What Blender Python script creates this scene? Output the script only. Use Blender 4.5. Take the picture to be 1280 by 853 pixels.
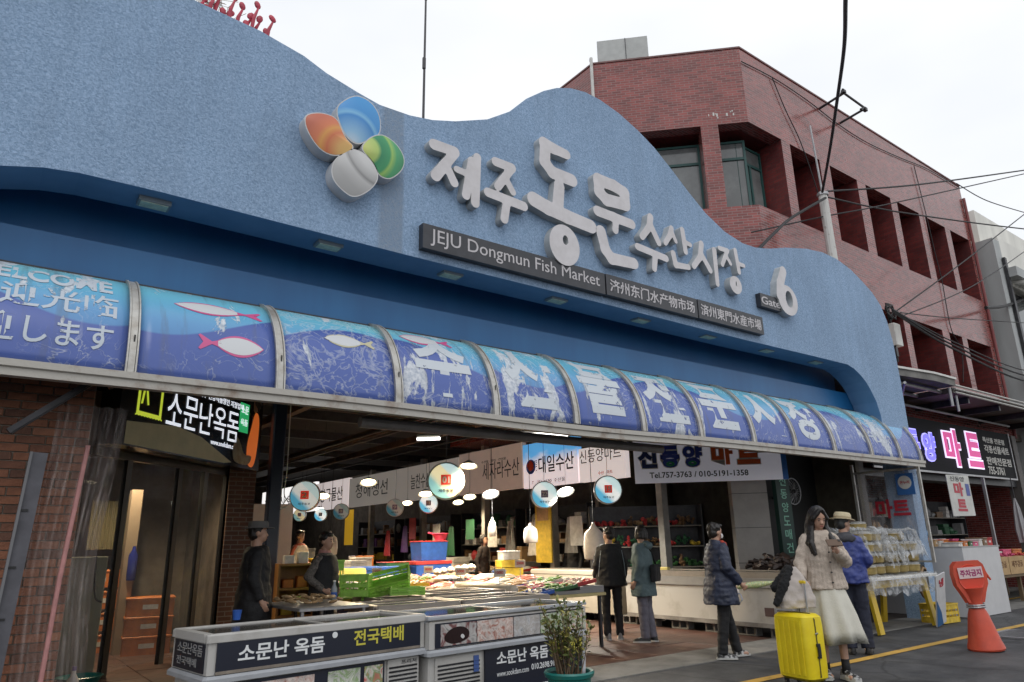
import bpy, bmesh, math, random
import numpy as np
from mathutils import Vector, Matrix, Euler, noise
from mathutils.geometry import tessellate_polygon

for o in list(bpy.data.objects):
    bpy.data.objects.remove(o)
sc = bpy.context.scene
col = sc.collection
R = math.radians
PI = math.pi
rnd = random.Random(7)

# ------------------------------------------------------------------ camera
cam_data = bpy.data.cameras.new('camera')
cam = bpy.data.objects.new('camera', cam_data)
col.objects.link(cam)
sc.camera = cam
cam_data.sensor_width = 36.0
cam_data.lens = 24.91
cam_data.clip_end = 2000
cam_data.clip_start = 0.05
TILT, ROLL, YAW = R(16.09), R(-1.198), R(36.90)
fwd = Vector((math.sin(YAW) * math.cos(TILT), math.cos(YAW) * math.cos(TILT), math.sin(TILT)))
rt = Vector((math.cos(YAW), -math.sin(YAW), 0))
up = rt.cross(fwd)
r2 = rt * math.cos(ROLL) + up * math.sin(ROLL)
u2 = -rt * math.sin(ROLL) + up * math.cos(ROLL)
cam.matrix_world = Matrix(((r2.x, u2.x, -fwd.x, 0), (r2.y, u2.y, -fwd.y, 0), (r2.z, u2.z, -fwd.z, 1.38), (0, 0, 0, 1)))

# ------------------------------------------------------------------ world: bright overcast daylight
SUN_EL, SUN_AZ = R(52), R(200)          # azimuth clockwise from +Y
world = bpy.data.worlds.new('World')
sc.world = world
world.use_nodes = True
wt = world.node_tree
wt.nodes.clear()
wo = wt.nodes.new('ShaderNodeOutputWorld')
sky = wt.nodes.new('ShaderNodeTexSky')
sky.sky_type = 'NISHITA'
sky.sun_disc = False
sky.sun_elevation = SUN_EL
sky.sun_rotation = SUN_AZ
b1 = wt.nodes.new('ShaderNodeBackground'); b1.inputs[1].default_value = 0.1
b2 = wt.nodes.new('ShaderNodeBackground'); b2.inputs[1].default_value = 1.2
tc = wt.nodes.new('ShaderNodeTexCoord')
mp = wt.nodes.new('ShaderNodeMapping'); mp.inputs['Scale'].default_value = (1, 1, 2.6)
nz = wt.nodes.new('ShaderNodeTexNoise'); nz.inputs['Scale'].default_value = 1.6; nz.inputs['Detail'].default_value = 4
cr = wt.nodes.new('ShaderNodeValToRGB')
cr.color_ramp.elements[0].position = 0.32; cr.color_ramp.elements[0].color = (0.80, 0.825, 0.86, 1)
cr.color_ramp.elements[1].position = 0.66; cr.color_ramp.elements[1].color = (0.97, 0.98, 1.0, 1)
mx = wt.nodes.new('ShaderNodeMixShader'); mx.inputs[0].default_value = 0.94
L = wt.links.new
L(tc.outputs['Generated'], mp.inputs[0]); L(mp.outputs[0], nz.inputs['Vector']); L(nz.outputs['Fac'], cr.inputs[0])
L(cr.outputs[0], b2.inputs[0]); L(sky.outputs[0], b1.inputs[0])
L(b1.outputs[0], mx.inputs[1]); L(b2.outputs[0], mx.inputs[2]); L(mx.outputs[0], wo.inputs[0])

sun_data = bpy.data.lights.new('sun', 'SUN')
sun_data.energy = 0.5
sun_data.angle = R(25)
sun_data.color = (1.0, 0.97, 0.93)
sun = bpy.data.objects.new('sun', sun_data)
col.objects.link(sun)
sd = Vector((math.sin(SUN_AZ) * math.cos(SUN_EL), math.cos(SUN_AZ) * math.cos(SUN_EL), math.sin(SUN_EL)))
sun.rotation_euler = (-sd).to_track_quat('-Z', 'Y').to_euler()
sun.location = (0, 0, 30)

sc.view_settings.view_transform = 'Standard'
sc.view_settings.look = 'None'
sc.view_settings.exposure = 0.0
sc.view_settings.gamma = 1.0
sc.view_settings.use_curve_mapping = False
sc.cycles.use_denoising = True
sc.cycles.max_bounces = 8
sc.cycles.transparent_max_bounces = 16
sc.cycles.caustics_reflective = False
sc.cycles.caustics_refractive = False
sc.cycles.sample_clamp_indirect = 4.0

# ------------------------------------------------------------------ materials
MATS = {}
def _n(t, kind, **kw):
    n = t.nodes.new(kind)
    for k, v in kw.items():
        if k in n.inputs: n.inputs[k].default_value = v
        else: setattr(n, k, v)
    return n
def c4(c): return (c[0], c[1], c[2], 1.0)

def mat(name, color, rough=0.6, metal=0.0, var=0.0, vscale=4.0, bump=0.0, bscale=40.0, color2=None, spec=0.5,
        emit=None, estr=0.0, alpha=1.0, trans=0.0, streak=False, ramp=(0.35, 0.65)):
    """a plain surface with real colour variation (noise between color and color2) and fine relief"""
    if name in MATS: return MATS[name]
    m = bpy.data.materials.new(name); m.use_nodes = True
    t = m.node_tree; p = t.nodes['Principled BSDF']
    p.inputs['Roughness'].default_value = rough
    p.inputs['Metallic'].default_value = metal
    p.inputs['Specular IOR Level'].default_value = spec
    p.inputs['Base Color'].default_value = c4(color)
    if trans: p.inputs['Transmission Weight'].default_value = trans
    if alpha < 1: p.inputs['Alpha'].default_value = alpha
    if emit:
        p.inputs['Emission Color'].default_value = c4(emit); p.inputs['Emission Strength'].default_value = estr
    if var or color2:
        co = _n(t, 'ShaderNodeTexCoord'); mpp = _n(t, 'ShaderNodeMapping')
        if streak: mpp.inputs['Scale'].default_value = (1, 1, 0.12)
        n = _n(t, 'ShaderNodeTexNoise', Scale=vscale, Detail=5.0, Roughness=0.65)
        t.links.new(co.outputs['Object'], mpp.inputs[0]); t.links.new(mpp.outputs[0], n.inputs['Vector'])
        r = _n(t, 'ShaderNodeValToRGB')
        r.color_ramp.elements[0].position = ramp[0]; r.color_ramp.elements[1].position = ramp[1]
        c2 = color2 or tuple(min(1, x * (1 + var)) for x in color)
        c1 = color if color2 else tuple(x * (1 - var) for x in color)
        r.color_ramp.elements[0].color = c4(c1); r.color_ramp.elements[1].color = c4(c2)
        t.links.new(n.outputs['Fac'], r.inputs[0]); t.links.new(r.outputs[0], p.inputs['Base Color'])
    if bump:
        co2 = _n(t, 'ShaderNodeTexCoord')
        n2 = _n(t, 'ShaderNodeTexNoise', Scale=bscale, Detail=4.0)
        b = _n(t, 'ShaderNodeBump', Strength=min(1.0, bump), Distance=0.01 * max(1.0, bump))
        t.links.new(co2.outputs['Object'], n2.inputs['Vector'])
        t.links.new(n2.outputs['Fac'], b.inputs['Height']); t.links.new(b.outputs[0], p.inputs['Normal'])
    MATS[name] = m
    return m

def tile_mat(name, c1, c2, mortar, bw, bh, msize=0.006, rough=0.35, bump=0.5, spec=0.5, grime=0.25):
    """brick / tile courses on the UVs (metres)"""
    m = bpy.data.materials.new(name); m.use_nodes = True
    t = m.node_tree; p = t.nodes['Principled BSDF']; p.inputs['Roughness'].default_value = rough
    p.inputs['Specular IOR Level'].default_value = spec
    uv = _n(t, 'ShaderNodeUVMap')
    br = _n(t, 'ShaderNodeTexBrick'); br.inputs['Color1'].default_value = c4(c1); br.inputs['Color2'].default_value = c4(c2)
    br.inputs['Mortar'].default_value = c4(mortar); br.inputs['Scale'].default_value = 1.0
    br.inputs['Brick Width'].default_value = bw; br.inputs['Row Height'].default_value = bh
    br.inputs['Mortar Size'].default_value = msize; br.inputs['Bias'].default_value = -0.1
    t.links.new(uv.outputs[0], br.inputs['Vector'])
    n = _n(t, 'ShaderNodeTexNoise', Scale=1.3, Detail=6.0, Roughness=0.7)
    co = _n(t, 'ShaderNodeTexCoord'); t.links.new(co.outputs['Object'], n.inputs['Vector'])
    mr = _n(t, 'ShaderNodeMapRange'); mr.inputs['From Min'].default_value = .3; mr.inputs['From Max'].default_value = .7
    mr.inputs['To Min'].default_value = 1 - grime; mr.inputs['To Max'].default_value = 1 + grime
    t.links.new(n.outputs['Fac'], mr.inputs['Value'])
    ml = _n(t, 'ShaderNodeMix', data_type='RGBA', blend_type='MULTIPLY'); ml.inputs[0].default_value = 1.0
    t.links.new(br.outputs['Color'], ml.inputs[6]); t.links.new(mr.outputs[0], ml.inputs[7])
    t.links.new(ml.outputs[2], p.inputs['Base Color'])
    b = _n(t, 'ShaderNodeBump', Strength=bump, Distance=0.006); b.invert = True
    t.links.new(br.outputs['Fac'], b.inputs['Height']); t.links.new(b.outputs[0], p.inputs['Normal'])
    MATS[name] = m
    return m

def glow(name, color, strength):
    return mat(name, color, rough=0.4, emit=color, estr=strength)

# ------------------------------------------------------------------ objects
def tag(o, label=None, cat=None, group=None, kind=None):
    if label: o['label'] = label
    if cat: o['category'] = cat
    if group: o['group'] = group
    if kind: o['kind'] = kind
    return o
def thing(name, label, cat, loc=(0, 0, 0), rz=0.0, group=None, rot=None):
    o = bpy.data.objects.new(name, None); col.objects.link(o)
    o.empty_display_size = 0.1
    o.location = loc; o.rotation_euler = rot if rot else (0, 0, rz)
    return tag(o, label, cat, group)
def add_mesh(name, me, parent=None):
    o = bpy.data.objects.new(name, me); col.objects.link(o)
    if parent is not None: o.parent = parent
    return o
def copy_tree(o, parent=None, **kw):
    c = o.copy(); col.objects.link(c); c.parent = parent
    for ch in list(o.children): copy_tree(ch, c)
    return c

def auto_uv(me):
    uvl = me.uv_layers.new(name='UVMap')
    n = len(me.loops)
    if not n: return
    me.calc_loop_triangles()
    for p in me.polygons:
        nn = p.normal
        if abs(nn.z) > .72:
            for li in p.loop_indices:
                v = me.vertices[me.loops[li].vertex_index].co; uvl.data[li].uv = (v.x, v.y)
        else:
            tx, ty = -nn.y, nn.x; l = math.hypot(tx, ty) or 1; tx /= l; ty /= l
            for li in p.loop_indices:
                v = me.vertices[me.loops[li].vertex_index].co; uvl.data[li].uv = (v.x * tx + v.y * ty, v.z)

class MB:
    def __init__(s): s.v = []; s.f = []; s.mi = []; s.cur = 0
    def add(s, vs, fs):
        b = len(s.v); s.v += [tuple(v) for v in vs]
        for f in fs: s.f.append(tuple(i + b for i in f)); s.mi.append(s.cur)
        return s
    def box(s, x0, x1, y0, y1, z0, z1):
        vs = [(x, y, z) for z in (z0, z1) for y in (y0, y1) for x in (x0, x1)]
        return s.add(vs, [(0, 2, 3, 1), (4, 5, 7, 6), (0, 1, 5, 4), (2, 6, 7, 3), (0, 4, 6, 2), (1, 3, 7, 5)])
    def obox(s, c, size, rz=0, rx=0, ry=0):
        m = Euler((rx, ry, rz)).to_matrix(); c = Vector(c); h = Vector(size) / 2
        vs = [c + m @ Vector((x * h.x, y * h.y, z * h.z)) for z in (-1, 1) for y in (-1, 1) for x in (-1, 1)]
        return s.add(vs, [(0, 2, 3, 1), (4, 5, 7, 6), (0, 1, 5, 4), (2, 6, 7, 3), (0, 4, 6, 2), (1, 3, 7, 5)])
    def cbox(s, x0, x1, y0, y1, z0, z1, r=0.01):
        """box with chamfered vertical edges and top"""
        r = min(r, (x1 - x0) / 2.1, (y1 - y0) / 2.1, (z1 - z0) / 2.1)
        def ring(i, z): return [(x0 + i + r, y0 + i, z), (x1 - i - r, y0 + i, z), (x1 - i, y0 + i + r, z), (x1 - i, y1 - i - r, z),
                                (x1 - i - r, y1 - i, z), (x0 + i + r, y1 - i, z), (x0 + i, y1 - i - r, z), (x0 + i, y0 + i + r, z)]
        return s.loft([ring(0, z0), ring(0, z1 - r), ring(r * .9, z1)])
    def loft(s, rings, cap0=True, cap1=True, close=True):
        n = len(rings[0]); vs = [p for r in rings for p in r]; fs = []
        for i in range(len(rings) - 1):
            for j in range(n if close else n - 1):
                a = i * n + j; b = i * n + (j + 1) % n
                fs.append((a, b, b + n, a + n))
        if cap0: fs.append(tuple(range(n - 1, -1, -1)))
        if cap1: fs.append(tuple(range((len(rings) - 1) * n, len(rings) * n)))
        return s.add(vs, fs)
    def tube(s, pts, r, n=8, cap=True, flat=1.0):
        pts = [Vector(p) for p in pts]; rs = r if isinstance(r, (list, tuple)) else [r] * len(pts)
        rings = []; prev = None
        for i, p in enumerate(pts):
            d = (pts[min(i + 1, len(pts) - 1)] - pts[max(i - 1, 0)])
            if d.length < 1e-9: d = Vector((0, 0, 1))
            d.normalize()
            if prev is None:
                a = Vector((0, 0, 1)) if abs(d.z) < .9 else Vector((1, 0, 0))
                u = d.cross(a).normalized()
            else:
                u = (prev - d * prev.dot(d)).normalized()
            prev = u; w = d.cross(u)
            rings.append([p + u * (math.cos(k * 2 * PI / n) * rs[i]) + w * (math.sin(k * 2 * PI / n) * rs[i] * flat) for k in range(n)])
        return s.loft(rings, cap, cap)
    def capsule(s, a, b, ra, rb, n=12):
        """tapered limb with round ends"""
        a = Vector(a); b = Vector(b); d = (b - a); L_ = d.length or 1e-6; d = d / L_
        pts = []; rs = []
        for k in range(4):
            t = k / 4 * PI / 2; pts.append(a - d * ra * math.cos(t)); rs.append(max(.0008, ra * math.sin(t)))
        pts.append(a); rs.append(ra); pts.append(b); rs.append(rb)
        for k in range(3, -1, -1):
            t = k / 4 * PI / 2; pts.append(b + d * rb * math.cos(t)); rs.append(max(.0008, rb * math.sin(t)))
        h = Vector((0, 0, 1)) if abs(d.z) < .9 else Vector((1, 0, 0))
        u = d.cross(h).normalized(); w = d.cross(u)
        rings = [[p + u * (math.cos(k * 2 * PI / n) * r) + w * (math.sin(k * 2 * PI / n) * r) for k in range(n)] for p, r in zip(pts, rs)]
        return s.loft(rings)
    def ell(s, c, r, n=16, m=10, rot=None):
        c = Vector(c); rings = []
        M_ = rot or Matrix.Identity(3)
        for i in range(m + 1):
            t = PI * (i / m) if 0 < i < m else (0.02 if i == 0 else PI - .02)
            rings.append([c + M_ @ Vector((r[0] * math.sin(t) * math.cos(k * 2 * PI / n), r[1] * math.sin(t) * math.sin(k * 2 * PI / n), -r[2] * math.cos(t))) for k in range(n)])
        return s.loft(rings)
    def lathe(s, prof, c=(0, 0, 0), n=20, cap0=True, cap1=True, axis='z'):
        rings = []
        for r, z in prof:
            ring = []
            for k in range(n):
                a = k * 2 * PI / n; x, y = r * math.cos(a), r * math.sin(a)
                if axis == 'z': ring.append((c[0] + x, c[1] + y, c[2] + z))
                elif axis == 'y': ring.append((c[0] + x, c[1] + z, c[2] - y))
                else: ring.append((c[0] + z, c[1] + x, c[2] + y))
            rings.append(ring)
        return s.loft(rings, cap0, cap1)
    def prism(s, loops, f0, f1, sides=True):
        """loops: outer + holes of 2-D points; f0/f1 map (u,v) to 3-D front/back"""
        vv = [[Vector((u, v, 0)) for u, v in lp] for lp in loops]
        tris = tessellate_polygon(vv)
        flat = [p for lp in loops for p in lp]; n = len(flat)
        vs = [f0(*p) for p in flat] + [f1(*p) for p in flat]
        fs = []
        for t_ in tris:
            a, b, c = [Vector(flat[i]) for i in t_]
            ar = (b - a).x * (c - a).y - (b - a).y * (c - a).x
            t2 = t_ if ar > 0 else (t_[0], t_[2], t_[1])
            fs.append(t2); fs.append(tuple(i + n for i in reversed(t2)))
        if sides:
            o_ = 0
            for lp in loops:
                ar = sum(lp[i][0] * lp[(i + 1) % len(lp)][1] - lp[(i + 1) % len(lp)][0] * lp[i][1] for i in range(len(lp)))
                hole = lp is not loops[0]
                for i in range(len(lp)):
                    a = o_ + i; b = o_ + (i + 1) % len(lp)
                    q = (b, a, a + n, b + n)
                    if (ar < 0) != hole: q = q[::-1]
                    if hole: q = q
                    fs.append(q)
                o_ += len(lp)
        return s.add(vs, fs)
    def text(s, body, fit, at=(0, 0, 0), depth=0.004, bold=0.0, shear=0.0, fmap=None, spacing=1.0, keep=False, res=3):
        """lettering fitted to (width, height), lower-left corner at `at`, upright and facing -Y; fmap(u,v,d) overrides"""
        vs, fs = text_geo(body, bold, spacing, res)
        if not vs: return s
        xs = [v[0] for v in vs]; ys = [v[1] for v in vs]; x0, x1, y0, y1 = min(xs), max(xs), min(ys), max(ys)
        sx = fit[0] / (x1 - x0); sy = fit[1] / (y1 - y0)
        if keep: sx = sy = min(sx, sy)
        out = []
        for v in vs:
            u = (v[0] - x0) * sx; w = (v[1] - y0) * sy; d = v[2] * depth
            u += shear * w
            out.append(fmap(u, w, d) if fmap else (at[0] + u, at[1] - d, at[2] + w))
        return s.add(out, fs)
    def build(s, name, m, parent=None, smooth=False, label=None, bevel=0.0, uv=True):
        me = bpy.data.meshes.new(name); me.from_pydata(s.v, [], s.f); me.update()
        ms = m if isinstance(m, (list, tuple)) else [m]
        for x in ms: me.materials.append(x)
        if len(ms) > 1: me.polygons.foreach_set('material_index', s.mi)
        if uv: auto_uv(me)
        if smooth is True: me.polygons.foreach_set('use_smooth', [True] * len(me.polygons))
        elif smooth: 
            me.polygons.foreach_set('use_smooth', [True] * len(me.polygons)); me.set_sharp_from_angle(angle=R(smooth))
        o = add_mesh(name, me, parent)
        if label: o['label'] = label
        return o

_SIDE = bpy.data.scenes.new('workbench')      # a bench scene so that meshing one shape does not update the whole place
def _evaluated_mesh(o):
    _SIDE.collection.objects.link(o)
    vl = _SIDE.view_layers[0]; vl.update(); dg = vl.depsgraph
    return bpy.data.meshes.new_from_object(o.evaluated_get(dg))
_TXT = {}
def text_geo(body, bold, spacing, res=3):
    key = (body, bold, spacing, res)
    if key in _TXT: return _TXT[key]
    c = bpy.data.curves.new('t', 'FONT'); c.body = body; c.offset = bold; c.extrude = 0.5; c.resolution_u = res; c.space_character = spacing
    o = bpy.data.objects.new('t', c)
    me = _evaluated_mesh(o)
    vs = [(v.co.x, v.co.y, v.co.z + .5) for v in me.vertices]; fs = [tuple(p.vertices) for p in me.polygons]
    bpy.data.objects.remove(o); bpy.data.curves.remove(c); bpy.data.meshes.remove(me)
    _TXT[key] = (vs, fs)
    return _TXT[key]

def remesh(mb, voxel, smooth=3, factor=.5):
    me = bpy.data.meshes.new('tmp'); me.from_pydata(mb.v, [], mb.f); me.update()
    o = bpy.data.objects.new('tmp', me)
    m = o.modifiers.new('r', 'REMESH'); m.mode = 'VOXEL'; m.voxel_size = voxel; m.use_smooth_shade = True
    if smooth:
        m2 = o.modifiers.new('s', 'SMOOTH'); m2.factor = factor; m2.iterations = smooth
    out = _evaluated_mesh(o)
    bpy.data.objects.remove(o); bpy.data.meshes.remove(me)
    out.polygons.foreach_set('use_smooth', [True] * len(out.polygons))
    return out
def remeshed(name, mb, voxel, m, parent, smooth=3, label=None, disp=None):
    me = remesh(mb, voxel, smooth)
    if disp:
        n_ = len(me.vertices); co = np.empty(n_ * 3, 'f'); no = np.empty(n_ * 3, 'f')
        me.vertices.foreach_get('co', co); me.vertices.foreach_get('normal', no); co = co.reshape(-1, 3); no = no.reshape(-1, 3)
        d = np.array([disp(Vector(c)) for c in co.tolist()])
        me.vertices.foreach_set('co', (co + no * d[:, None]).astype('f').ravel()); me.update()
    me.materials.clear(); me.materials.append(m); me.name = name
    o = add_mesh(name, me, parent)
    if label: o['label'] = label
    return o

def sdf_outline(strokes, rings, step=0.012, k=0.02):
    """union of brush strokes ([(x,z)..], r0, r1) and solid ellipses minus holes -> closed outlines (outer + holes)"""
    P = [p for s_ in strokes for p in s_[0]] + [q for e in rings for q in ((e[0] - e[2], e[1] - e[3]), (e[0] + e[2], e[1] + e[3]))]
    xs = [p[0] for p in P]; zs = [p[1] for p in P]; pad = .22
    X0, X1, Z0, Z1 = min(xs) - pad, max(xs) + pad, min(zs) - pad, max(zs) + pad
    gx = np.arange(X0, X1, step); gz = np.arange(Z0, Z1, step)
    A, B = np.meshgrid(gx, gz, indexing='ij'); D = np.full(A.shape, 9.0)
    for pts, ra, rb in strokes:
        tot = sum(math.dist(pts[i], pts[i + 1]) for i in range(len(pts) - 1)); acc = 0
        for i in range(len(pts) - 1):
            (ax, az), (bx, bz) = pts[i], pts[i + 1]; l = math.dist(pts[i], pts[i + 1]) or 1e-6
            t = np.clip(((A - ax) * (bx - ax) + (B - az) * (bz - az)) / l / l, 0, 1)
            rr = ra + (rb - ra) * (acc + t * l) / tot
            d = np.hypot(A - ax - t * (bx - ax), B - az - t * (bz - az)) - rr
            h = np.clip(.5 + .5 * (D - d) / k, 0, 1); D = D * (1 - h) + d * h - k * h * (1 - h)
            acc += l
    for cx, cz, rx, rz_, hx, hz, hcx, hcz in rings:
        d = (np.sqrt(((A - cx) / rx) ** 2 + ((B - cz) / rz_) ** 2) - 1) * min(rx, rz_)
        D = np.minimum(D, d)
    for cx, cz, rx, rz_, hx, hz, hcx, hcz in rings:
        if hx > 0:
            d = (np.sqrt(((A - hcx) / hx) ** 2 + ((B - hcz) / hz) ** 2) - 1) * min(hx, hz)
            D = np.maximum(D, -d)
    # marching squares
    seg = {}
    nx, nzz = D.shape
    pos = {}
    def ipt(i, j, i2, j2):
        a, b = D[i, j], D[i2, j2]; t = a / (a - b)
        key = ((i, j), (i2, j2)) if (i, j) < (i2, j2) else ((i2, j2), (i, j))
        pos[key] = (float(gx[i] + (gx[i2] - gx[i]) * t), float(gz[j] + (gz[j2] - gz[j]) * t)); return key
    S = D < 0
    cells = np.argwhere((S[:-1, :-1] != S[1:, :-1]) | (S[:-1, :-1] != S[:-1, 1:]) | (S[:-1, :-1] != S[1:, 1:]) | (S[1:, :-1] != S[1:, 1:]))
    for i, j in cells:
        cs = [(i, j), (i + 1, j), (i + 1, j + 1), (i, j + 1)]; ins = [bool(S[c]) for c in cs]
        cr_ = []
        for k2 in range(4):
            if ins[k2] != ins[(k2 + 1) % 4]: cr_.append((k2, ins[k2]))
        # edges leaving (inside->outside) connect to the next entering edge, keeping inside on the left
        m_ = len(cr_)
        for q in range(m_):
            k2, inside = cr_[q]
            if inside:   # leaving edge: walk backwards to matching entering
                e = cr_[(q - 1) % m_][0]
                a = ipt(*cs[k2], *cs[(k2 + 1) % 4]); b = ipt(*cs[e], *cs[(e + 1) % 4])
                seg[a] = b
    loops = []
    while seg:
        st = next(iter(seg)); lp = [st]; nx_ = seg.pop(st)
        while nx_ != st and nx_ in seg:
            lp.append(nx_); nx_ = seg.pop(nx_)
        lp = [pos[q] for q in lp]
        if len(lp) > 8: loops.append(lp[::2] if len(lp) > 60 else lp)
    loops.sort(key=lambda lp: -abs(area(lp)))
    return loops
def area(lp):
    return .5 * sum(lp[i][0] * lp[(i + 1) % len(lp)][1] - lp[(i + 1) % len(lp)][0] * lp[i][1] for i in range(len(lp)))
def inside(p, lp):
    c = False; x, y = p
    for i in range(len(lp)):
        x1, y1 = lp[i]; x2, y2 = lp[(i + 1) % len(lp)]
        if (y1 > y) != (y2 > y) and x < (x2 - x1) * (y - y1) / (y2 - y1) + x1: c = not c
    return c
# ================================================================== MATERIALS OF THE SETTING
asphalt = mat('asphalt', (0.030, 0.031, 0.034), rough=.72, color2=(0.080, 0.080, 0.083), vscale=1.7, bump=.6, bscale=160)
def add_cracks(m):
    t = m.node_tree; p = t.nodes['Principled BSDF']
    src = p.inputs['Base Color'].links[0].from_socket
    co = _n(t, 'ShaderNodeTexCoord'); w = _n(t, 'ShaderNodeTexNoise', Scale=2.2, Detail=6.0)
    t.links.new(co.outputs['Object'], w.inputs['Vector'])
    ad = _n(t, 'ShaderNodeMix', data_type='VECTOR'); ad.inputs[0].default_value = .18
    t.links.new(co.outputs['Object'], ad.inputs[4]); t.links.new(w.outputs['Color'], ad.inputs[5])
    v = _n(t, 'ShaderNodeTexVoronoi', feature='DISTANCE_TO_EDGE'); v.inputs['Scale'].default_value = .55
    t.links.new(ad.outputs[1], v.inputs['Vector'])
    mr = _n(t, 'ShaderNodeMapRange'); mr.inputs['From Max'].default_value = .012; mr.inputs['To Min'].default_value = .45
    t.links.new(v.outputs['Distance'], mr.inputs['Value'])
    ml = _n(t, 'ShaderNodeMix', data_type='RGBA', blend_type='MULTIPLY'); ml.inputs[0].default_value = 1
    t.links.new(src, ml.inputs[6]); t.links.new(mr.outputs[0], ml.inputs[7]); t.links.new(ml.outputs[2], p.inputs['Base Color'])
add_cracks(asphalt)
concrete = mat('concrete', (0.18, 0.175, 0.165), rough=.85, var=.25, vscale=3, bump=.5, bscale=60)
yellow_line = mat('road paint yellow', (0.55, 0.33, 0.06), rough=.7, color2=(0.17, 0.13, 0.07), vscale=9, ramp=(.55, .75), bump=.3)
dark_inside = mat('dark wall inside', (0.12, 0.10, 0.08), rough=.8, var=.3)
steel_dark = mat('dark steel', (0.04, 0.04, 0.045), rough=.45, metal=.3, var=.3, vscale=8)
black = mat('black plastic', (0.012, 0.012, 0.013), rough=.4)
rubber = mat('black rubber', (0.02, 0.02, 0.02), rough=.7)
alu = mat('weathered aluminium', (0.52, 0.51, 0.48), rough=.42, metal=.35, color2=(0.33, 0.30, 0.26), vscale=7, ramp=(.45, .75), bump=.15, bscale=30)
rust_alu = mat('stained rail', (0.46, 0.44, 0.40), rough=.55, color2=(0.20, 0.11, 0.06), vscale=5.5, ramp=(.52, .8), streak=False, bump=.2)
white_paint = mat('white paint', (0.62, 0.61, 0.58), rough=.5, var=.08, vscale=5)
galv = mat('galvanised metal', (0.35, 0.35, 0.36), rough=.4, metal=.6, var=.15)

def plaster():
    m = bpy.data.materials.new('sprayed blue plaster'); m.use_nodes = True
    t = m.node_tree; p = t.nodes['Principled BSDF']; p.inputs['Roughness'].default_value = .78
    p.inputs['Specular IOR Level'].default_value = .3
    co = _n(t, 'ShaderNodeTexCoord')
    a = _n(t, 'ShaderNodeTexNoise', Scale=44.0, Detail=3.0, Roughness=.6); a.inputs['Distortion'].default_value = 0.9
    b = _n(t, 'ShaderNodeTexNoise', Scale=1.1, Detail=5.0)
    mps = _n(t, 'ShaderNodeMapping'); mps.inputs['Scale'].default_value = (3.2, 3.2, .22)
    s_ = _n(t, 'ShaderNodeTexNoise', Scale=2.4, Detail=4.0)
    for n_ in (a, b): t.links.new(co.outputs['Object'], n_.inputs['Vector'])
    t.links.new(co.outputs['Object'], mps.inputs[0]); t.links.new(mps.outputs[0], s_.inputs['Vector'])
    r = _n(t, 'ShaderNodeValToRGB')
    r.color_ramp.elements[0].position = .36; r.color_ramp.elements[0].color = (0.195, 0.300, 0.450, 1)
    r.color_ramp.elements[1].position = .66; r.color_ramp.elements[1].color = (0.340, 0.470, 0.660, 1)
    t.links.new(a.outputs['Fac'], r.inputs[0])
    m1 = _n(t, 'ShaderNodeMix', data_type='RGBA', blend_type='MULTIPLY'); m1.inputs[0].default_value = 1
    mr = _n(t, 'ShaderNodeMapRange'); mr.inputs['From Min'].default_value = .3; mr.inputs['From Max'].default_value = .7
    mr.inputs['To Min'].default_value = .93; mr.inputs['To Max'].default_value = 1.06
    t.links.new(b.outputs['Fac'], mr.inputs['Value']); t.links.new(r.outputs[0], m1.inputs[6]); t.links.new(mr.outputs[0], m1.inputs[7])
    m2 = _n(t, 'ShaderNodeMix', data_type='RGBA', blend_type='MULTIPLY'); m2.inputs[0].default_value = 1
    mr2 = _n(t, 'ShaderNodeMapRange'); mr2.inputs['From Min'].default_value = .35; mr2.inputs['From Max'].default_value = .6
    mr2.inputs['To Min'].default_value = .95; mr2.inputs['To Max'].default_value = 1.02
    t.links.new(s_.outputs['Fac'], mr2.inputs['Value']); t.links.new(m1.outputs[2], m2.inputs[6]); t.links.new(mr2.outputs[0], m2.inputs[7])
    # the grey run-off stain below the logo, with its own ragged outline
    sp = _n(t, 'ShaderNodeSeparateXYZ'); t.links.new(co.outputs['Object'], sp.inputs[0])
    w = _n(t, 'ShaderNodeMath', operation='MULTIPLY'); w.inputs[1].default_value = .16
    t.links.new(s_.outputs['Fac'], w.inputs[0])
    ax = _n(t, 'ShaderNodeMath', operation='ADD'); t.links.new(sp.outputs['X'], ax.inputs[0]); t.links.new(w.outputs[0], ax.inputs[1])
    d = _n(t, 'ShaderNodeMath', operation='SUBTRACT'); d.inputs[1].default_value = 3.17; t.links.new(ax.outputs[0], d.inputs[0])
    ab = _n(t, 'ShaderNodeMath', operation='ABSOLUTE'); t.links.new(d.outputs[0], ab.inputs[0])
    mm = _n(t, 'ShaderNodeMapRange'); mm.inputs['From Min'].default_value = .12; mm.inputs['From Max'].default_value = .17
    mm.inputs['To Min'].default_value = .5; mm.inputs['To Max'].default_value = 0.0
    t.links.new(ab.outputs[0], mm.inputs['Value'])
    mul = _n(t, 'ShaderNodeMath', operation='MULTIPLY'); t.links.new(mm.outputs[0], mul.inputs[0])
    mr3 = _n(t, 'ShaderNodeMapRange'); mr3.inputs['From Min'].default_value = .25; mr3.inputs['From Max'].default_value = .6
    t.links.new(a.outputs['Fac'], mr3.inputs['Value']); t.links.new(mr3.outputs[0], mul.inputs[1])
    m3 = _n(t, 'ShaderNodeMix', data_type='RGBA'); t.links.new(mul.outputs[0], m3.inputs[0])
    t.links.new(m2.outputs[2], m3.inputs[6]); m3.inputs[7].default_value = (0.19, 0.20, 0.21, 1)
    t.links.new(m3.outputs[2], p.inputs['Base Color'])
    bp = _n(t, 'ShaderNodeBump', Strength=.8, Distance=.012)
    t.links.new(a.outputs['Fac'], bp.inputs['Height']); t.links.new(bp.outputs[0], p.inputs['Normal'])
    return m
plaster_blue = plaster()
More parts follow.
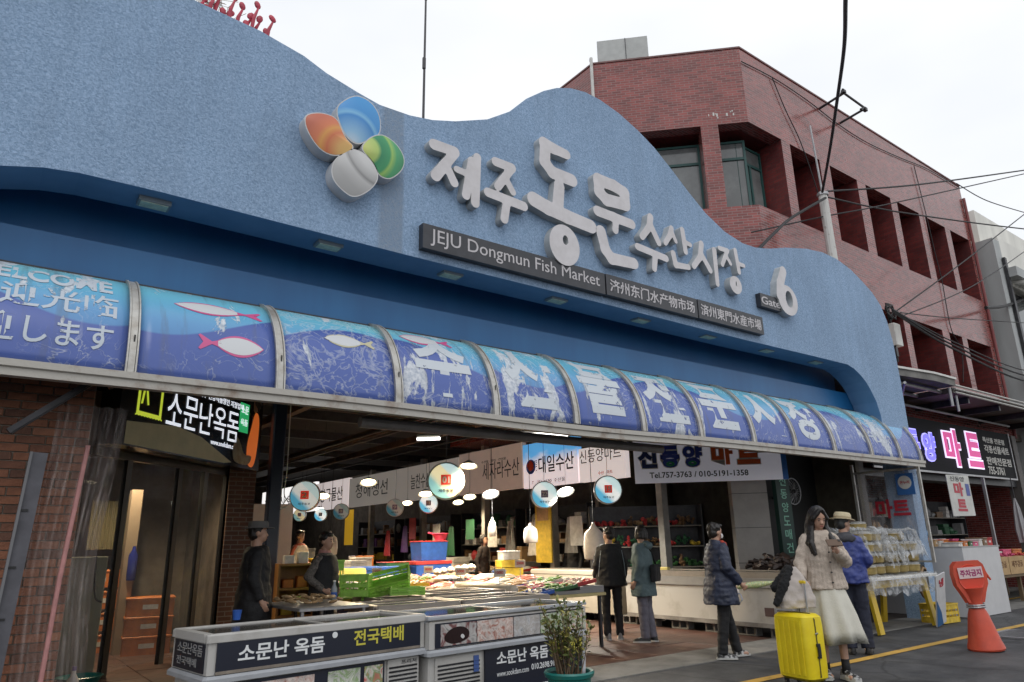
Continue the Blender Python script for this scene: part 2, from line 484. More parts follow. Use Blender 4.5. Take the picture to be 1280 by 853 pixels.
soffit_blue = mat('smooth dark blue paint', (0.115, 0.225, 0.40), rough=.5, color2=(0.15, 0.27, 0.46), vscale=2, streak=True)
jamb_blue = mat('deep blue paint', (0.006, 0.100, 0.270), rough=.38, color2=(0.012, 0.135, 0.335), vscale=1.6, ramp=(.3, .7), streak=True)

# ================================================================== GROUND
def smooth_loop0(pts):
    for _ in range(3): pts = [q for i in range(len(pts)) for q in (tuple(.75 * a + .25 * c for a, c in zip(pts[i], pts[(i + 1) % len(pts)])), tuple(.25 * a + .75 * c for a, c in zip(pts[i], pts[(i + 1) % len(pts)])))]
    return pts
g = MB(); g.add([(-300, -300, -.02), (300, -300, -.02), (300, 300, -.02), (-300, 300, -.02)], [(0, 1, 2, 3)])
tag(g.build('ground', concrete), kind='structure')
g = MB(); g.add([(-60, -9, -.012), (120, -9, -.012), (120, 6.0, -.012), (-60, 6.0, -.012)], [(0, 1, 2, 3)])
road = tag(g.build('road', asphalt), kind='structure')
g = MB()
yx = [-30, -10, 0, 4, 6.9, 8.6, 10.5, 13.5, 18, 30, 60]
for i in range(len(yx) - 1):
    y0 = 4.84 + .02 * math.sin(yx[i] * 2.1); y1 = 4.84 + .02 * math.sin(yx[i + 1] * 2.1)
    g.add([(yx[i], y0, -.006), (yx[i + 1], y1, -.006), (yx[i + 1], y1 + .13, -.006), (yx[i], y0 + .13, -.006)], [(0, 1, 2, 3)])
tag(g.build('road_line', yellow_line), kind='structure')
g = MB(); g.add([(15, 6.9, -.004), (60, 6.9, -.004), (60, 7.02, -.004), (15, 7.02, -.004)], [(0, 1, 2, 3)])
tag(g.build('shop_front_line', yellow_line), kind='structure')
# market forecourt: big worn red-brown pavers, grey concrete apron before them
g = MB(); g.box(-3, 14.2, 6.0, 6.72, -.03, .0)
apron = tag(g.build('pavement_edge', concrete), kind='structure')
g = MB(); g.box(-3, 15, 6.72, 34, -.04, -.012)
pave = tag(g.build('market_floor', mat('floor bed', (0.05, 0.04, 0.035), rough=.8)), kind='structure')
pv_m = [mat('paver %d' % i, c, rough=.5, color2=tuple(x * .55 for x in c), vscale=2.5, bump=.3, bscale=50) for i, c in
        enumerate(((0.135, 0.062, 0.045), (0.115, 0.058, 0.044), (0.15, 0.075, 0.055)))]
k = 0
pv_me = []
for m_ in pv_m:
    b = MB(); b.cbox(-.297, .297, -.297, .297, -.012, 0, .006); o = b.build('paver', m_, pave); pv_me.append(o.data); bpy.data.objects.remove(o)
for i in range(17):
    for j in range(14):
        x = -.2 + .6 * i; y = 7.03 + .6 * j
        if x < 1.0 and y > 8: continue
        o = add_mesh('paver', pv_me[rnd.randrange(3)], pave); o.location = (x, y, rnd.uniform(-.002, .003))
        o.rotation_euler = (rnd.uniform(-.004, .004), rnd.uniform(-.004, .004), 0)
b = MB(); b.prism([smooth_loop0([(5.2, 3.2), (7.9, 3.05), (8.1, 3.9), (6.9, 4.2), (5.3, 4.1)])], lambda u, v: (u, v, -.0085), lambda u, v: (u, v, -.0105), sides=False)
tag(b.build('road_patch', mat('newer asphalt', (0.020, 0.020, 0.022), rough=.8, var=.25, vscale=6, bump=.6, bscale=150)), kind='structure')
# manhole frame by the cone
g = MB(); g.box(11.9, 12.9, 4.25, 4.3, -.01, .012); g.box(11.9, 12.9, 4.75, 4.8, -.01, .012); g.box(11.9, 11.95, 4.3, 4.75, -.01, .012); g.box(12.85, 12.9, 4.3, 4.75, -.01, .012)
for i in range(8): g.box(12.0 + i * .11, 12.03 + i * .11, 4.3, 4.75, -.012, .006)
tag(g.build('drain_grate', galv), 'flat pale metal drain grate in the road beside the traffic cone', 'drain grate')

# ================================================================== MARKET BUILDING
mk = thing('market_building', 'blue plastered fish market entrance building with wavy parapet and long arched opening', 'building', (0, 0, 0))
TOP = [(-3.2, 6.9), (-1.6, 6.72), (-.56, 6.58), (.14, 6.5), (.94, 6.41), (1.6, 6.36), (2.05, 6.27), (2.3, 6.17), (2.66, 6.08), (2.92, 6.03), (3.29, 6.04), (3.58, 6.09), (3.89, 6.19),
       (4.35, 6.39), (4.69, 6.63), (4.97, 6.93), (5.27, 7.17), (5.5, 7.31), (5.75, 7.41), (6.03, 7.46), (6.31, 7.45), (6.68, 7.37), (7.05, 7.23), (7.4, 7.05), (7.75, 6.8), (8.1, 6.53), (8.46, 6.28),
       (8.9, 6.08), (9.35, 5.99), (9.7, 6.0), (10.07, 6.07), (10.6, 6.22), (11.26, 6.36), (11.8, 6.42), (12.27, 6.4), (12.75, 6.29), (13.14, 6.12), (13.45, 5.96), (13.7, 5.75), (13.85, 5.45), (13.95, 5.06), (13.98, 4.3), (13.97, 3.4)]
BOT = [(13.96, 0), (13.66, 0), (13.66, 3.25), (12.99, 3.3), (12.98, 3.5), (12.9, 3.75), (12.75, 3.97), (12.62, 4.1), (12.47, 4.2), (12.28, 4.29), (12.07, 4.34), (11, 4.34), (9.08, 4.33), (6, 4.35), (3.32, 4.35), (.91, 4.37),
       (.3, 4.36), (.05, 4.33), (-.25, 4.25), (-.5, 4.1), (-.7, 3.85), (-.8, 3.5), (-.82, 0), (-3.2, 0)]
YF, YW = 6.2, 6.66
b = MB()
b.prism([list(reversed(TOP + BOT))], lambda u, v: (u, YF, v), lambda u, v: (u, YW - .01, v))
me_mi = []
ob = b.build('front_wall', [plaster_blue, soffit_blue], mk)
for p in ob.data.polygons:
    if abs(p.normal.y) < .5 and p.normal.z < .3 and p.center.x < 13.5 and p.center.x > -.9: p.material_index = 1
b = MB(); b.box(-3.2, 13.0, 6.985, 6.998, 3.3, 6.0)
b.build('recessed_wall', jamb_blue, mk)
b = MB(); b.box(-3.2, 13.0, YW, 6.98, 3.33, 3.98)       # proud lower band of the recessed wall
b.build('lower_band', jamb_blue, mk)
b = MB(); b.box(-3.2, 15, YW + .02, 7.0, 2.8, 3.32)
b.build('lintel', steel_dark, mk)
b = MB(); b.box(-3.2, 15, 7.0, 34, 4.25, 4.5)
b.build('roof', mat('very dark ceiling', (0.035, 0.032, 0.03), rough=.8, var=.3), mk)  # ceiling colour set very dark, below the inner walls
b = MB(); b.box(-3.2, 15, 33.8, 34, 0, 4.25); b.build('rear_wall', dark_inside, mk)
soff_lt = mat('soffit lamp glass', (0.58, 0.66, 0.54), rough=.25, var=.15, vscale=20)
soff_fr = mat('soffit lamp frame', (0.22, 0.27, 0.30), rough=.5)
for x in (.89, 2.51, 3.96, 5.53, 7.05, 8.5, 9.98, 11.41):
    b = MB(); b.box(x - .13, x + .13, 6.34, 6.49, 4.325, 4.40)
    l_ = b.build('soffit_lamp', soff_fr, mk)
    b = MB(); b.box(x - .11, x + .11, 6.355, 6.475, 4.318, 4.33); b.build('lamp_glass', soff_lt, l_)

# --- left brick wall: every brick a part
brick_wall = thing('brick_wall', 'reddish brown brick wall under the canopy at the left edge', 'wall', (0, 0, 0))
b = MB(); b.box(-3.1, .69, 6.72, 6.95, 0, 3.3); b.box(.45, .69, 6.95, 9.6, 0, 3.3)
b.build('mortar', mat('grey mortar', (0.27, 0.24, 0.20), rough=.9, var=.2, bump=.4), brick_wall)
bm_ = [mat('brick %d' % i, c, rough=.75, var=.22, vscale=14, bump=.5, bscale=70) for i, c in
       enumerate(((0.27, 0.11, 0.06), (0.20, 0.085, 0.05), (0.32, 0.14, 0.08), (0.15, 0.07, 0.045)))]
bme = []
for half in (0, 1):
    for m_ in bm_:
        b = MB(); w_ = .095 if not half else .045
        b.cbox(-w_, w_, -.012, .05, -.0285, .0285, .004); o = b.build('brick', m_); bme.append(o.data); bpy.data.objects.remove(o)
row = 0; z = .32
while z < 2.9:
    off = .1 if row % 2 else 0
    x = .59 - off
    if row % 2:
        o = add_mesh('brick', bme[4 + rnd.randrange(4)], brick_wall); o.location = (.64, 6.712, z)
    while x > -.75:
        o = add_mesh('brick', bme[rnd.choice((0, 0, 0, 1, 1, 2, 3))], brick_wall); o.location = (x, 6.712 + rnd.uniform(-.003, .003), z)
        x -= .2
    z += .0667 * (1.0); row += 1
# ================================================================== CANOPY
def cmap(x, s, lift=0.0):
    """s in 0..1 from the rail up to the wall along the bulging canopy section"""
    A = R(76); a = s * A
    y = 6.65 - .65 * (math.cos(a) - math.cos(A)) / (1 - math.cos(A))
    z = 2.70 + .95 * math.sin(a) / math.sin(A)
    ny, nz = -math.cos(a) * .85, math.sin(a)
    l = math.hypot(ny, nz)
    return (x, y + ny / l * lift, z + nz / l * lift)
def vinyl(seed, peel, wave, blotch):
    m = bpy.data.materials.new('printed canopy vinyl %d' % seed); m.use_nodes = True
    t = m.node_tree; p = t.nodes['Principled BSDF']; p.inputs['Roughness'].default_value = .32
    p.inputs['Specular IOR Level'].default_value = .45
    uv = _n(t, 'ShaderNodeUVMap'); sp = _n(t, 'ShaderNodeSeparateXYZ'); t.links.new(uv.outputs[0], sp.inputs[0])
    co = _n(t, 'ShaderNodeTexCoord'); off = _n(t, 'ShaderNodeMapping'); off.inputs['Location'].default_value = (seed * 3.7, seed * 1.9, 0)
    t.links.new(co.outputs['Object'], off.inputs[0])
    def math_(op, a, b_=None):
        n = _n(t, 'ShaderNodeMath', operation=op)
        for i, q in enumerate((a, b_)):
            if q is None: continue
            if isinstance(q, (int, float)): n.inputs[i].default_value = q
            else: t.links.new(q, n.inputs[i])
        return n.outputs[0]
    def mapr(v, a, b_, c, d):
        n = _n(t, 'ShaderNodeMapRange'); n.inputs['From Min'].default_value = a; n.inputs['From Max'].default_value = b_
        n.inputs['To Min'].default_value = c; n.inputs['To Max'].default_value = d; t.links.new(v, n.inputs['Value']); return n.outputs[0]
    def mix(f, a, b_):
        n = _n(t, 'ShaderNodeMix', data_type='RGBA'); 
        if isinstance(f, float): n.inputs[0].default_value = f
        else: t.links.new(f, n.inputs[0])
        for i, q in ((6, a), (7, b_)):
            if isinstance(q, tuple): n.inputs[i].default_value = c4(q)
            else: t.links.new(q, n.inputs[i])
        return n.outputs[2]
    r = _n(t, 'ShaderNodeValToRGB'); e = r.color_ramp.elements
    e[0].position = 0; e[0].color = (0.06, 0.13, 0.40, 1); e[1].position = 1; e[1].color = (0.22, 0.58, 0.68, 1)
    x = e.new(.42); x.color = (0.13, 0.33, 0.60, 1); x = e.new(.72); x.color = (0.18, 0.54, 0.72, 1)
    t.links.new(sp.outputs['Y'], r.inputs[0])
    # big wave of indigo in the lower part
    w1 = math_('SINE', math_('ADD', math_('MULTIPLY', sp.outputs['X'], 2.6), wave))
    edge = math_('ADD', math_('MULTIPLY', w1, .17), .47)
    below = mapr(math_('SUBTRACT', edge, sp.outputs['Y']), -.008, .008, 0, 1)
    base = mix(below, r.outputs[0], (0.085, 0.135, 0.400))
    w2 = math_('SINE', math_('ADD', math_('MULTIPLY', sp.outputs['X'], 3.1), wave + 2))
    edge2 = math_('ADD', math_('MULTIPLY', w2, .12), .80)
    b2_ = mapr(math_('SUBTRACT', sp.outputs['Y'], edge2), -.01, .03, 0, .75)
    base = mix(b2_, base, (0.26, 0.62, 0.70))
    # crease loops: contour lines of a distorted noise
    n1 = _n(t, 'ShaderNodeTexNoise', Scale=2.3, Detail=4.0, Roughness=.55); n1.inputs['Distortion'].default_value = 1.6
    t.links.new(off.outputs[0], n1.inputs['Vector'])
    ln = math_('ABSOLUTE', math_('SUBTRACT', n1.outputs['Fac'], .5))
    lines = mapr(ln, .0, .010 + .012 * peel, .5, 0)
    n1b = _n(t, 'ShaderNodeTexNoise', Scale=3.6, Detail=4.0, Roughness=.5); n1b.inputs['Distortion'].default_value = 2.0
    t.links.new(off.outputs[0], n1b.inputs['Vector'])
    ln2 = math_('ABSOLUTE', math_('SUBTRACT', n1b.outputs['Fac'], .5)); lines2 = mapr(ln2, .0, 0.022 * peel + .002, .42 * min(1, peel + .1), 0)
    mp2 = _n(t, 'ShaderNodeMapping'); mp2.inputs['Scale'].default_value = (1.9, 1, .62); t.links.new(off.outputs[0], mp2.inputs[0])
    n2 = _n(t, 'ShaderNodeTexNoise', Scale=1.5, Detail=9.0, Roughness=.66); n2.inputs['Distortion'].default_value = .5; t.links.new(mp2.outputs[0], n2.inputs['Vector'])
    bl = mapr(n2.outputs['Fac'], .665 - .16 * blotch, .68 - .16 * blotch, 0, .92)
    n3 = _n(t, 'ShaderNodeTexNoise', Scale=1.0, Detail=3.0); t.links.new(off.outputs[0], n3.inputs['Vector'])
    gate = mapr(n3.outputs['Fac'], .60 - .35 * peel, .68 - .35 * peel, 0, 1)
    mask = math_('MAXIMUM', math_('MULTIPLY', math_('MAXIMUM', lines, lines2), gate), bl)
    # ragged torn border near the ribs
    n4 = _n(t, 'ShaderNodeTexNoise', Scale=30.0, Detail=4.0); t.links.new(off.outputs[0], n4.inputs['Vector'])
    tint = mix(mapr(n4.outputs['Fac'], .35, .65, 0, 1), (0.42, 0.47, 0.54), (0.72, 0.75, 0.78))
    base = mix(mask, base, tint)
    # brown grime runs
    mpg = _n(t, 'ShaderNodeMapping'); mpg.inputs['Scale'].default_value = (9, 1, 1.0); t.links.new(off.outputs[0], mpg.inputs[0])
    n5 = _n(t, 'ShaderNodeTexNoise', Scale=.9, Detail=6.0, Roughness=.6); t.links.new(mpg.outputs[0], n5.inputs['Vector'])
    gr = mapr(n5.outputs['Fac'], .56, .74, 0, .6)
    base = mix(gr, base, (0.12, 0.13, 0.15))
    t.links.new(base, p.inputs['Base Color'])
    bp = _n(t, 'ShaderNodeBump', Strength=.5, Distance=.006)
    t.links.new(math_('ADD', n1.outputs['Fac'], mask), bp.inputs['Height']); t.links.new(bp.outputs[0], p.inputs['Normal'])
    t.links.new(mapr(mask, 0, 1, .26, .6), p.inputs['Roughness'])
    return m
can = thing('canopy', 'long bulging blue vinyl canopy with aluminium ribs and peeling fish print over the market entrance', 'canopy', (0, 0, 0))
RIB = [-1.5, -.34, .82, 1.98, 3.13, 4.28, 5.40, 6.51, 7.60, 8.75, 9.77, 10.86, 12.01, 13.01, 13.78]
NS = 14
peels = [.3, .35, .3, 1.4, .6, .6, .6, .5, .5, .5, .45, .6, .8, .4]
blots = [.4, .45, .3, .5, .7, .85, .6, .6, .4, .5, .5, .5, .75, .4]
for i in range(len(RIB) - 1):
    x0, x1 = RIB[i] + .03, RIB[i + 1] - .03
    nx_ = 10; vs = []; fs = []; uvs = []
    for a in range(nx_ + 1):
        for s_ in range(NS + 1):
            u = a / nx_; x = x0 + (x1 - x0) * u; s = s_ / NS
            sag = .0015 * noise.noise((x * 3, s * 4, i))
            vs.append(cmap(x, s, sag)); uvs.append((u, s))
    for a in range(nx_):
        for s_ in range(NS):
            q = a * (NS + 1) + s_; fs.append((q, q + NS + 1, q + NS + 2, q + 1))
    me = bpy.data.meshes.new('canopy_panel'); me.from_pydata(vs, [], fs); me.update()
    ul = me.uv_layers.new(name='UVMap')
    for l in me.loops: ul.data[l.index].uv = uvs[l.vertex_index]
    me.polygons.foreach_set('use_smooth', [True] * len(me.polygons))
    me.materials.append(vinyl(i, peels[i], 1.0 + i * 1.7, blots[i]))
    o = add_mesh('canopy_panel', me, can)
    sd_ = o.modifiers.new('thick', 'SOLIDIFY'); sd_.thickness = .006; sd_.offset = -1
for i, x in enumerate(RIB):
    b = MB()
    for dx, w, lf in ((0, .048, .022), (-.034, .012, .030), (.034, .012, .030)):
        rings = []
        for s_ in range(NS + 1):
            s = s_ / NS
            rings.append([cmap(x + dx - w / 2, s, lf), cmap(x + dx + w / 2, s, lf), cmap(x + dx + w / 2, s, -.02), cmap(x + dx - w / 2, s, -.02)])
        b.loft(rings)
    rb = b.build('rib', alu, can)
    if 0 < i < 6:
        b = MB(); p0 = cmap(x + .005, .22, .023); b.obox((p0[0], p0[1] - .002, p0[2]), (.012, .004, .07)); b.build('slot', black, rb)
b = MB()
n_ = 40
for j in range(n_):     # rail pieces with a slight sag
    xa = -1.6 + (13.86 + 1.6) * j / n_; xb = -1.6 + (13.86 + 1.6) * (j + 1) / n_
    def sg(x): return -.035 * math.exp(-((x - 5.6) / 1.8) ** 2)
    rings = []
    for x in (xa, xb):
        z = sg(x)
        rings.append([(x, 5.955, 2.715 + z), (x, 5.955, 2.665 + z), (x, 5.975, 2.655 + z), (x, 5.975, 2.60 + z), (x, 6.06, 2.60 + z), (x, 6.06, 2.715 + z)])
    b.loft([rings[1], rings[0]], cap0=(j == n_ - 1), cap1=(j == 0))
b.build('front_rail', rust_alu, can)
b = MB(); b.box(-1.6, 13.8, 6.62, 6.655, 3.62, 3.655); b.build('wall_rail', steel_dark, can)
b = MB(); b.tube([(2.9, 6.35, 2.56), (7.2, 6.35, 2.56)], .055, 10)
b.build('roller_tube', mat('grey tube', (0.17, 0.16, 0.155), rough=.5, var=.2), can)
for x in (.78, 3.13, 6.51, 9.77, 13.7):
    b = MB(); b.tube([(x, 6.05, 2.66), (x, 6.66, 2.72)], .02, 6); b.tube([(x, 6.05, 3.0 - .3), (x, 6.66, 3.55)], .016, 6)
    b.build('strut', steel_dark, can)
b = MB(); b.obox((.42, 6.36, 2.52), (.04, .07, .78), rz=0, ry=R(48)); b.obox((.42, 6.37, 2.50), (.03, .04, .74), ry=R(48))
b.build('bracket_arm', steel_dark, can)
# print on the canopy: lettering and fish follow the curve
SL = 1.19   # developed length of the section
def cprint(mb, body, x, s, w, h, bold=.02, lift=.0035, shear=0):
    mb.text(body, (w, h), depth=.001, bold=bold, shear=shear, fmap=lambda u, v, d: cmap(x + u, s + v / SL, lift + d), res=4)
def peeled(name, c, thr, sc_=9):
    m = bpy.data.materials.new(name); m.use_nodes = True; t = m.node_tree; p = t.nodes['Principled BSDF']
    p.inputs['Base Color'].default_value = c4(c); p.inputs['Roughness'].default_value = .45
    co = _n(t, 'ShaderNodeTexCoord'); n = _n(t, 'ShaderNodeTexNoise', Scale=sc_, Detail=6.0, Roughness=.7); t.links.new(co.outputs['Object'], n.inputs['Vector'])
    r = _n(t, 'ShaderNodeMapRange'); r.inputs['From Min'].default_value = thr; r.inputs['From Max'].default_value = thr + .03
    t.links.new(n.outputs['Fac'], r.inputs['Value']); t.links.new(r.outputs[0], p.inputs['Alpha'])
    return m
prW = peeled('white vinyl print', (0.55, 0.61, 0.68), .385, 6)
prG = peeled('worn white print', (0.50, 0.56, 0.63), .43, 5)
prL = peeled('peeling letter print', (0.56, 0.61, 0.66), .375, 8)
b = MB(); cprint(b, 'WELCOME', -.36, .60, 1.02, .21, .03); b.build('welcome_lettering', prW, can)
b = MB(); cprint(b, '欢迎光临', -.34, .36, 1.04, .24, .012); b.build('chinese_lettering', prG, can)
b = MB(); cprint(b, '歓迎します', -.36, .12, 1.04, .22, .012); b.build('japanese_lettering', prG, can)
def fish(name, x, s, w, h, mats, flip=1):
    """printed fish: coloured rim below, white body above"""
    def outline(k):
        pts = []
        for i in range(13):
            t = i / 12; pts.append((t * .78, .5 + .5 * k * math.sin(PI * min(1, t * 1.02)) ** .8))
        tail = [(.80, .5 + .06 * k), (.97, .5 + .36 * k), (1.0, .5 + .3 * k), (.93, .5), (1.0, .5 - .3 * k), (.97, .5 - .36 * k), (.80, .5 - .06 * k)]
        low = [(t, 1 - v) for t, v in reversed(pts)]
        return [(0.0, .5)] + pts[1:-1] + tail + low[1:-1]
    f_ = lambda lift, e: (lambda u, v: cmap(x + ((.5 + (u - .5) * e) if flip > 0 else 1 - (.5 + (u - .5) * e)) * w, s + (.5 + (v - .5) * e) * h / SL, lift))
    o_ = outline(1)
    a = MB(); a.prism([o_], f_(.0035, 1.0), f_(.0025, 1.0)); fo = a.build(name, mats[0], can)
    a = MB(); a.prism([[(u, v) for u, v in outline(.82) if u < .80]], f_(.0050, .97), f_(.0037, .97)); a.build('fish_body', mats[1], fo)
    return fo
pink = peeled('magenta print', (0.60, 0.10, 0.27), .36, 9); cyan = mat('cyan print', (0.08, 0.42, 0.70), rough=.4)
wht = peeled('white fish print', (0.62, 0.64, 0.66), .30, 6); yel = peeled('yellow print', (0.55, .52, .35), .40, 9)
fish('fish_print', 1.12, .54, .74, .18, (pink, wht))
fish('fish_print', 1.30, .20, .54, .20, (pink, wht), -1)
fish('fish_print', 2.42, .42, .52, .17, (yel, wht))
fish('fish_print', 3.30, .62, .62, .22, (pink, wht))
fish('fish_print', 7.7, .80, .7, .12, (cyan, wht))
for x, s, w, h, ch in ((3.36, .10, .66, .78, '수'), (4.50, .10, .70, .84, '산'), (5.60, .12, .68, .78, '물'), (6.68, .12, .74, .78, '전'),
                       (7.80, .12, .76, .78, '문'), (8.90, .12, .70, .78, '시'), (9.92, .12, .76, .78, '장')):
    b = MB(); cprint(b, ch, x, s, w, h, .034); b.build('canopy_letter', prL, can)
b = MB(); cprint(b, '제주동문\n수산시장', 12.12, .2, .78, .5, .012); b.build('canopy_letter', prG, can)

# clear drop sheet at the right end with its frame, and the crumpled clear curtain at the left
def clear_mat(name, tint, a, wr):
    m = bpy.data.materials.new(name); m.use_nodes = True; t = m.node_tree; p = t.nodes['Principled BSDF']
    p.inputs['Base Color'].default_value = c4(tint); p.inputs['Roughness'].default_value = .18
    co = _n(t, 'ShaderNodeTexCoord'); n = _n(t, 'ShaderNodeTexNoise', Scale=wr, Detail=5.0); n.inputs['Distortion'].default_value = 1.0
    mp_ = _n(t, 'ShaderNodeMapping'); mp_.inputs['Scale'].default_value = (1, 1, .35)
    t.links.new(co.outputs['Object'], mp_.inputs[0]); t.links.new(mp_.outputs[0], n.inputs['Vector'])
    r = _n(t, 'ShaderNodeMapRange'); r.inputs['From Min'].default_value = .4; r.inputs['From Max'].default_value = .7
    r.inputs['To Min'].default_value = a * .6; r.inputs['To Max'].default_value = min(1, a * 2.2)
    t.links.new(n.outputs['Fac'], r.inputs['Value']); t.links.new(r.outputs[0], p.inputs['Alpha'])
    b_ = _n(t, 'ShaderNodeBump', Strength=.8, Distance=.02); t.links.new(n.outputs['Fac'], b_.inputs['Height']); t.links.new(b_.outputs[0], p.inputs['Normal'])
    return m
clear = clear_mat('clear plastic sheet', (0.62, 0.60, 0.62), .22, 5)
es = thing('drop_sheet', 'clear plastic side sheet with red lettering at the right end of the canopy', 'plastic screen', (13.61, 6.0, 0))
b = MB(); b.box(-.02, .02, -.02, .02, .95, 2.6); b.box(-.02, .02, 1.2, 1.25, .95, 2.75); b.box(-.02, .02, .02, 1.2, 2.56, 2.6); b.box(-.018, .018, .02, 1.2, .95, .98)
b.build('frame', alu, es)
b = MB()
nn = 16; vs = []; fs = []
for i in range(nn + 1):
    for j in range(nn + 1):
        vs.append((.012 * math.sin(i * 1.9 + j * .3) + .01 * noise.noise((i * .5, j * .3, 2)), .02 + 1.18 * i / nn, .98 + 1.58 * j / nn))
for i in range(nn):
    for j in range(nn): q = i * (nn + 1) + j; fs.append((q, q + 1, q + nn + 2, q + nn + 1))
b.add(vs, fs); b.build('sheet', clear, es, smooth=True)
redp = mat('red print', (0.42, 0.02, 0.04), rough=.5)
b = MB(); b.text('마트', (.62, .34), bold=.035, depth=.002, fmap=lambda u, v, d: (-.03 - d, .86 - u, 1.72 + v)); b.build('lettering', redp, es)
b = MB(); b.box(-.036, -.03, .1, .42, 2.12, 2.5); bl_ = b.build('sticker', mat('blue sticker', (0.03, 0.13, 0.38), rough=.4), es)
b = MB(); b.lathe([(.12, 0), (.12, .004)], (-.041, .26, 2.34), 20, axis='x'); b.build('sticker_disc', white_paint, bl_)
b = MB(); b.text('온누리', (.17, .06), bold=.02, depth=.002, fmap=lambda u, v, d: (-.043 - d, .345 - u, 2.31 + v)); b.build('sticker_text', redp, bl_)

cu = thing('plastic_curtain', 'crumpled clear plastic curtain gathered beside the brick wall', 'plastic curtain', (.66, 6.5, 0))
curtain_m = clear_mat('yellowed clear plastic', (0.42, 0.36, 0.34), .22, 9)
vs = []; fs = []; ni, nj = 60, 24
for i in range(ni + 1):
    for j in range(nj + 1):
        u = i / ni; v = j / nj; z = .02 + 2.5 * v
        x = -.27 + .50 * u * (1 - .12 * math.sin(v * 3)) + .05 * (v - .4) + .012 * math.sin(v * 9)
        y = .05 * math.sin(u * 34 + 1.5 * math.sin(v * 3)) * (1.1 - .3 * v) + .02 * noise.noise((u * 8, v * 5, 0))
        vs.append((x, y, z))
for i in range(ni):
    for j in range(nj): q = i * (nj + 1) + j; fs.append((q, q + nj + 1, q + nj + 2, q + 1))
b = MB(); b.add(vs, fs); b.build('sheet', curtain_m, cu, smooth=True)
pk = mat('pink plastic pipe', (0.45, 0.21, 0.20), rough=.5, var=.15, vscale=12)
b = MB(); b.tube([(-.10, -.07, 0), (-.06, -.06, 1.2), (0, -.05, 2.2)], .017, 8)
tg = b.build('weight_pipe', pk, cu)
b = MB()
gp = thing('metal_channel', 'grey galvanised channel leaning against the brick wall with cut slots', 'metal channel', (0, 6.42, 0))
b.obox((.31, .02, 1.15), (.105, .05, 1.95), ry=R(2.4)); b.build('web', mat('grey metal channel', (0.10, 0.10, 0.115), rough=.5, metal=.3, var=.2, vscale=6), gp)
b = MB(); b.obox((.255, 0, 1.15), (.018, .09, 1.95), ry=R(2.4)); b.build('flange', mat('dull flange', (.16, .16, .17), rough=.5), gp)
for z in (.45, .62, .95, 1.3, 1.7):
    b = MB(); b.obox((.29 + (z - 1.15) * .042, -.008, z), (.045, .012, .016)); b.build('slot', black, gp)
# ================================================================== SIGNS ON THE BLUE WALL
def petal_mat(name, stops, band, ang=0):
    """printed shading of the emblem petals (flat colour print)"""
    m = bpy.data.materials.new(name); m.use_nodes = True; t = m.node_tree; p = t.nodes['Principled BSDF']; p.inputs['Roughness'].default_value = .35
    co = _n(t, 'ShaderNodeTexCoord'); mp_ = _n(t, 'ShaderNodeMapping'); mp_.inputs['Rotation'].default_value = (0, ang, 0)
    t.links.new(co.outputs['Generated'], mp_.inputs[0]); sp = _n(t, 'ShaderNodeSeparateXYZ'); t.links.new(mp_.outputs[0], sp.inputs[0])
    # an arched band: distance from a centre outside the petal
    r = _n(t, 'ShaderNodeValToRGB'); e = r.color_ramp.elements
    vd = _n(t, 'ShaderNodeVectorMath', operation='DISTANCE'); vd.inputs[1].default_value = band
    fl = _n(t, 'ShaderNodeMapping'); fl.inputs['Scale'].default_value = (1, 0, 1)
    t.links.new(co.outputs['Generated'], fl.inputs[0]); t.links.new(fl.outputs[0], vd.inputs[0])
    e[0].position = stops[0][0]; e[0].color = c4(stops[0][1]); e[1].position = stops[-1][0]; e[1].color = c4(stops[-1][1])
    for s_, c_ in stops[1:-1]: x = e.new(s_); x.color = c4(c_)
    t.links.new(vd.outputs['Value'], r.inputs[0]); t.links.new(r.outputs[0], p.inputs['Base Color'])
    return m
PET = {
 'orange': [(2.058, 5.48), (2.132, 5.538), (2.241, 5.58), (2.379, 5.578), (2.436, 5.461), (2.494, 5.37), (2.585, 5.321), (2.49, 5.209), (2.367, 5.147), (2.243, 5.161), (2.138, 5.256), (2.069, 5.375)],
 'blue': [(2.373, 5.701), (2.46, 5.825), (2.575, 5.928), (2.685, 5.935), (2.773, 5.897), (2.838, 5.817), (2.867, 5.71), (2.86, 5.565), (2.74, 5.471), (2.624, 5.366), (2.503, 5.411), (2.423, 5.532)],
 'green': [(2.649, 5.325), (2.74, 5.471), (2.835, 5.546), (2.922, 5.569), (3.038, 5.525), (3.117, 5.448), (3.155, 5.357), (3.135, 5.248), (3.061, 5.147), (2.975, 5.077), (2.869, 5.086), (2.842, 5.153), (2.785, 5.234)],
 'silver': [(2.385, 5.1), (2.467, 5.206), (2.556, 5.286), (2.675, 5.284), (2.786, 5.222), (2.845, 5.129), (2.849, 5.018), (2.763, 4.881), (2.604, 4.754), (2.487, 4.798), (2.381, 4.884), (2.359, 4.996)]}
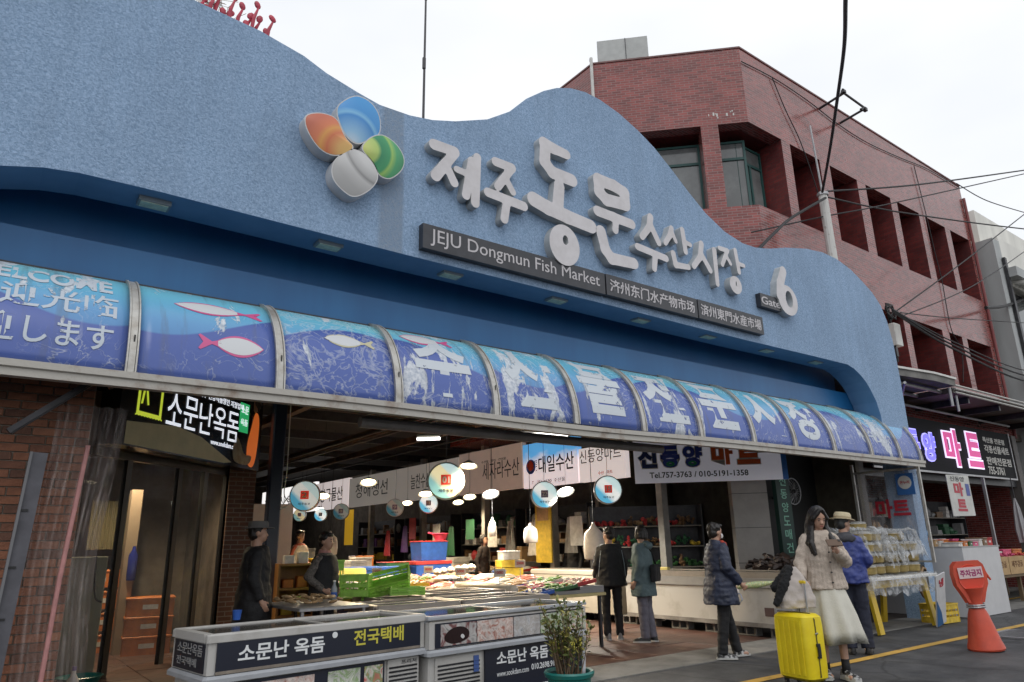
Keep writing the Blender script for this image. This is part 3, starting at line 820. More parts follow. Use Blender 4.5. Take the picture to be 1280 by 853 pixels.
pm = {
 'orange': petal_mat('orange petal print', [(.0, (.72, .50, .16)), (.30, (.72, .42, .14)), (.55, (.62, .17, .07)), (.68, (.70, .33, .08)), (.78, (.66, .20, .09)), (1.0, (.52, .14, .08))], (1.0, 0, .15)),
 'blue': petal_mat('blue petal print', [(.0, (.72, .80, .86)), (.3, (.30, .55, .80)), (.62, (.06, .28, .66)), (.68, (.22, .52, .80)), (.78, (.06, .30, .68)), (1.1, (.05, .30, .66))], (.35, 0, -.1)),
 'green': petal_mat('green petal print', [(.0, (.62, .66, .20)), (.33, (.42, .58, .16)), (.42, (.03, .25, .11)), (.62, (.04, .30, .12)), (.68, (.30, .52, .12)), (.80, (.06, .34, .14)), (1.1, (.03, .25, .11))], (.0, 0, .55)),
 'silver': petal_mat('silver petal print', [(.0, (.62, .62, .62)), (.40, (.55, .55, .55)), (.60, (.42, .42, .42)), (.66, (.26, .26, .26)), (.74, (.52, .52, .52)), (1.1, (.40, .40, .40))], (.95, 0, 1.05))}
def smooth_loop(pts, it=3):
    for _ in range(it):
        q = []
        for i in range(len(pts)):
            a, b_ = pts[i], pts[(i + 1) % len(pts)]
            q += [(a[0] * .75 + b_[0] * .25, a[1] * .75 + b_[1] * .25), (a[0] * .25 + b_[0] * .75, a[1] * .25 + b_[1] * .75)]
        pts = q
    return pts
def scale_loop(pts, k):
    cx = sum(p[0] for p in pts) / len(pts); cz = sum(p[1] for p in pts) / len(pts)
    return [(cx + (p[0] - cx) * k, cz + (p[1] - cz) * k) for p in pts]
logo = thing('emblem', 'raised emblem of four petals in orange, blue, green and silver', 'emblem', (0, 0, 0))
alus = mat('sign edge white', (0.60, 0.60, 0.60), rough=.35, var=.08)
lab = {'orange': 'orange petal', 'blue': 'blue petal', 'green': 'green petal', 'silver': 'silver petal'}
for k_, pts in PET.items():
    lp = scale_loop(smooth_loop(pts), 1.045)
    y0 = 6.05 if k_ != 'blue' else 6.062
    b = MB(); b.prism([lp], lambda u, v: (u, y0, v), lambda u, v: (u, 6.2, v))
    pt = b.build('petal', alus, logo, label=lab[k_])
    b = MB()
    f = scale_loop(lp, .955); n_ = len(f); cx = sum(p[0] for p in f) / n_; cz = sum(p[1] for p in f) / n_
    rings = [[(cx + (p[0] - cx) * s, y0 - .002 - .035 * (1 - s * s), cz + (p[1] - cz) * s) for p in f] for s in (1, .93, .8, .6, .4, .2, .04)]
    b.loft([r[::-1] for r in rings][::1], cap0=False); b.build('face', pm[k_], pt, smooth=True)

# big brushed Hangul title, each syllable a part
ttl = thing('title_lettering', 'large raised white Hangul title lettering with thick sides on the blue wall', 'lettering', (0, 0, 0))
letter_white = mat('aged white sign face', (0.66, 0.64, 0.66), rough=.5, color2=(0.55, 0.53, 0.54), vscale=5, ramp=(.4, .75))
letter_side = mat('aged white sign edge', (0.52, 0.54, 0.55), rough=.6, color2=(0.40, 0.42, 0.42), vscale=6)
def glyph(name, strokes, rings, parent, depth=.11, hole=True):
    loops = sdf_outline(strokes, rings)
    outs = [l for l in loops if area(l) > 0]; ins = [l for l in loops if area(l) < 0]
    if len(outs) == 0: outs = [l for l in loops]; ins = []
    b = MB()
    for o_ in outs:
        hs = [h for h in ins if inside(h[0], o_)]
        b.cur = 0
        b.prism([o_] + hs, lambda u, v: (u, YF - depth, v), lambda u, v: (u, YF - .0, v))
    ob = b.build(name, [letter_white, letter_side], parent)
    for p in ob.data.polygons: p.material_index = 0 if abs(p.normal.y) > .7 else 1
    return ob
S = lambda pts, a, b_=None: (pts, a, b_ if b_ else a)
glyph('letter', [S([(3.544, 5.705), (3.814, 5.708)], .068, .062), S([(3.814, 5.688), (3.568, 5.322)], .058, .066), S([(3.701, 5.499), (3.809, 5.31)], .05, .055),
                 S([(3.843, 5.491), (3.974, 5.479)], .042), S([(4.043, 5.668), (3.965, 5.20)], .05, .055), S([(4.125, 5.74), (4.091, 5.14)], .052, .058)], [], ttl)
glyph('letter', [S([(4.387, 5.768), (4.627, 5.765)], .06), S([(4.617, 5.742), (4.413, 5.449)], .052, .055), S([(4.526, 5.598), (4.635, 5.44)], .045), S([(4.272, 5.33), (4.793, 5.30)], .06, .062), S([(4.542, 5.29), (4.499, 5.05)], .056)], [], ttl)
glyph('letter', [S([(5.15, 6.29), (5.3, 6.262), (5.52, 6.25)], .085, .07), S([(5.167, 6.27), (5.15, 6.02), (5.27, 5.91), (5.598, 5.90)], .085, .09), S([(5.376, 5.75), (5.343, 5.5)], .085, .09), S([(4.95, 5.44), (5.175, 5.388), (5.486, 5.354), (5.893, 5.325)], .10, .095)],
      [(5.424, 4.95, .245, .272, .045, .065, 5.44, 5.02)], ttl)
glyph('letter', [S([(6.075, 6.06), (6.372, 6.055), (6.56, 6.01), (6.56, 5.83), (6.2, 5.80), (6.08, 5.88), (6.075, 6.06)], .092), S([(6.024, 5.585), (6.316, 5.575), (6.662, 5.563)], .075, .07), S([(6.36, 5.56), (6.335, 5.39)], .055),
                 S([(6.066, 5.30), (6.127, 5.064), (6.23, 4.96), (6.653, 4.985)], .088, .08)], [], ttl)
glyph('letter', [S([(7.054, 5.78), (7.011, 5.614), (6.852, 5.43)], 0.058, 0.052), S([(7.041, 5.66), (7.185, 5.42)], 0.052), S([(6.745, 5.254), (7.312, 5.211)], 0.053), S([(7.09, 5.2), (7.05, 5.0)], 0.052, 0.048)], [], ttl)
glyph('letter', [S([(7.486, 5.72), (7.438, 5.598), (7.326, 5.454)], 0.047, 0.043), S([(7.493, 5.659), (7.558, 5.535)], 0.036), S([(7.725, 5.76), (7.756, 5.42)], 0.047), S([(7.759, 5.574), (7.88, 5.559)], 0.036), S([(7.475, 5.329), (7.51, 5.16), (7.789, 5.187)], 0.050, 0.043)], [], ttl)
glyph('letter', [S([(8.139, 5.64), (8.079, 5.413), (7.911, 5.233)], 0.053, 0.047), S([(8.114, 5.47), (8.288, 5.246)], 0.047), S([(8.433, 5.61), (8.427, 5.06)], 0.050, 0.043)], [], ttl)
glyph('letter', [S([(8.568, 5.676), (8.769, 5.681)], 0.039), S([(8.747, 5.658), (8.597, 5.413)], 0.039), S([(8.732, 5.567), (8.808, 5.473)], 0.034), S([(8.965, 5.735), (9.004, 5.381)], 0.043), S([(9.022, 5.522), (9.15, 5.517)], 0.034)],
      [(8.881, 5.14, .145, .145, .016, .045, 8.895, 5.16)], ttl)
six = thing('gate_number', 'raised white numeral 6 at the right end of the blue wall', 'number', (0, 0, 0))
glyph('numeral', [S([(10.223, 5.663), (10.08, 5.40), (10.04, 5.2)], .085, .1)], [(10.25, 5.155, .27, .262, .10, .145, 10.29, 5.18)], six, .12)
tag(six)
board_black = mat('charcoal sign board', (0.035, 0.037, 0.045), rough=.4, var=.2, vscale=8)
txt_grey = mat('pale grey lettering', (0.56, 0.54, 0.56), rough=.5)
def board(x0, x1, z0, z1, text, label, bold=.008, d=.09, th=None, sp=1.0):
    t_ = thing('sign_board', label, 'sign', ((x0 + x1) / 2, YF, z0))
    w = x1 - x0; h = z1 - z0
    b = MB(); b.box(-w / 2, w / 2, -d, -.002, 0, h); b.build('board', board_black, t_)
    th = th or .62 * h
    b = MB(); b.text(text, (w * .93, th), (-w * .465, -d, (h - th) / 2), depth=.004, bold=bold, spacing=sp, res=4); b.build('lettering', txt_grey, t_)
    return t_
board(3.43, 6.10, 4.44, 4.725, 'JEJU Dongmun Fish Market', 'long charcoal sign board reading JEJU Dongmun Fish Market in English', th=.20, bold=.0)
board(6.125, 7.92, 4.445, 4.73, '济州东门水产物市场', 'middle charcoal sign board with nine Chinese characters ending in 市场', bold=.012)
board(7.945, 9.50, 4.45, 4.735, '済州東門水産市場', 'rightmost and shortest of the long charcoal boards, lettered in Japanese', bold=.012)
board(9.52, 10.06, 4.93, 5.15, 'Gate', 'small charcoal sign board reading Gate beside the numeral 6', bold=.012, th=.13)

# red ornament with dry twigs behind the parapet, and the thin mast
orn = thing('red_ornament', 'red painted metal ornament with dry twigs poking above the blue parapet', 'ornament', (1.22, 6.75, 6.62))
redm = mat('crimson painted metal', (0.42, 0.03, 0.06), rough=.45, var=.25, vscale=9)
for i in range(16):
    b = MB(); x = -.25 + i * .055 + rnd.uniform(-.02, .02)
    h = .34 + .15 * math.sin(i * 1.7)
    b.tube([(x, 0, 0), (x + .02, rnd.uniform(-.04, .04), h * .6), (x + .07, 0, h)], [.018, .022, .008], 6)
    b.ell((x + .05, 0, h), (.035, .02, .05), 8, 5, Euler((0, rnd.uniform(-1, 1), 0)).to_matrix())
    b.build('petal_blade', redm, orn)
b = MB()
for i in range(60):
    x = rnd.uniform(-.35, .2); b.tube([(x, .05, 0), (x + rnd.uniform(-.1, .1), .05, rnd.uniform(.2, .42)), (x + rnd.uniform(-.25, .2), .05, rnd.uniform(.35, .5))], .003, 3)
o = b.build('twigs', mat('dry twig', (0.20, 0.13, 0.07), rough=.8), orn); o['kind'] = 'stuff'
ms = thing('thin_mast', 'thin dark mast rising straight up from the dip in the blue parapet', 'mast', (3.57, 6.4, 6.0))
b = MB(); b.tube([(0, 0, 0), (.01, 0, 2.0), (-.01, .02, 4.2)], [.016, .012, .01], 6); b.tube([(0, 0, .9), (0, 0, 1.05)], .022, 6); b.tube([(.01, 0, 1.9), (.01, 0, 2.0)], .018, 6)
b.build('rod', steel_dark, ms)
# ================================================================== RED TILED BUILDING
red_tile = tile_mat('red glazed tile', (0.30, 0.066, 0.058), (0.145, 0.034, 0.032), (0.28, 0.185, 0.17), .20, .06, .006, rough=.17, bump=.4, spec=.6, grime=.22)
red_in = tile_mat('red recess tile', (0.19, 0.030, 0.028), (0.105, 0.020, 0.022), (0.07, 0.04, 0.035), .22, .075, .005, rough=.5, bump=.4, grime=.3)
rb = thing('red_building', 'three storey red tiled building with deep window bays and a chamfered corner', 'building', (0, 0, 0))
def ring_plan(d0, d1, xr=23.4):
    """plan outline between offsets d0 (outer) and d1 (inner) from the facade line"""
    k = math.tan(R(22.5))
    def off(d): return [(xr, 7.6 + d), (12.2 + k * d, 7.6 + d), (9.9 + d, 9.9 + k * d), (9.9 + d, 16)]
    return off(d0) + off(d1)[::-1]
def slab(name, z0, z1, d0, d1, m):
    b = MB(); b.prism([ring_plan(d0, d1)], lambda u, v: (u, v, z1), lambda u, v: (u, v, z0))
    return b.build(name, m, rb)
slab('parapet', 10.06, 11.93, 0, .3, red_tile)
slab('upper_wall', 6.66, 8.09, 0, .95, red_tile)
slab('lower_wall', 3.9, 5.2, 0, .95, red_tile)
slab('coping', 11.93, 11.97, -.02, .32, mat('tile coping', (0.16, 0.07, 0.065), rough=.5, var=.2))
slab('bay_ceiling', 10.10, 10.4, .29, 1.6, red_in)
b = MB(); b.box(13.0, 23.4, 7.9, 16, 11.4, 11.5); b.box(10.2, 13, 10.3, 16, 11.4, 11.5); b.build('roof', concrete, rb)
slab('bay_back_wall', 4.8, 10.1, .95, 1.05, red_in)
b = MB(); b.box(23.38, 23.42, 7.62, 16, 0, 11.9); b.build('side_wall', red_tile, rb)
glass_dk = mat('dark window glass', (0.045, 0.055, 0.06), rough=.06, spec=.8, var=.2, vscale=1.2)
glass_lt = mat('pale curtained glass', (0.20, 0.215, 0.215), rough=.08, spec=.8, color2=(0.11, 0.12, 0.12), vscale=1.4)
teal_fr = mat('teal window frame', (0.015, 0.075, 0.07), rough=.45)
def bay_window(cx, cy, w, z0, z1, rz, glass, panes=2, transom=.22, label=None):
    f = MB(); h = z1 - z0; t_ = .05
    M_ = Matrix.Translation((cx, cy, 0)) @ Matrix.Rotation(rz, 4, 'Z')
    def bx(mb, x0, x1, y0, y1, a, c_):
        vs = [M_ @ Vector((x, y, z)) for z in (a, c_) for y in (y0, y1) for x in (x0, x1)]
        mb.add(vs, [(0, 2, 3, 1), (4, 5, 7, 6), (0, 1, 5, 4), (2, 6, 7, 3), (0, 4, 6, 2), (1, 3, 7, 5)])
    bx(f, -w / 2, -w / 2 + t_, -.04, .04, z0, z1); bx(f, w / 2 - t_, w / 2, -.04, .04, z0, z1)
    bx(f, -w / 2 + t_, w / 2 - t_, -.04, .04, z0, z0 + t_); bx(f, -w / 2 + t_, w / 2 - t_, -.04, .04, z1 - t_, z1)
    if transom: bx(f, -w / 2 + t_, w / 2 - t_, -.038, .038, z1 - h * transom - .03, z1 - h * transom + .03)
    for k_ in range(1, panes):
        x = -w / 2 + w * k_ / panes; bx(f, x - .03, x + .03, -.036, .036, z0 + t_, z1 - h * transom - .03)
    win = f.build('window', teal_fr, rb, label=label)
    for k_ in range(panes):
        g_ = MB(); x0 = -w / 2 + w * k_ / panes; bx(g_, x0 + .01, x0 + w / panes - .01, -.008, .008, z0 + .02, z1 - h * transom)
        g_.build('pane', glass, win)
    if transom:
        g_ = MB(); bx(g_, -w / 2 + .02, w / 2 - .02, -.008, .008, z1 - h * transom, z1 - .02); g_.build('pane', glass, win)
# upper bays
up_p = [(13.41, 13.75), (14.98, 15.42), (16.68, 17.10), (18.38, 18.74), (19.99, 20.37), (21.60, 21.95), (23.22, 23.38)]
for x0, x1 in up_p:
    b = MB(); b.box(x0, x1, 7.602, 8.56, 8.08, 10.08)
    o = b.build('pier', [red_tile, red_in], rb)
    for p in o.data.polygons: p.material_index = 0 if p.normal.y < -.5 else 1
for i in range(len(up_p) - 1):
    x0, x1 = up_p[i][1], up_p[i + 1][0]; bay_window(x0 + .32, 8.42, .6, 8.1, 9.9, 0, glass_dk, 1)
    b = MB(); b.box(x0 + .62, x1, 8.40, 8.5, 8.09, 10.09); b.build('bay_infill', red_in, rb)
# chamfer
def onch(s, d): # s metres from the corner along the chamfer, d inward
    k = math.sqrt(.5); return (12.2 - s * k + d * k, 7.6 + s * k + d * k)
s0, s1 = .636, 1.004
P = [onch(s0, .002), onch(s1, .002), onch(s1, .5), onch(s0, .5)]
b = MB(); b.prism([P], lambda u, v: (u, v, 10.08), lambda u, v: (u, v, 8.08)); b.build('pier', red_tile, rb)
c_ = onch(2.05, .55); bay_window(c_[0], c_[1], 2.1, 8.1, 9.92, -R(45), glass_lt, 2, .26, 'curtained window in the chamfered bay')
b = MB(); b.ell((*onch(1.55, .66), 8.5), (.26, .1, .36), 10, 8, Euler((.0, 0, -.8)).to_matrix()); b.ell((*onch(1.75, .66), 8.4), (.3, .1, .25), 10, 8); 
b.build('white_bundle', mat('white cloth', (0.6, 0.6, 0.57), rough=.8, var=.15), rb)
c_ = onch(.33, .55); bay_window(c_[0], c_[1], .62, 8.1, 9.92, -R(45), glass_lt, 1, .24)
c1 = (12.2 + .4142 * .55, 8.15)
bay_window((c1[0] + 13.35) / 2, 8.17, 13.35 - c1[0], 8.1, 9.92, 0, glass_lt, 2, .24)
# lower bays
lo_p = [(12.25, 12.6), (14.0, 14.3), (15.9, 16.25), (17.86, 18.17), (20.02, 20.44), (21.23, 21.55), (23.14, 23.38)]
for x0, x1 in lo_p:
    b = MB(); b.box(x0, x1, 7.602, 8.56, 5.19, 6.67)
    o = b.build('pier', [red_tile, red_in], rb)
    for p in o.data.polygons: p.material_index = 0 if p.normal.y < -.5 else 1
for i in range(len(lo_p) - 1):
    x0, x1 = lo_p[i][1], lo_p[i + 1][0]
    if x0 < 17: continue
    bay_window(x0 + .4, 8.42, .75, 5.2, 6.6, 0, glass_lt, 1, .3)
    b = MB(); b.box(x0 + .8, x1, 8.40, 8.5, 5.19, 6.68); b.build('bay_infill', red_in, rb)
# details: downpipe, paint spots, roof box, flood-light frame, cable on the parapet
b = MB(); b.tube([(9.83, 9.86, 9.2), (9.83, 9.86, 12.05), (9.95, 10.0, 12.12)], .035, 8); b.build('downpipe', white_paint, rb)
b = MB(); b.tube([(23.42, 7.56, 4), (23.42, 7.56, 11.5)], .045, 8); b.build('downpipe', mat('red pipe', (0.22, 0.05, 0.05), rough=.5), rb)
b = MB(); b.obox((10.75, 9.75, 12.1), (1.15, .9, .95), rz=-R(45))
ro = b.build('roof_box', mat('pale grey metal', (0.42, 0.43, 0.42), rough=.5, var=.1), rb)
b = MB(); b.obox((10.80, 9.70, 12.1), (.012, .93, .95), rz=-R(45)); b.build('seam', steel_dark, ro)
b = MB()
for a_, c_ in (((15.39, 7.6, 11.63), (15.36, 6.95, 11.68)), ((15.36, 6.95, 11.68), (16.35, 6.95, 11.64)), ((16.33, 7.6, 11.57), (16.35, 6.95, 11.64)), ((15.36, 7.02, 11.68), (15.36, 6.95, 11.8)), ((16.3, 6.95, 11.64), (16.1, 6.95, 11.52))): b.tube([a_, c_], .03, 6)
b.obox((15.36, 6.95, 11.72), (.1, .08, .07)); b.obox((16.33, 6.95, 11.60), (.1, .08, .09))
b.build('lamp_frame', steel_dark, rb)
rnd2 = random.Random(3)
b = MB()
for i in range(9):
    s_ = rnd2.uniform(.08, .95); p_ = onch(s_, -.003); h = rnd2.uniform(.02, .09); z = 10.28 + rnd2.uniform(-.06, .08)
    b.obox((p_[0], p_[1], z), (rnd2.uniform(.015, .035), .006, h), rz=-R(45))
b.build('paint_spots', white_paint, rb)['kind'] = 'stuff'
wire_m = mat('black cable', (0.012, 0.012, 0.014), rough=.6)
def spline(pts, n=8):
    out = []
    for i in range(len(pts) - 1):
        p0 = Vector(pts[max(i - 1, 0)]); p1 = Vector(pts[i]); p2 = Vector(pts[i + 1]); p3 = Vector(pts[min(i + 2, len(pts) - 1)])
        for k_ in range(n):
            t = k_ / n; out.append(.5 * ((2 * p1) + (p2 - p0) * t + (2 * p0 - 5 * p1 + 4 * p2 - p3) * t * t + (3 * p1 - p0 - 3 * p2 + p3) * t ** 3))
    out.append(Vector(pts[-1])); return out
b = MB(); b.tube(spline([(12.18, 7.57, 11.56), (13.48, 7.57, 11.65), (14.81, 7.57, 11.6), (16.11, 7.57, 11.45), (17.56, 7.57, 11.42), (19.49, 7.57, 11.6), (21.16, 7.57, 11.8), (23.35, 7.57, 11.85)]), .012, 5)
b.tube(spline([(13.34, 7.56, 11.62), (13.71, 7.56, 10.92), (14.16, 7.56, 10.24), (14.54, 7.56, 9.25), (14.9, 7.56, 8.0)]), .012, 5)
b.tube(spline([(20.2, 7.56, 11.6), (20.38, 7.56, 9.92), (20.45, 7.56, 8.97), (20.54, 7.56, 8.13), (20.5, 7.56, 6.8), (20.9, 7.56, 6.2), (20.6, 7.56, 5.3)]), .012, 5)
b.build('surface_cable', wire_m, rb)

# ================================================================== SHOP UNDER THE RED BUILDING
shop = thing('corner_shop', 'dim grocery shop front under the red building, with lit black fascia sign', 'shop', (0, 0, 0))
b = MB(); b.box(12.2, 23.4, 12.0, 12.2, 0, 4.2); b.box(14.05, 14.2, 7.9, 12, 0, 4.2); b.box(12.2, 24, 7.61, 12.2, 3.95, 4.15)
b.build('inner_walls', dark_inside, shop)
for x in (14.1, 22.6):
    b = MB(); b.box(x, x + .3, 7.4, 7.7, 0, 4.0); b.build('pillar', mat('shop pillar', (0.10, 0.09, 0.085), rough=.6, var=.2), shop)
b = MB(); b.box(14.3, 22.6, 7.5, 7.9, 2.62, 2.78); b.build('header', steel_dark, shop)
sb = thing('shop_sign', 'black shop sign with glowing violet and magenta Hangul under the concrete awning', 'sign', (0, 7.3, 0))
b = MB(); b.box(14.6, 22.05, 0, .12, 2.80, 3.98); b.build('board', mat('sign black', (0.010, 0.010, 0.012), rough=.7, spec=.15), sb)
b = MB(); b.box(14.6, 22.05, -.02, .02, 2.76, 2.80); b.box(22.05, 22.09, -.02, .12, 2.76, 4.0); b.build('frame', galv, sb)
neon_w = glow('white neon halo', (0.80, 0.72, .95), 1.0); neon_v = glow('violet sign light', (0.14, 0.12, 0.85), 1.15); neon_m = glow('magenta sign light', (0.55, 0.03, 0.22), .75)
neon_l = glow('lavender edge light', (0.42, 0.40, 1.0), 1.1)
def neon(ch, x0, x1, z0, z1, halo, face, yo=0, bh=.075, bf=.035):
    w = x1 - x0; h = z1 - z0
    b = MB(); b.text(ch, (w, h), (x0, -.03, z0), depth=.02, bold=bh); o = b.build('sign_letter', halo, sb)
    b = MB(); b.text(ch, (w * .90, h * .92), (x0 + .05 * w, -.051, z0 + .04 * h), depth=.012, bold=bf); b.build('letter_face', face, o)
neon('신', 15.15, 15.85, 2.98, 3.70, neon_l, neon_v, bh=.07)
neon('동', 15.95, 16.75, 2.98, 3.70, neon_l, neon_v, bh=.07)
neon('양', 16.88, 17.52, 3.00, 3.68, neon_l, neon_v, bh=.07)
neon('마', 17.95, 18.85, 2.93, 3.86, neon_w, neon_m)
neon('트', 19.15, 20.0, 2.95, 3.86, neon_w, neon_m)
dimw = glow('dim sign lettering', (0.40, 0.39, 0.36), .12)
for t_, z, w in (('특산품 전문점', 3.66, 1.35), ('각종선물세트', 3.40, 1.55), ('판매전문점', 3.10, 1.55), ('755-3761', 2.86, 1.0)):
    b = MB(); b.text(t_, (w, .20 if z < 3.5 else .14), (20.35, -.004, z), depth=.003, bold=.02); b.build('small_lettering', dimw, sb)
hb = thing('hanging_banner', 'white hanging banner with red Hangul below the glowing shop sign', 'banner', (17.45, 6.9, 1.8))
bw_m = mat('white banner fabric', (0.55, 0.55, 0.52), rough=.6, var=.12, vscale=3)
b = MB(); b.obox((0, 0, .44), (1.12, .012, .88), ry=R(-1)); b.build('cloth', bw_m, hb)
b = MB(); b.text('마', (.46, .30), (-.30, -.008, .42), depth=.003, bold=.05); b.build('lettering', redp, hb)
b = MB(); b.text('트', (.46, .26), (-.26, -.008, .10), depth=.003, bold=.05); b.build('lettering', redp, hb)
b = MB(); b.text('신동양', (.72, .11), (-.42, -.008, .74), depth=.003, bold=.02); b.build('small_lettering', black, hb)
b = MB(); b.box(.30, .48, -.012, -.007, .44, .70); b.build('blue_patch', mat('blue patch', (0.05, 0.08, 0.3), rough=.5), hb)
# awnings
aw = thing('concrete_awning', 'weathered concrete awning slab with pale edge beside the blue wall', 'awning', (0, 0, 0))
b = MB(); b.prism([[(14.1, 7.58), (14.1, 6.45), (15.6, 6.25), (16.6, 6.25), (16.6, 7.58)]], lambda u, v: (u, v, 4.62), lambda u, v: (u, v, 4.48)); b.build('slab', concrete, aw)
b = MB(); b.prism([[(14.05, 7.58), (14.05, 6.42), (15.6, 6.22), (16.63, 6.22), (16.63, 7.58)]], lambda u, v: (u, v, 4.665), lambda u, v: (u, v, 4.621)); b.build('edge_cap', white_paint, aw)
b = MB()
for y in (6.6, 7.1): b.tube([(14.1, y, 4.40), (16.7, y, 4.42)], .04, 8)
b.tube([(16.5, 6.35, 4.45), (16.5, 6.35, 4.05)], .035, 8); b.tube([(14.6, 6.4, 4.35), (16.4, 7.5, 4.0)], .03, 8); b.build('pipe', galv, aw)
aw2 = thing('metal_awning', 'long low metal awning with parallel pale gutter pipes along the shop front', 'awning', (0, 0, 0))
b = MB(); b.box(16.66, 30, 6.35, 7.58, 4.36, 4.48); b.build('deck', mat('brown awning underside', (0.09, 0.075, 0.065), rough=.6, var=.3, vscale=3), aw2)
for k_, (y, z) in enumerate(((6.30, 4.52), (6.30, 4.44), (6.30, 4.36))):
    b = MB(); b.tube([(16.66, y, z), (30, y, z)], .022, 6); b.build('gutter_pipe', alu, aw2)
for x in (17.5, 19.2, 21, 23, 25.5):
    b = MB(); b.box(x, x + .08, 6.4, 7.55, 4.22, 4.355); b.build('beam', steel_dark, aw2)
b = MB(); b.tube([(16.9, 6.4, 4.33), (16.9, 6.4, 3.98)], .03, 8); b.tube([(14.3, 7.2, 4.2), (22, 7.2, 4.18)], .03, 8); b.build('drain_pipe', galv, aw2)

# ================================================================== GREY AND CREAM BUILDING BEYOND
gb = thing('grey_building', 'pale grey and cream building with a louvred awning beyond the red one', 'building', (0, 0, 0))
gwall = mat('grey painted render', (0.42, 0.44, 0.44), rough=.7, var=.10, vscale=1.3, streak=True)
cream = mat('cream painted render', (0.72, 0.71, 0.66), rough=.65, var=.10, vscale=1.6, streak=True)
b = MB(); b.box(24.0, 24.5, 7.22, 16, 0, 10.2); b.build('side_wall', gwall, gb)
b = MB(); b.box(24.5, 40, 7.24, 16, 0, 7.0); b.box(24.5, 40, 7.24, 16, 8.8, 10.35); b.box(24.5, 24.72, 7.24, 8, 7, 8.8); b.box(27.4, 40, 7.24, 8, 7, 8.8); b.build('front_wall', cream, gb)
b = MB(); b.box(24.8, 40, 7.8, 16, 10.35, 11.6); b.build('penthouse', cream, gb)
b = MB(); b.box(24.4, 40, 6.9, 7.24, 8.95, 9.25); b.build('ledge', gwall, gb)
for i in range(12):
    b = MB(); b.obox((24.9 + i * .28, 7.0, 8.86), (.05, .75, .10), rx=R(12)); b.build('louvre', white_paint, gb)
b = MB(); b.box(24.72, 27.4, 7.5, 7.6, 7.0, 8.8); w_ = b.build('window', steel_dark, gb)
for i in range(3):
    b = MB(); b.box(24.8 + i * .88, 25.6 + i * .88, 7.47, 7.495, 7.08, 8.6); b.build('pane', glass_dk, w_)
b = MB(); b.box(24.5, 40, 7.05, 7.23, 6.6, 6.95); b.build('balcony_edge', cream, gb)
b = MB(); b.box(24.35, 24.5, 7.12, 7.2, 4, 9.6); b.build('corner_pipe', steel_dark, gb)

# ================================================================== POLE AND CABLES
po = thing('utility_pole', 'white painted pipe pole standing behind the blue wall with a small camera', 'pole', (13.6, 6.95, 4.5))
b = MB(); b.tube([(.02, 0, 0), (.0, 0, 4.0)], [.105, .09], 12); b.build('pole', mat('chipped white paint', (0.58, 0.57, 0.54), rough=.5, color2=(0.30, 0.27, 0.24), vscale=9, ramp=(.58, .7)), po)
b = MB(); b.tube([(0, 0, 4.0), (-.08, 0, 5.6)], .022, 6); b.build('mast', galv, po)
b = MB(); b.obox((.12, -.1, 2.28), (.26, .10, .10), ry=.1); b.tube([(0, 0, 2.28), (.1, -.08, 2.28)], .02, 6); b.build('camera', steel_dark, po)
for z in (1.0, 1.9, 3.95):
    b = MB(); b.lathe([(.11, -.03), (.118, -.03), (.118, .03), (.11, .03)], (0, 0, z), 12); b.build('band', galv, po)
def cable(pts, r, label, group=None):
    b = MB(); b.tube(spline(pts, 10), r, 6)
    return tag(b.build('cable', wire_m), label, 'cable', group)
cable([(6.35, 2.6, 7.16), (7.53, 3.2, 7.61), (8.86, 3.9, 7.99), (10.3, 4.8, 8.17), (11.7, 5.7, 8.3), (13.12, 6.7, 8.26)], .027, 'thick black cable dropping from the top of the picture to the white pole')
cable([(13.5, 6.85, 8.3), (12.17, 6.9, 7.5), (11.3, 6.8, 6.9), (10.58, 6.75, 6.35)], .03, 'thick black cable slanting from the white pole down behind the blue parapet')
cable([(13.6, 6.92, 8.51), (17.5, 6.52, 9.7), (24.0, 5.93, 11.93)], .02, 'uppermost of the black cables running right from the white pole')
cable([(13.6, 6.9, 8.38), (17.0, 6.78, 8.9), (24.0, 6.28, 10.11), (34, 5.5, 12)], .018, 'black cable running nearly level across the window bays to the right edge')
cable([(11.5, 7.4, 7.2), (13.6, 6.97, 7.95), (16.0, 6.66, 8.8), (24.0, 5.95, 11.83)], .015, 'thin black cable crossing the white pole low and rising to the right edge')
cable([(20.0, 6.54, 10.51), (22.0, 6.55, 10.59), (26.0, 6.71, 11.36)], .014, 'short thin cable above the far corner of the red roof')
cable([(15.5, 6.7, 6.11), (18.5, 6.34, 7.76), (24.0, 6.18, 10.65)], .015, 'thin cable climbing steeply from the junction box across the red bays')
cable([(15.5, 6.65, 5.96), (19.0, 6.37, 7.29), (26.0, 6.93, 10.19)], .013, 'thin cable climbing gently from the junction box past the grey wall')
cable([(21.0, 6.81, 7.24), (23.5, 7.1, 7.85), (27.0, 7.5, 8.93)], .05, 'thick taped cable in front of the grey wall at the right edge')
cable([(14.8, 6.47, 5.9), (17.8, 6.63, 5.6), (24.0, 7.15, 5.64), (30, 7.4, 6.4)], .026, 'lowest of the sagging cables right of the junction box', 'cables bundled right of the junction box')
cable([(14.8, 6.46, 5.93), (17.8, 6.61, 5.68), (24.0, 7.12, 5.8), (30, 7.4, 6.6)], .022, 'middle of the sagging cables right of the junction box', 'cables bundled right of the junction box')
cable([(14.8, 6.5, 5.98), (17.8, 6.6, 5.76), (24.0, 7.1, 5.95), (30, 7.4, 6.9)], .016, 'upper of the sagging cables right of the junction box', 'cables bundled right of the junction box')
cable([(14.8, 6.33, 5.84), (17.8, 6.5, 6.3), (24.0, 6.83, 7.33)], .011, 'thin cable running level from the junction box over the red wall')
jb = thing('junction_box', 'small pale junction box with tangled wires on the edge of the blue wall', 'junction box', (15.45, 6.85, 5.0))
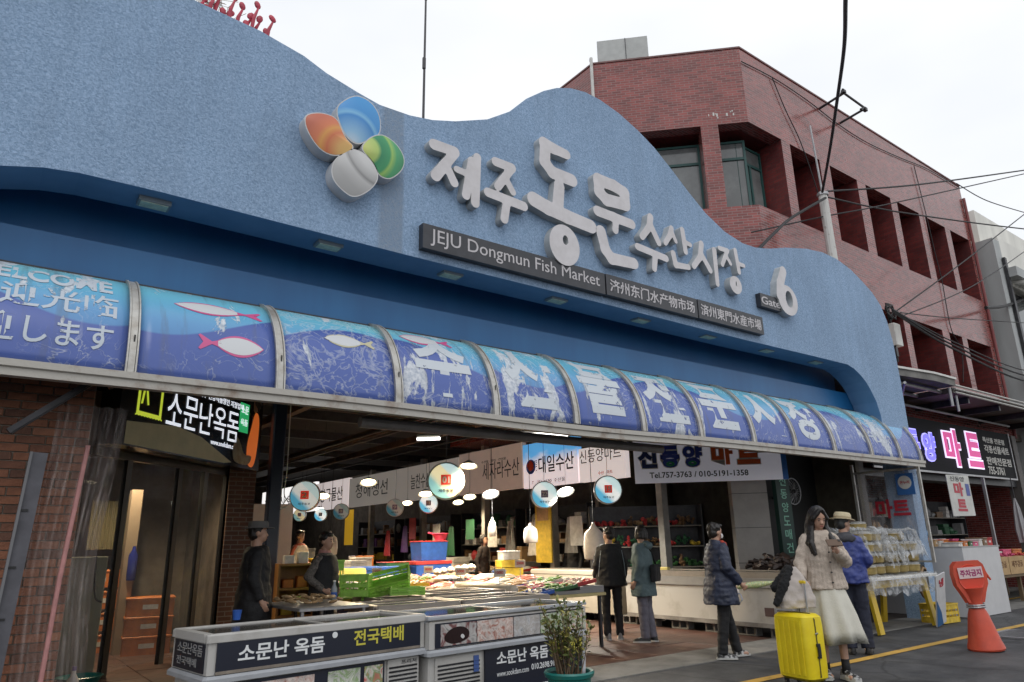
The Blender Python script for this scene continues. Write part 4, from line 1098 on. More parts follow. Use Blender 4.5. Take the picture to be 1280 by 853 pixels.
b = MB(); b.cbox(-.05, .22, -.1, .1, .35, .85, .02); b.build('box', white_paint, jb)
b = MB()
for i in range(7):
    b.tube(spline([(rnd.uniform(-.1, .15), rnd.uniform(-.1, .05), .95), (rnd.uniform(-.25, .2), -.05, 1.1), (rnd.uniform(-.2, .1), -.08, 1.25), (-.3, -.1, 1.05 + i * .03)], 5), .016, 5)
b.tube([(.0, 0, 1.25), (.02, 0, .0)], .03, 6); b.build('wire_tangle', wire_m, jb)
b = MB(); b.box(-.06, .02, -.05, .03, .1, .3); b.build('clamp', steel_dark, jb)
# ================================================================== MARKET HALL INTERIOR
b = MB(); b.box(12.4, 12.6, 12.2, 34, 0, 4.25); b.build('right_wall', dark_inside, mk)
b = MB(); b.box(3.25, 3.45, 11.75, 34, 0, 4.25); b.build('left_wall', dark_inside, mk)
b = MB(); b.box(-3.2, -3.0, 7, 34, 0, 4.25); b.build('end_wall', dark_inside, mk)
rusty = mat('rusty beam', (0.11, 0.07, 0.045), rough=.7, color2=(0.04, 0.03, 0.025), vscale=4)
for x, z0, w in ((5.55, 3.30, .10), (7.6, 3.6, .08), (3.9, 3.5, .12)):
    b = MB(); b.box(x, x + w, 7.05, 30, z0, z0 + .14); b.build('beam', rusty, mk)
for y in (8.5, 11, 13.5, 16, 19, 22):
    b = MB(); b.box(3.5, 12.4, y, y + .1, 3.86, 4.05); b.build('cross_beam', steel_dark, mk)
b = MB()
for x, z in ((5.1, 3.2), (5.3, 3.18), (8.8, 3.75)): b.tube([(x, 7.1, z), (x, 28, z)], .025, 6)
o = b.build('conduit', steel_dark, mk); o['kind'] = 'stuff'
# columns along the right row of stalls
for y in (9.35, 12.6, 15.3, 18.5, 21.9):
    b = MB(); b.box(10.5, 10.66, y, y + .14, 0, 3.9); b.build('stall_post', mat('stall post', (0.25, 0.24, 0.22), rough=.6, var=.2), mk)

# ---- sign boards over the right-hand row, all facing the aisle (-X)
def side_sign(y0, y1, z0, z1, face, label, texts, x=9.68, edge=None):
    t_ = thing('stall_sign', label, 'sign', (x, y0, z0)); w = y1 - y0; h = z1 - z0
    b = MB(); b.box(0, .12, .01, w - .01, 0, h); b.build('face', face, t_)
    fm = lambda X, Z: (lambda u, v, d: (-.003 - d, w - X - u, Z + v))
    for s_, tx, tz, tw, th, m_, bd in texts:
        b = MB(); b.text(s_, (tw, th), depth=.003, bold=bd, fmap=fm(tx, tz)); b.build('lettering', m_, t_)
    return t_
ink = mat('black ink', (0.015, 0.013, 0.012), rough=.6)
redink = mat('red seal ink', (0.5, 0.03, 0.02), rough=.6)
lit1 = mat('lit ivory sign', (0.7, 0.65, 0.62), rough=.5, emit=(0.80, 0.70, 0.68), estr=.62)
lit2 = mat('faintly glowing beige sign', (0.50, 0.42, 0.36), rough=.5, var=.05, emit=(0.6, 0.45, 0.38), estr=.22)  # faint emission brightens this board though it is no lamp
lit3 = mat('grey-white sign', (0.55, 0.52, 0.50), rough=.5, emit=(0.6, 0.55, 0.5), estr=.22)
lit4 = mat('bright lit sign', (0.8, 0.8, 0.8), rough=.5, emit=(1, .97, .95), estr=1.0)
def sky_sign():
    m = mat('lit sign with blue sky print', (0.7, 0.7, 0.75), rough=.5); t = m.node_tree; p = t.nodes['Principled BSDF']
    co = _n(t, 'ShaderNodeTexCoord'); sp = _n(t, 'ShaderNodeSeparateXYZ'); t.links.new(co.outputs['Generated'], sp.inputs[0])
    a = _n(t, 'ShaderNodeMath', operation='ADD'); t.links.new(sp.outputs['Z'], a.inputs[0])
    n = _n(t, 'ShaderNodeTexNoise', Scale=4.0); t.links.new(co.outputs['Generated'], n.inputs['Vector'])
    m2 = _n(t, 'ShaderNodeMath', operation='MULTIPLY'); m2.inputs[1].default_value = .5; t.links.new(n.outputs['Fac'], m2.inputs[0]); t.links.new(m2.outputs[0], a.inputs[1])
    r = _n(t, 'ShaderNodeValToRGB'); r.color_ramp.elements[0].position = .72; r.color_ramp.elements[0].color = (.80, .70, .72, 1)
    r.color_ramp.elements[1].position = 1.15; r.color_ramp.elements[1].color = (.10, .38, .75, 1)
    t.links.new(a.outputs[0], r.inputs[0]); t.links.new(r.outputs[0], p.inputs['Base Color']); t.links.new(r.outputs[0], p.inputs['Emission Color'])
    p.inputs['Emission Strength'].default_value = .7
    return m
lit_sky = sky_sign()
side_sign(9.44, 10.74, 2.56, 3.22, lit1, 'lit ivory stall sign with black brush Hangul, nearest to the blue and red banner', [('신동양마트', .04, .36, 1.16, .26, ink, .0), ('수산 · 마트', .55, .10, .4, .07, redink, .01)])
s2 = side_sign(10.76, 12.58, 2.57, 3.52, lit_sky, 'lit stall sign with blue sky print and a round red and blue logo', [('대일수산', .55, .28, 1.15, .36, ink, .012), ('늘푸른', .36, .34, .14, .24, ink, 0), ('T.  751-4590  수산물', .3, .06, 1.1, .09, ink, 0)])
b = MB(); b.lathe([(.16, 0), (.16, .006)], (-.008, 1.54, .45), 20, axis='x'); lg = b.build('logo', mat('logo blue', (.05, .12, .5), rough=.5), s2)
b = MB(); b.lathe([(.11, 0), (.11, .004)], (-.013, 1.54, .47), 20, axis='x'); b.build('logo_centre', mat('logo red', (.65, .08, .05), rough=.5), lg)
side_sign(12.6, 15.22, 2.60, 3.60, lit2, 'plain beige stall sign with thin black brush Hangul', [('세자라수산', 1.05, .28, 1.45, .40, ink, -.0), ('수산물 · 활어 · 건어물', 1.0, .68, 1.0, .06, ink, 0)])
side_sign(15.24, 18.6, 2.62, 3.55, lit3, 'greyish stall sign partly hidden by the round lamp sign and cables', [('늘찬수산생선매장', .9, .30, 2.2, .40, ink, 0), ('ㅁㅁㅁㅁㅁ', 1.6, .08, 1.4, .08, ink, 0)])
side_sign(18.62, 21.8, 2.65, 3.55, lit3, 'greyish stall sign with a brown seal, fourth along the aisle beyond the beige one', [('청해생선', .5, .25, 2.2, .45, ink, 0)])
side_sign(21.84, 24.6, 2.68, 3.6, lit1, 'brightly lit stall sign far down the aisle with bold black Hangul', [('영국물산', .4, .25, 1.9, .45, ink, .01)])
side_sign(24.64, 30.5, 2.7, 3.7, lit4, 'farthest and brightest of the stall signs along the aisle', [('제주수산 동해수산', .4, .25, 5.0, .45, ink, .0)])

# ---- the angled banner at the aisle corner
A0, A1 = Vector((9.50, 9.05, 0)), Vector((11.42, 7.22, 0)); dA = (A1 - A0); LA = dA.length; azA = math.atan2(dA.y, dA.x)
bn = thing('shop_banner', 'wide white banner with blue, green and orange Hangul and a telephone number', 'banner', (A0.x, A0.y, 2.40), azA)
ban_m = mat('printed banner white', (0.80, 0.79, 0.84), rough=.45, color2=(0.72, 0.71, 0.80), vscale=1.2, emit=(0.7, 0.7, .8), estr=.14)  # slight emission added to the cloth to whiten it
b = MB(); b.box(0, LA, 0, .04, 0, .98); b.build('cloth', ban_m, bn)
b = MB(); b.box(LA - .09, LA + .001, -.004, .044, 0, .98); b.build('edge', mat('blue banner edge', (0.03, 0.16, 0.55), rough=.5), bn)
blu = mat('banner blue', (0.03, 0.06, 0.36), rough=.5); grn = mat('banner green', (0.02, 0.28, 0.13), rough=.5); orr = mat('banner orange', (0.72, 0.13, 0.03), rough=.5); nvy = mat('banner navy', (0.012, 0.03, 0.13), rough=.5)
def outlined(ch, x, z, w, h, m_, k_=.05):
    b = MB(); b.text(ch, (w, h), (x, -.004, z), depth=.003, bold=k_ + .035); o_ = b.build('letter_outline', white_paint, bn)
    b = MB(); b.text(ch, (w * .93, h * .93), (x + .035 * w, -.0085, z + .035 * h), depth=.003, bold=k_); b.build('letter', m_, o_)
outlined('신', .06, .25, .36, .42, nvy); outlined('동', .46, .25, .36, .42, blu); outlined('양', .86, .25, .36, .42, blu); outlined('마', 1.36, .27, .40, .42, orr); outlined('트', 1.80, .27, .42, .42, orr)
b = MB()
for x in (.64, 1.03):
    prof = smooth_loop([(x - .10, .33), (x, .39), (x + .10, .33), (x, .27)], 3); inn = scale_loop(prof, .35)
    b.prism([prof, inn], lambda u, v: (u, -.014, v), lambda u, v: (u, -.011, v))
o = b.build('green_ring', grn, bn); o['kind'] = 'stuff'
b = MB(); b.text('Tel.757-3763 / 010-5191-1358', (1.72, .105), (.26, -.004, .085), depth=.003, bold=.018); b.build('telephone_number', ink, bn)

# ---- corner shop inside the aisle corner
cs = thing('dried_goods_shop', 'dim shop at the aisle corner with shelves of red and green produce', 'shop', (0, 0, 0))
b = MB(); b.box(10.7, 12.4, 11.3, 11.4, 0, 3.9); b.box(13.9, 14.04, 7.3, 12, 0, 4.2); b.build('back_wall', mat('shop back wall', (0.10, 0.085, 0.06), rough=.7, var=.3), cs)
b = MB(); b.obox((11.36, 8.05, 1.7), (.62, .34, 3.4), rz=azA); b.build('pillar', mat('tiled pillar', (0.30, 0.28, 0.26), rough=.5, var=.08), cs)
for z in (1.0, 1.6, 2.2):
    b = MB(); b.obox((11.358, 8.047, z), (.624, .344, .008), rz=azA); b.build('tile_joint', steel_dark, cs)
b = MB(); b.box(11.75, 14.0, 8.2, 8.3, 0, 3.4); b.build('dark_partition', mat('near black panel', (0.02, 0.02, 0.02), rough=.6), cs)
vs_ = thing('vertical_sign', 'tall narrow dark green sign with vertical outlined Hangul beside the pale pillar', 'sign', (11.62, 7.62, 1.05))
b = MB(); b.box(0, .42, 0, .08, 0, 1.5); b.build('board', mat('dark green board', (0.012, 0.045, 0.035), rough=.4), vs_)
for i, ch in enumerate('신동양도매건어물'[:6]):
    b = MB(); b.text(ch, (.2, .17), (.11, -.003, 1.28 - i * .235), depth=.003, bold=.01); b.build('letter', glow('green letter light', (0.16, 0.34, 0.26), .18), vs_)
fan = thing('wall_fan', 'dark round wall fan in the black shop recess behind the woman', 'fan', (12.35, 7.75, 2.25))
b = MB(); b.tube([(0 + .24 * math.cos(k_ * PI / 12), 0, .24 * math.sin(k_ * PI / 12)) for k_ in range(25)], .012, 5)
for k_ in range(18):
    a = k_ * PI / 9; b.tube([(.04 * math.cos(a), -.03, .04 * math.sin(a)), (.15 * math.cos(a), -.04, .15 * math.sin(a)), (.24 * math.cos(a), 0, .24 * math.sin(a))], .004, 4)
b.build('cage', galv, fan)
for k_ in range(3):
    b = MB(); b.obox((.10 * math.cos(k_ * 2.09), .01, .10 * math.sin(k_ * 2.09)), (.16, .01, .09), ry=-k_ * 2.09, rx=.3); b.build('blade', mat('fan blade', (0.12, 0.12, 0.12), rough=.4), fan)
b = MB(); b.tube([(0, .02, 0), (0, .2, 0), (0, .45, -.1)], .02, 6); b.ell((0, 0, 0), (.045, .05, .045), 10, 6); b.build('motor', black, fan)

COLS = {'red': (0.42, 0.03, 0.03), 'green': (0.03, 0.11, 0.03), 'yellow': (0.60, 0.42, 0.04), 'orange': (0.55, 0.16, 0.03), 'white': (0.62, 0.60, 0.56), 'blue': (0.02, 0.09, 0.38),
        'lime green': (0.30, 0.58, 0.08), 'pink': (0.60, 0.08, 0.18), 'brown': (0.16, 0.09, 0.04), 'tan': (0.42, 0.27, 0.13), 'grey': (0.22, 0.22, 0.22), 'dark green': (0.02, 0.09, 0.04), 'purple': (0.14, 0.05, 0.18), 'silver': (0.45, 0.45, 0.45)}
def cm(n): return mat(n + ' goods', COLS[n], rough=.5, var=.18, vscale=9)
def carton(loc, size, colr, label, rz=0, name='box', cat='box', lid=None, group=None):
    t_ = thing(name, label, cat, loc, rz, group); w, d, h = size
    b = MB(); b.cbox(-w / 2, w / 2, -d / 2, d / 2, 0, h * .88, .01); b.build('body', cm(colr), t_)
    b = MB(); b.cbox(-w / 2 - .012, w / 2 + .012, -d / 2 - .012, d / 2 + .012, h * .885, h, .01); b.build('lid', cm(lid or colr), t_)
    b = MB(); b.box(-w * .16, w * .16, -d / 2 - .006, -d / 2 - .001, h * .35, h * .6); b.build('label_patch', cm('white'), t_)
    return t_
def crate(loc, size, colr, label, rz=0, fill=None, rot=None, group=None):
    """open plastic crate with slotted walls"""
    t_ = thing('crate', label, 'crate', loc, rz, group, rot); w, d, h = size; th = .012
    b = MB(); b.box(-w / 2, w / 2, -d / 2, d / 2, 0, th)
    for z0, z1 in ((th, h * .30), (h * .42, h * .58), (h * .70, h * .93)):
        b.box(-w / 2, w / 2, -d / 2, -d / 2 + th, z0, z1); b.box(-w / 2, w / 2, d / 2 - th, d / 2, z0, z1)
        b.box(-w / 2, -w / 2 + th, -d / 2 + th, d / 2 - th, z0, z1); b.box(w / 2 - th, w / 2, -d / 2 + th, d / 2 - th, z0, z1)
    n_ = max(3, int(w / .09))
    for i in range(n_ + 1):
        x = -w / 2 + w * i / n_
        b.box(x - .006, x + .006, -d / 2 - .003, -d / 2 + th + .002, .004, h * .95); b.box(x - .006, x + .006, d / 2 - th - .002, d / 2 + .003, .004, h * .95)
    n_ = max(3, int(d / .09))
    for i in range(n_ + 1):
        y = -d / 2 + d * i / n_
        b.box(-w / 2 - .003, -w / 2 + th + .002, y - .006, y + .006, .004, h * .95); b.box(w / 2 - th - .002, w / 2 + .003, y - .006, y + .006, .004, h * .95)
    b.build('slatted_body', cm(colr), t_)
    b = MB(); e = .012
    b.box(-w / 2 - e, w / 2 + e, -d / 2 - e, -d / 2 + .004, h * .93, h); b.box(-w / 2 - e, w / 2 + e, d / 2 - .004, d / 2 + e, h * .93, h)
    b.box(-w / 2 - e, -w / 2 + .004, -d / 2 + .004, d / 2 - .004, h * .93, h); b.box(w / 2 - .004, w / 2 + e, -d / 2 + .004, d / 2 - .004, h * .93, h)
    b.build('rim', cm(colr), t_)
    return t_
def heap(mb, x0, x1, y0, y1, z, n, s, rr, el=1.8, zj=.03):
    for _ in range(n):
        r_ = s * rr.uniform(.7, 1.3)
        mb.ell((rr.uniform(x0, x1), rr.uniform(y0, y1), z + rr.uniform(0, zj)), (r_ * el, r_ * .7, r_ * .45), 7, 4, Euler((rr.uniform(-.3, .3), rr.uniform(-.3, .3), rr.uniform(0, 3.1))).to_matrix())
fish_m = [mat('silver fish skin', (0.42, 0.42, 0.40), rough=.28, var=.3, vscale=30), mat('red fish skin', (0.48, 0.17, 0.12), rough=.3, var=.3, vscale=30), mat('pale squid', (0.62, 0.55, 0.46), rough=.35, var=.15, vscale=20),
          mat('brown dried fish', (0.30, 0.19, 0.09), rough=.5, var=.3, vscale=30), mat('dark fish skin', (0.08, 0.085, 0.09), rough=.3, var=.3, vscale=30), mat('green leaves', (0.12, 0.26, 0.05), rough=.5, var=.3, vscale=30)]
FN = ['silver fish', 'red fish', 'pale squid', 'brown dried fish', 'dark fish', 'green leaves']
def real_fish(mb, x, y, z, L_, rz, rr, tilt=0):
    """a fish: spindle body, tail fin, dorsal fin"""
    M_ = Matrix.Translation((x, y, z)) @ Matrix.Rotation(rz, 4, 'Z') @ Matrix.Rotation(tilt, 4, 'Y')
    rings = []
    for t, ry, rz_ in ((0, .004, .006), (.06, .035, .05), (.2, .055, .10), (.4, .06, .12), (.62, .045, .09), (.82, .02, .04), (.88, .014, .03)):
        rings.append([M_ @ Vector(((t - .5) * L_, math.cos(k_ * PI / 4) * ry * L_ * 2 * .8, math.sin(k_ * PI / 4) * rz_ * L_ * .75 + .03 * L_)) for k_ in range(8)])
    mb.loft(rings)
    mb.add([M_ @ Vector(p) for p in ((.37 * L_, 0, .035 * L_), (.52 * L_, -.09 * L_, .03 * L_), (.47 * L_, 0, .03 * L_), (.52 * L_, .09 * L_, .03 * L_), (.37 * L_, 0, .02 * L_))], [(0, 1, 2), (0, 2, 3), (4, 2, 1), (4, 3, 2)])
def tray(loc, size, colr, kind, label, rr, rz=0, tilt=0, n=10, group=None):
    t_ = thing('tray', label, 'tray', loc, rz, group, (0, tilt, rz)); w, d = size; h = .05
    b = MB(); b.box(-w / 2, w / 2, -d / 2, d / 2, 0, .008)
    for a in ((-w / 2, w / 2, -d / 2, -d / 2 + .01), (-w / 2, w / 2, d / 2 - .01, d / 2), (-w / 2, -w / 2 + .01, -d / 2 + .01, d / 2 - .01), (w / 2 - .01, w / 2, -d / 2 + .01, d / 2 - .01)): b.box(*a, .008, h)
    b.build('dish', cm(colr), t_)
    n = 6
    b = MB(); heap(b, -w * .44, w * .44, -d * .44, d * .44, .02, 26, .022, rr, 1.0, .012); b.build('crushed_ice', mat('crushed ice', (.62, .64, .65), rough=.25, var=.1), t_)['kind'] = 'stuff'
    b = MB()
    if kind in (0, 1, 4, 3):
        for i in range(n): real_fish(b, rr.uniform(-w * .12, w * .12), -d * .4 + d * .8 * (i + .5) / n, .03 + .02 * (i % 2), min(w, .40) * 1.0, rr.uniform(-.15, .15) + (PI if i % 2 else 0), rr)
    else: heap(b, -w * .42, w * .42, -d * .4, d * .4, .03, n * 4, .028, rr, 1.7, .05)
    o_ = b.build('contents', fish_m[kind], t_, smooth=45); o_['kind'] = 'stuff'
    return t_

# ---- display shelves with produce inside the corner shop (red row, green rows)
def shelf_unit(loc, w, h, rows, rz, label, cols, rr, depth=.4, veg=False):
    t_ = thing('shelf_unit', label, 'shelves', loc, rz)
    b = MB()
    for sx in (-1, 1): b.box(sx * w / 2 - .015, sx * w / 2 + .015, -depth / 2, depth / 2, 0, h)
    b.box(-w / 2, w / 2, depth / 2 - .01, depth / 2 + .01, 0, h); b.build('frame', steel_dark, t_)
    for r_ in range(rows):
        z = .12 + (h - .15) * r_ / rows
        b = MB(); b.box(-w / 2 + .016, w / 2 - .016, -depth / 2, depth / 2 - .012, z, z + .02); sh = b.build('shelf', mat('shelf board', (0.22, 0.2, 0.17), rough=.6), t_)
        c_ = cols[r_ % len(cols)]
        per = {}
        x = -w / 2 + .06
        while x < w / 2 - .08:
            ww = rr.uniform(.07, .15) if veg else rr.uniform(.10, .34); hh = rr.uniform(.2, .8) * (h / rows); cc = rr.choice(c_)
            pb = per.setdefault(cc, MB()); dy = rr.uniform(0, .12)
            if veg:
                for q in range(9): pb.ell((x + rr.uniform(0, ww), -depth / 2 + .06 + dy + rr.uniform(0, .16), z + .04 + hh * rr.uniform(0, .8) * .7), (rr.uniform(.02, .045), .03, rr.uniform(.02, .045)), 6, 4)
            elif rr.random() < .45: pb.obox((x + ww / 2, -depth / 2 + .12 + dy, z + .021 + hh / 2), (ww * .86, .2, hh), rz=rr.uniform(-.35, .35), ry=rr.uniform(-.08, .08))
            elif rr.random() < .6: pb.ell((x + ww / 2, -depth / 2 + .12 + dy, z + .02 + hh * .42), (ww * .55, .09, hh * .45), 8, 6, Euler((0, rr.uniform(-.3, .3), 0)).to_matrix())
            else:
                for q in range(3): pb.obox((x + ww / 2 + rr.uniform(-.01, .01), -depth / 2 + .1 + dy, z + .021 + hh * (q + .5) / 3.6), (ww * .9, .18, hh / 3.9), rz=rr.uniform(-.1, .1))
            x += ww * rr.uniform(.95, 1.6)
        for cc, mb in per.items(): o_ = mb.build('packets', cm(cc), sh); o_['kind'] = 'stuff'
    return t_
rr = random.Random(11)
shelf_unit((10.9, 10.2, 0), 2.2, 2.1, 5, R(-38), 'shelves of green and red packets inside the dim corner shop', [['green', 'dark green'], ['green', 'brown', 'dark green'], ['dark green', 'green', 'brown'], ['brown', 'dark green', 'yellow', 'red'], ['red', 'brown', 'red', 'tan']], rr, veg=True)
shelf_unit((12.9, 11.6, 0), 2.0, 2.2, 5, R(-20), 'second shelf of packets deeper in the corner shop', [['brown', 'green'], ['red', 'tan'], ['dark green', 'red']], rr, veg=True)

# ---- stall backs along the right row: shelves, panels, hanging goods
shelf_unit((11.6, 13.6, 0), 2.3, 2.3, 5, R(-90), 'dark shelf unit behind the beige sign stall', [['brown', 'grey', 'tan'], ['grey', 'white'], ['tan', 'brown', 'grey']], rr)
shelf_unit((11.6, 16.5, 0), 2.6, 2.3, 5, R(-90), 'cluttered shelf unit in the stall beyond the seated seller', [['grey', 'brown', 'white'], ['dark green', 'grey'], ['brown', 'red', 'white']], rr)
shelf_unit((11.6, 19.8, 0), 2.8, 2.3, 5, R(-90), 'shelf unit with yellow crates low down in a stall along the aisle', [['yellow', 'yellow', 'white'], ['brown', 'white', 'grey'], ['grey', 'dark green']], rr)
shelf_unit((11.6, 23.3, 0), 2.8, 2.3, 5, R(-90), 'shelf unit with purple and brown goods far down the aisle', [['purple', 'brown'], ['brown', 'grey'], ['yellow', 'brown']], rr)
yp = thing('notice_board', 'tall yellow board standing at the back of the lit fish stall', 'panel', (10.35, 12.75, 1.0))
b = MB(); b.cbox(-.02, .02, -.28, .28, 0, 1.35, .01); b.build('panel', cm('yellow'), yp)
b = MB(); b.box(-.03, -.021, -.2, .2, .9, 1.2); b.build('notice', cm('tan'), yp)
yq = thing('yellow_banner', 'narrow yellow cloth banner hanging between the round signs far down the aisle', 'banner', (9.9, 21.9, 1.5))
b = MB(); b.box(0, .02, 0, .62, 0, 1.1); b.build('cloth', mat('glowing yellow cloth', (0.75, 0.45, 0.04), rough=.6, emit=(.8, .45, .03), estr=.35), yq)  # glow put into the cloth itself so it looks lamplit
yq2 = thing('pale_partition', 'plain beige partition panel beyond the man in the grey hat', 'panel', (4.75, 14.6, 1.15))
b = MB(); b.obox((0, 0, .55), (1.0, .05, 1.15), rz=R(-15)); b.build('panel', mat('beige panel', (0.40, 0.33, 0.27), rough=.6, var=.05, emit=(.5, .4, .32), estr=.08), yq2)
for i, (x, y, z, c_, nm) in enumerate(((10.3, 18.7, 1.9, 'red', 'red lidded'), (10.3, 11.6, 1.65, 'silver', 'pale'))):
    p_ = thing('poster', '%s poster on a post of the %s stall' % (nm, ('far', 'near')[i]), 'poster', (x, y, z))
    b = MB(); b.box(0, .01, -.2, .2, -.3, .3); b.build('sheet', cm(c_), p_)
ps = [(10.45, 14.9, 1.35, 'white', 'white notice sheet on the post beside the seated seller'), (10.45, 15.9, 1.55, 'dark green', 'dark green notice on a post behind the round signs'), (10.45, 17.6, 1.5, 'white', 'white apron pinned up beyond the green notice')]
for x, y, z, c_, lb in ps:
    b = MB(); b.box(x, x + .01, y - .2, y + .2, z, z + .5); tag(b.build('notice', cm(c_)), lb, 'notice')

# ---- hanging round number signs
def disc_sign(P, r_, num, label, em=.55, rz=R(-32), warm=False):
    t_ = thing('round_sign', label, 'sign', P, rz, 'round number signs over the fish aisle')
    b = MB(); b.lathe([(r_ * .93, -.05), (r_, -.04), (r_, .04), (r_ * .93, .05)], (0, 0, 0), 28, axis='y'); b.build('rim', mat('sign rim white', (0.5, 0.5, 0.5), rough=.3, metal=.2), t_)
    key = 'disc face %.2f %d' % (em, warm)
    if key not in MATS:
        m = mat(key, (.6, .6, .6), rough=.4); t = m.node_tree; p = t.nodes['Principled BSDF']
        co = _n(t, 'ShaderNodeTexCoord'); sp = _n(t, 'ShaderNodeSeparateXYZ'); t.links.new(co.outputs['Generated'], sp.inputs[0])
        a = _n(t, 'ShaderNodeMath', operation='ADD'); t.links.new(sp.outputs['X'], a.inputs[0]); t.links.new(sp.outputs['Z'], a.inputs[1])
        r = _n(t, 'ShaderNodeValToRGB'); e = r.color_ramp.elements
        e[0].position = .45; e[0].color = (.10, .42, .62, 1) if not warm else (.25, .50, .50, 1); e[1].position = 1.5; e[1].color = (.55, .72, .72, 1)
        x = e.new(.62); x.color = (.75, .78, .75, 1) if not warm else (.85, .75, .45, 1); x = e.new(.95); x.color = (.8, .82, .78, 1) if not warm else (.85, .72, .42, 1)
        dv = _n(t, 'ShaderNodeMath', operation='MULTIPLY'); dv.inputs[1].default_value = .75; t.links.new(a.outputs[0], dv.inputs[0]); t.links.new(dv.outputs[0], r.inputs[0])
        t.links.new(r.outputs[0], p.inputs['Base Color']); t.links.new(r.outputs[0], p.inputs['Emission Color']); p.inputs['Emission Strength'].default_value = em
    b = MB(); b.lathe([(r_ * .92, -.051), (r_ * .92, -.056)], (0, 0, 0), 28, axis='y'); b.lathe([(r_ * .92, .051), (r_ * .92, .056)], (0, 0, 0), 28, axis='y')
    fc = b.build('lit_face', MATS[key], t_); fc['kind'] = 'stuff'
    b = MB(); q = r_ * .27; b.box(-q, q, -.062, -.057, -q * .8, q * 1.2); sq = b.build('number_square', mat('red square light', (.65, .05, .03), rough=.5, emit=(.7, .05, .03), estr=.4 if em > .4 else .1) if num[0] == '!' else mat('ink square', (.25, .18, .3), rough=.5), t_)
    b = MB(); b.text(num.strip('!'), (q * 1.4, q * 1.3), (-q * .7, -.063, -q * .45), depth=.002, bold=.03); b.build('number', white_paint, sq)
    b = MB(); b.text('제주동문', (r_ * .8, r_ * .16), (-r_ * .4, -.057, -r_ * .6), depth=.002, bold=.01); b.build('small_lettering', ink, t_)
    b = MB(); b.tube([(0, 0, r_), (.01, 0, r_ + .25), (0, 0, 4.2 - P[2])], .004, 5); b.build('hanger', steel_dark, t_)
    return t_
disc_sign((6.08, 9.95, 2.40), .30, '!01', 'largest and warmest round sign, with red square 01, hanging in mid aisle', .8, warm=True)
disc_sign((7.7, 13.3, 2.26), .20, '13', 'small bright round sign just below and left of the large 01 sign', .9)
disc_sign((8.4, 10.3, 2.26), .245, '22', 'round lit sign numbered 22 with bluish left edge', .75)
disc_sign((8.8, 9.05, 2.27), .245, '!15', 'round lit sign with a red 15, nearest the blue and orange banner', .8)
disc_sign((5.25, 13.9, 2.40), .30, '!2', 'large pale round sign with red square 2 farther down the aisle', .5)
disc_sign((6.6, 16.4, 2.16), .15, '5', 'small round sign right of and below the pale sign with the red 2', .9)
disc_sign((5.95, 16.0, 2.13), .14, '6', 'small brownish round sign below the pale sign with the red 2', .4, warm=True)
disc_sign((7.75, 14.9, 2.26), .20, '9', 'dull unlit round sign left of the large 01 sign', .05)
disc_sign((7.45, 17.2, 2.28), .20, '8', 'dull round sign above the yellow cloth banner', .10)

# ---- pendant lamps (lit)
lamp_shade = mat('enamel lamp shade', (0.5, 0.5, 0.48), rough=.35)
bulb = glow('white lamp light', (1.0, .96, .86), 14)
bulbw = glow('warm lamp light', (1.0, .84, .55), 12)
def pendant(P, label, warm=False, watts=30, r_=.15, tilt=.35, top=4.2, rz=0):
    t_ = thing('pendant_lamp', label, 'lamp', P, rz, 'lit pendant lamps over the fish stalls')
    M_ = Euler((-tilt, .15, 0)).to_matrix()
    b = MB(); rings = []
    for rr_, z in ((.03, .10), (.05, .09), (r_ * .8, .03), (r_, 0), (r_ * .97, .004), (r_ * .75, .03), (.04, .07)):
        rings.append([M_ @ Vector((rr_ * math.cos(k_ * PI / 10), rr_ * math.sin(k_ * PI / 10), z)) for k_ in range(20)])
    b.loft(rings); b.build('shade', lamp_shade, t_, smooth=50)
    b = MB(); b.loft([[M_ @ Vector((q * math.cos(k_ * PI / 8), q * math.sin(k_ * PI / 8), z)) for k_ in range(16)] for q, z in ((r_ * .3, .035), (r_ * .72, .022), (r_ * .74, .004), (r_ * .3, -.004))]); b.build('bulb', bulbw if warm else bulb, t_)
    b = MB(); b.tube([(0, 0, .09), (.01, 0, .3), (0, .02, top - P[2])], .0035, 4); b.build('cord', wire_m, t_)
    ld = bpy.data.lights.new('lamp_light', 'SPOT'); ld.energy = watts; ld.shadow_soft_size = .1; ld.spot_size = R(155); ld.spot_blend = .5
    ld.color = (1, .80, .52) if warm else (1, .93, .80)
    lo = bpy.data.objects.new('lamp_light', ld); col.objects.link(lo); lo.parent = t_; lo.location = (0, -.02, -.04); lo.rotation_euler = (-tilt * .4, 0, 0)
LW = 2.2
pendant((6.35, 9.7, 2.62), 'warm dish lamp in front of the large 01 sign', True, 150 * LW, .15, .2)
pendant((7.9, 11.3, 2.32), 'bright tilted dish lamp right of the 01 sign, under the beige stall sign', False, 140 * LW, .17, .5)
pendant((8.7, 10.05, 2.30), 'bright tilted dish lamp between the 22 and 15 round signs', False, 110 * LW, .17, .5)
pendant((7.0, 12.2, 2.36), 'dish lamp low behind the large 01 sign', True, 120 * LW, .15, .3)
pendant((8.8, 13.4, 2.42), 'dish lamp in the row under the beige stall sign, farther back', True, 110 * LW)
pendant((5.6, 11.8, 2.5), 'warm lamp over the green crates', True, 110 * LW)
pendant((5.9, 14.6, 2.45), 'warm lamp over the yellow clothed table', True, 150 * LW)
pendant((9.2, 17.0, 2.5), 'warm lamp over a stall midway down the aisle', True, 120 * LW)
pendant((8.2, 20.5, 2.5), 'lamp farther down the aisle', False, 160 * LW)
pendant((9.9, 15.6, 2.45), 'warm lamp inside the stall behind the seated seller', True, 90 * LW)
pendant((1.7, 11.7, 2.9), 'warm lamp added to brighten the left glass fronted shop', True, 230, .12, .1)  # added lamp, lifts the dark interior behind the door glass
tube_m = glow('fluorescent tube light', (1, .96, .9), 5)
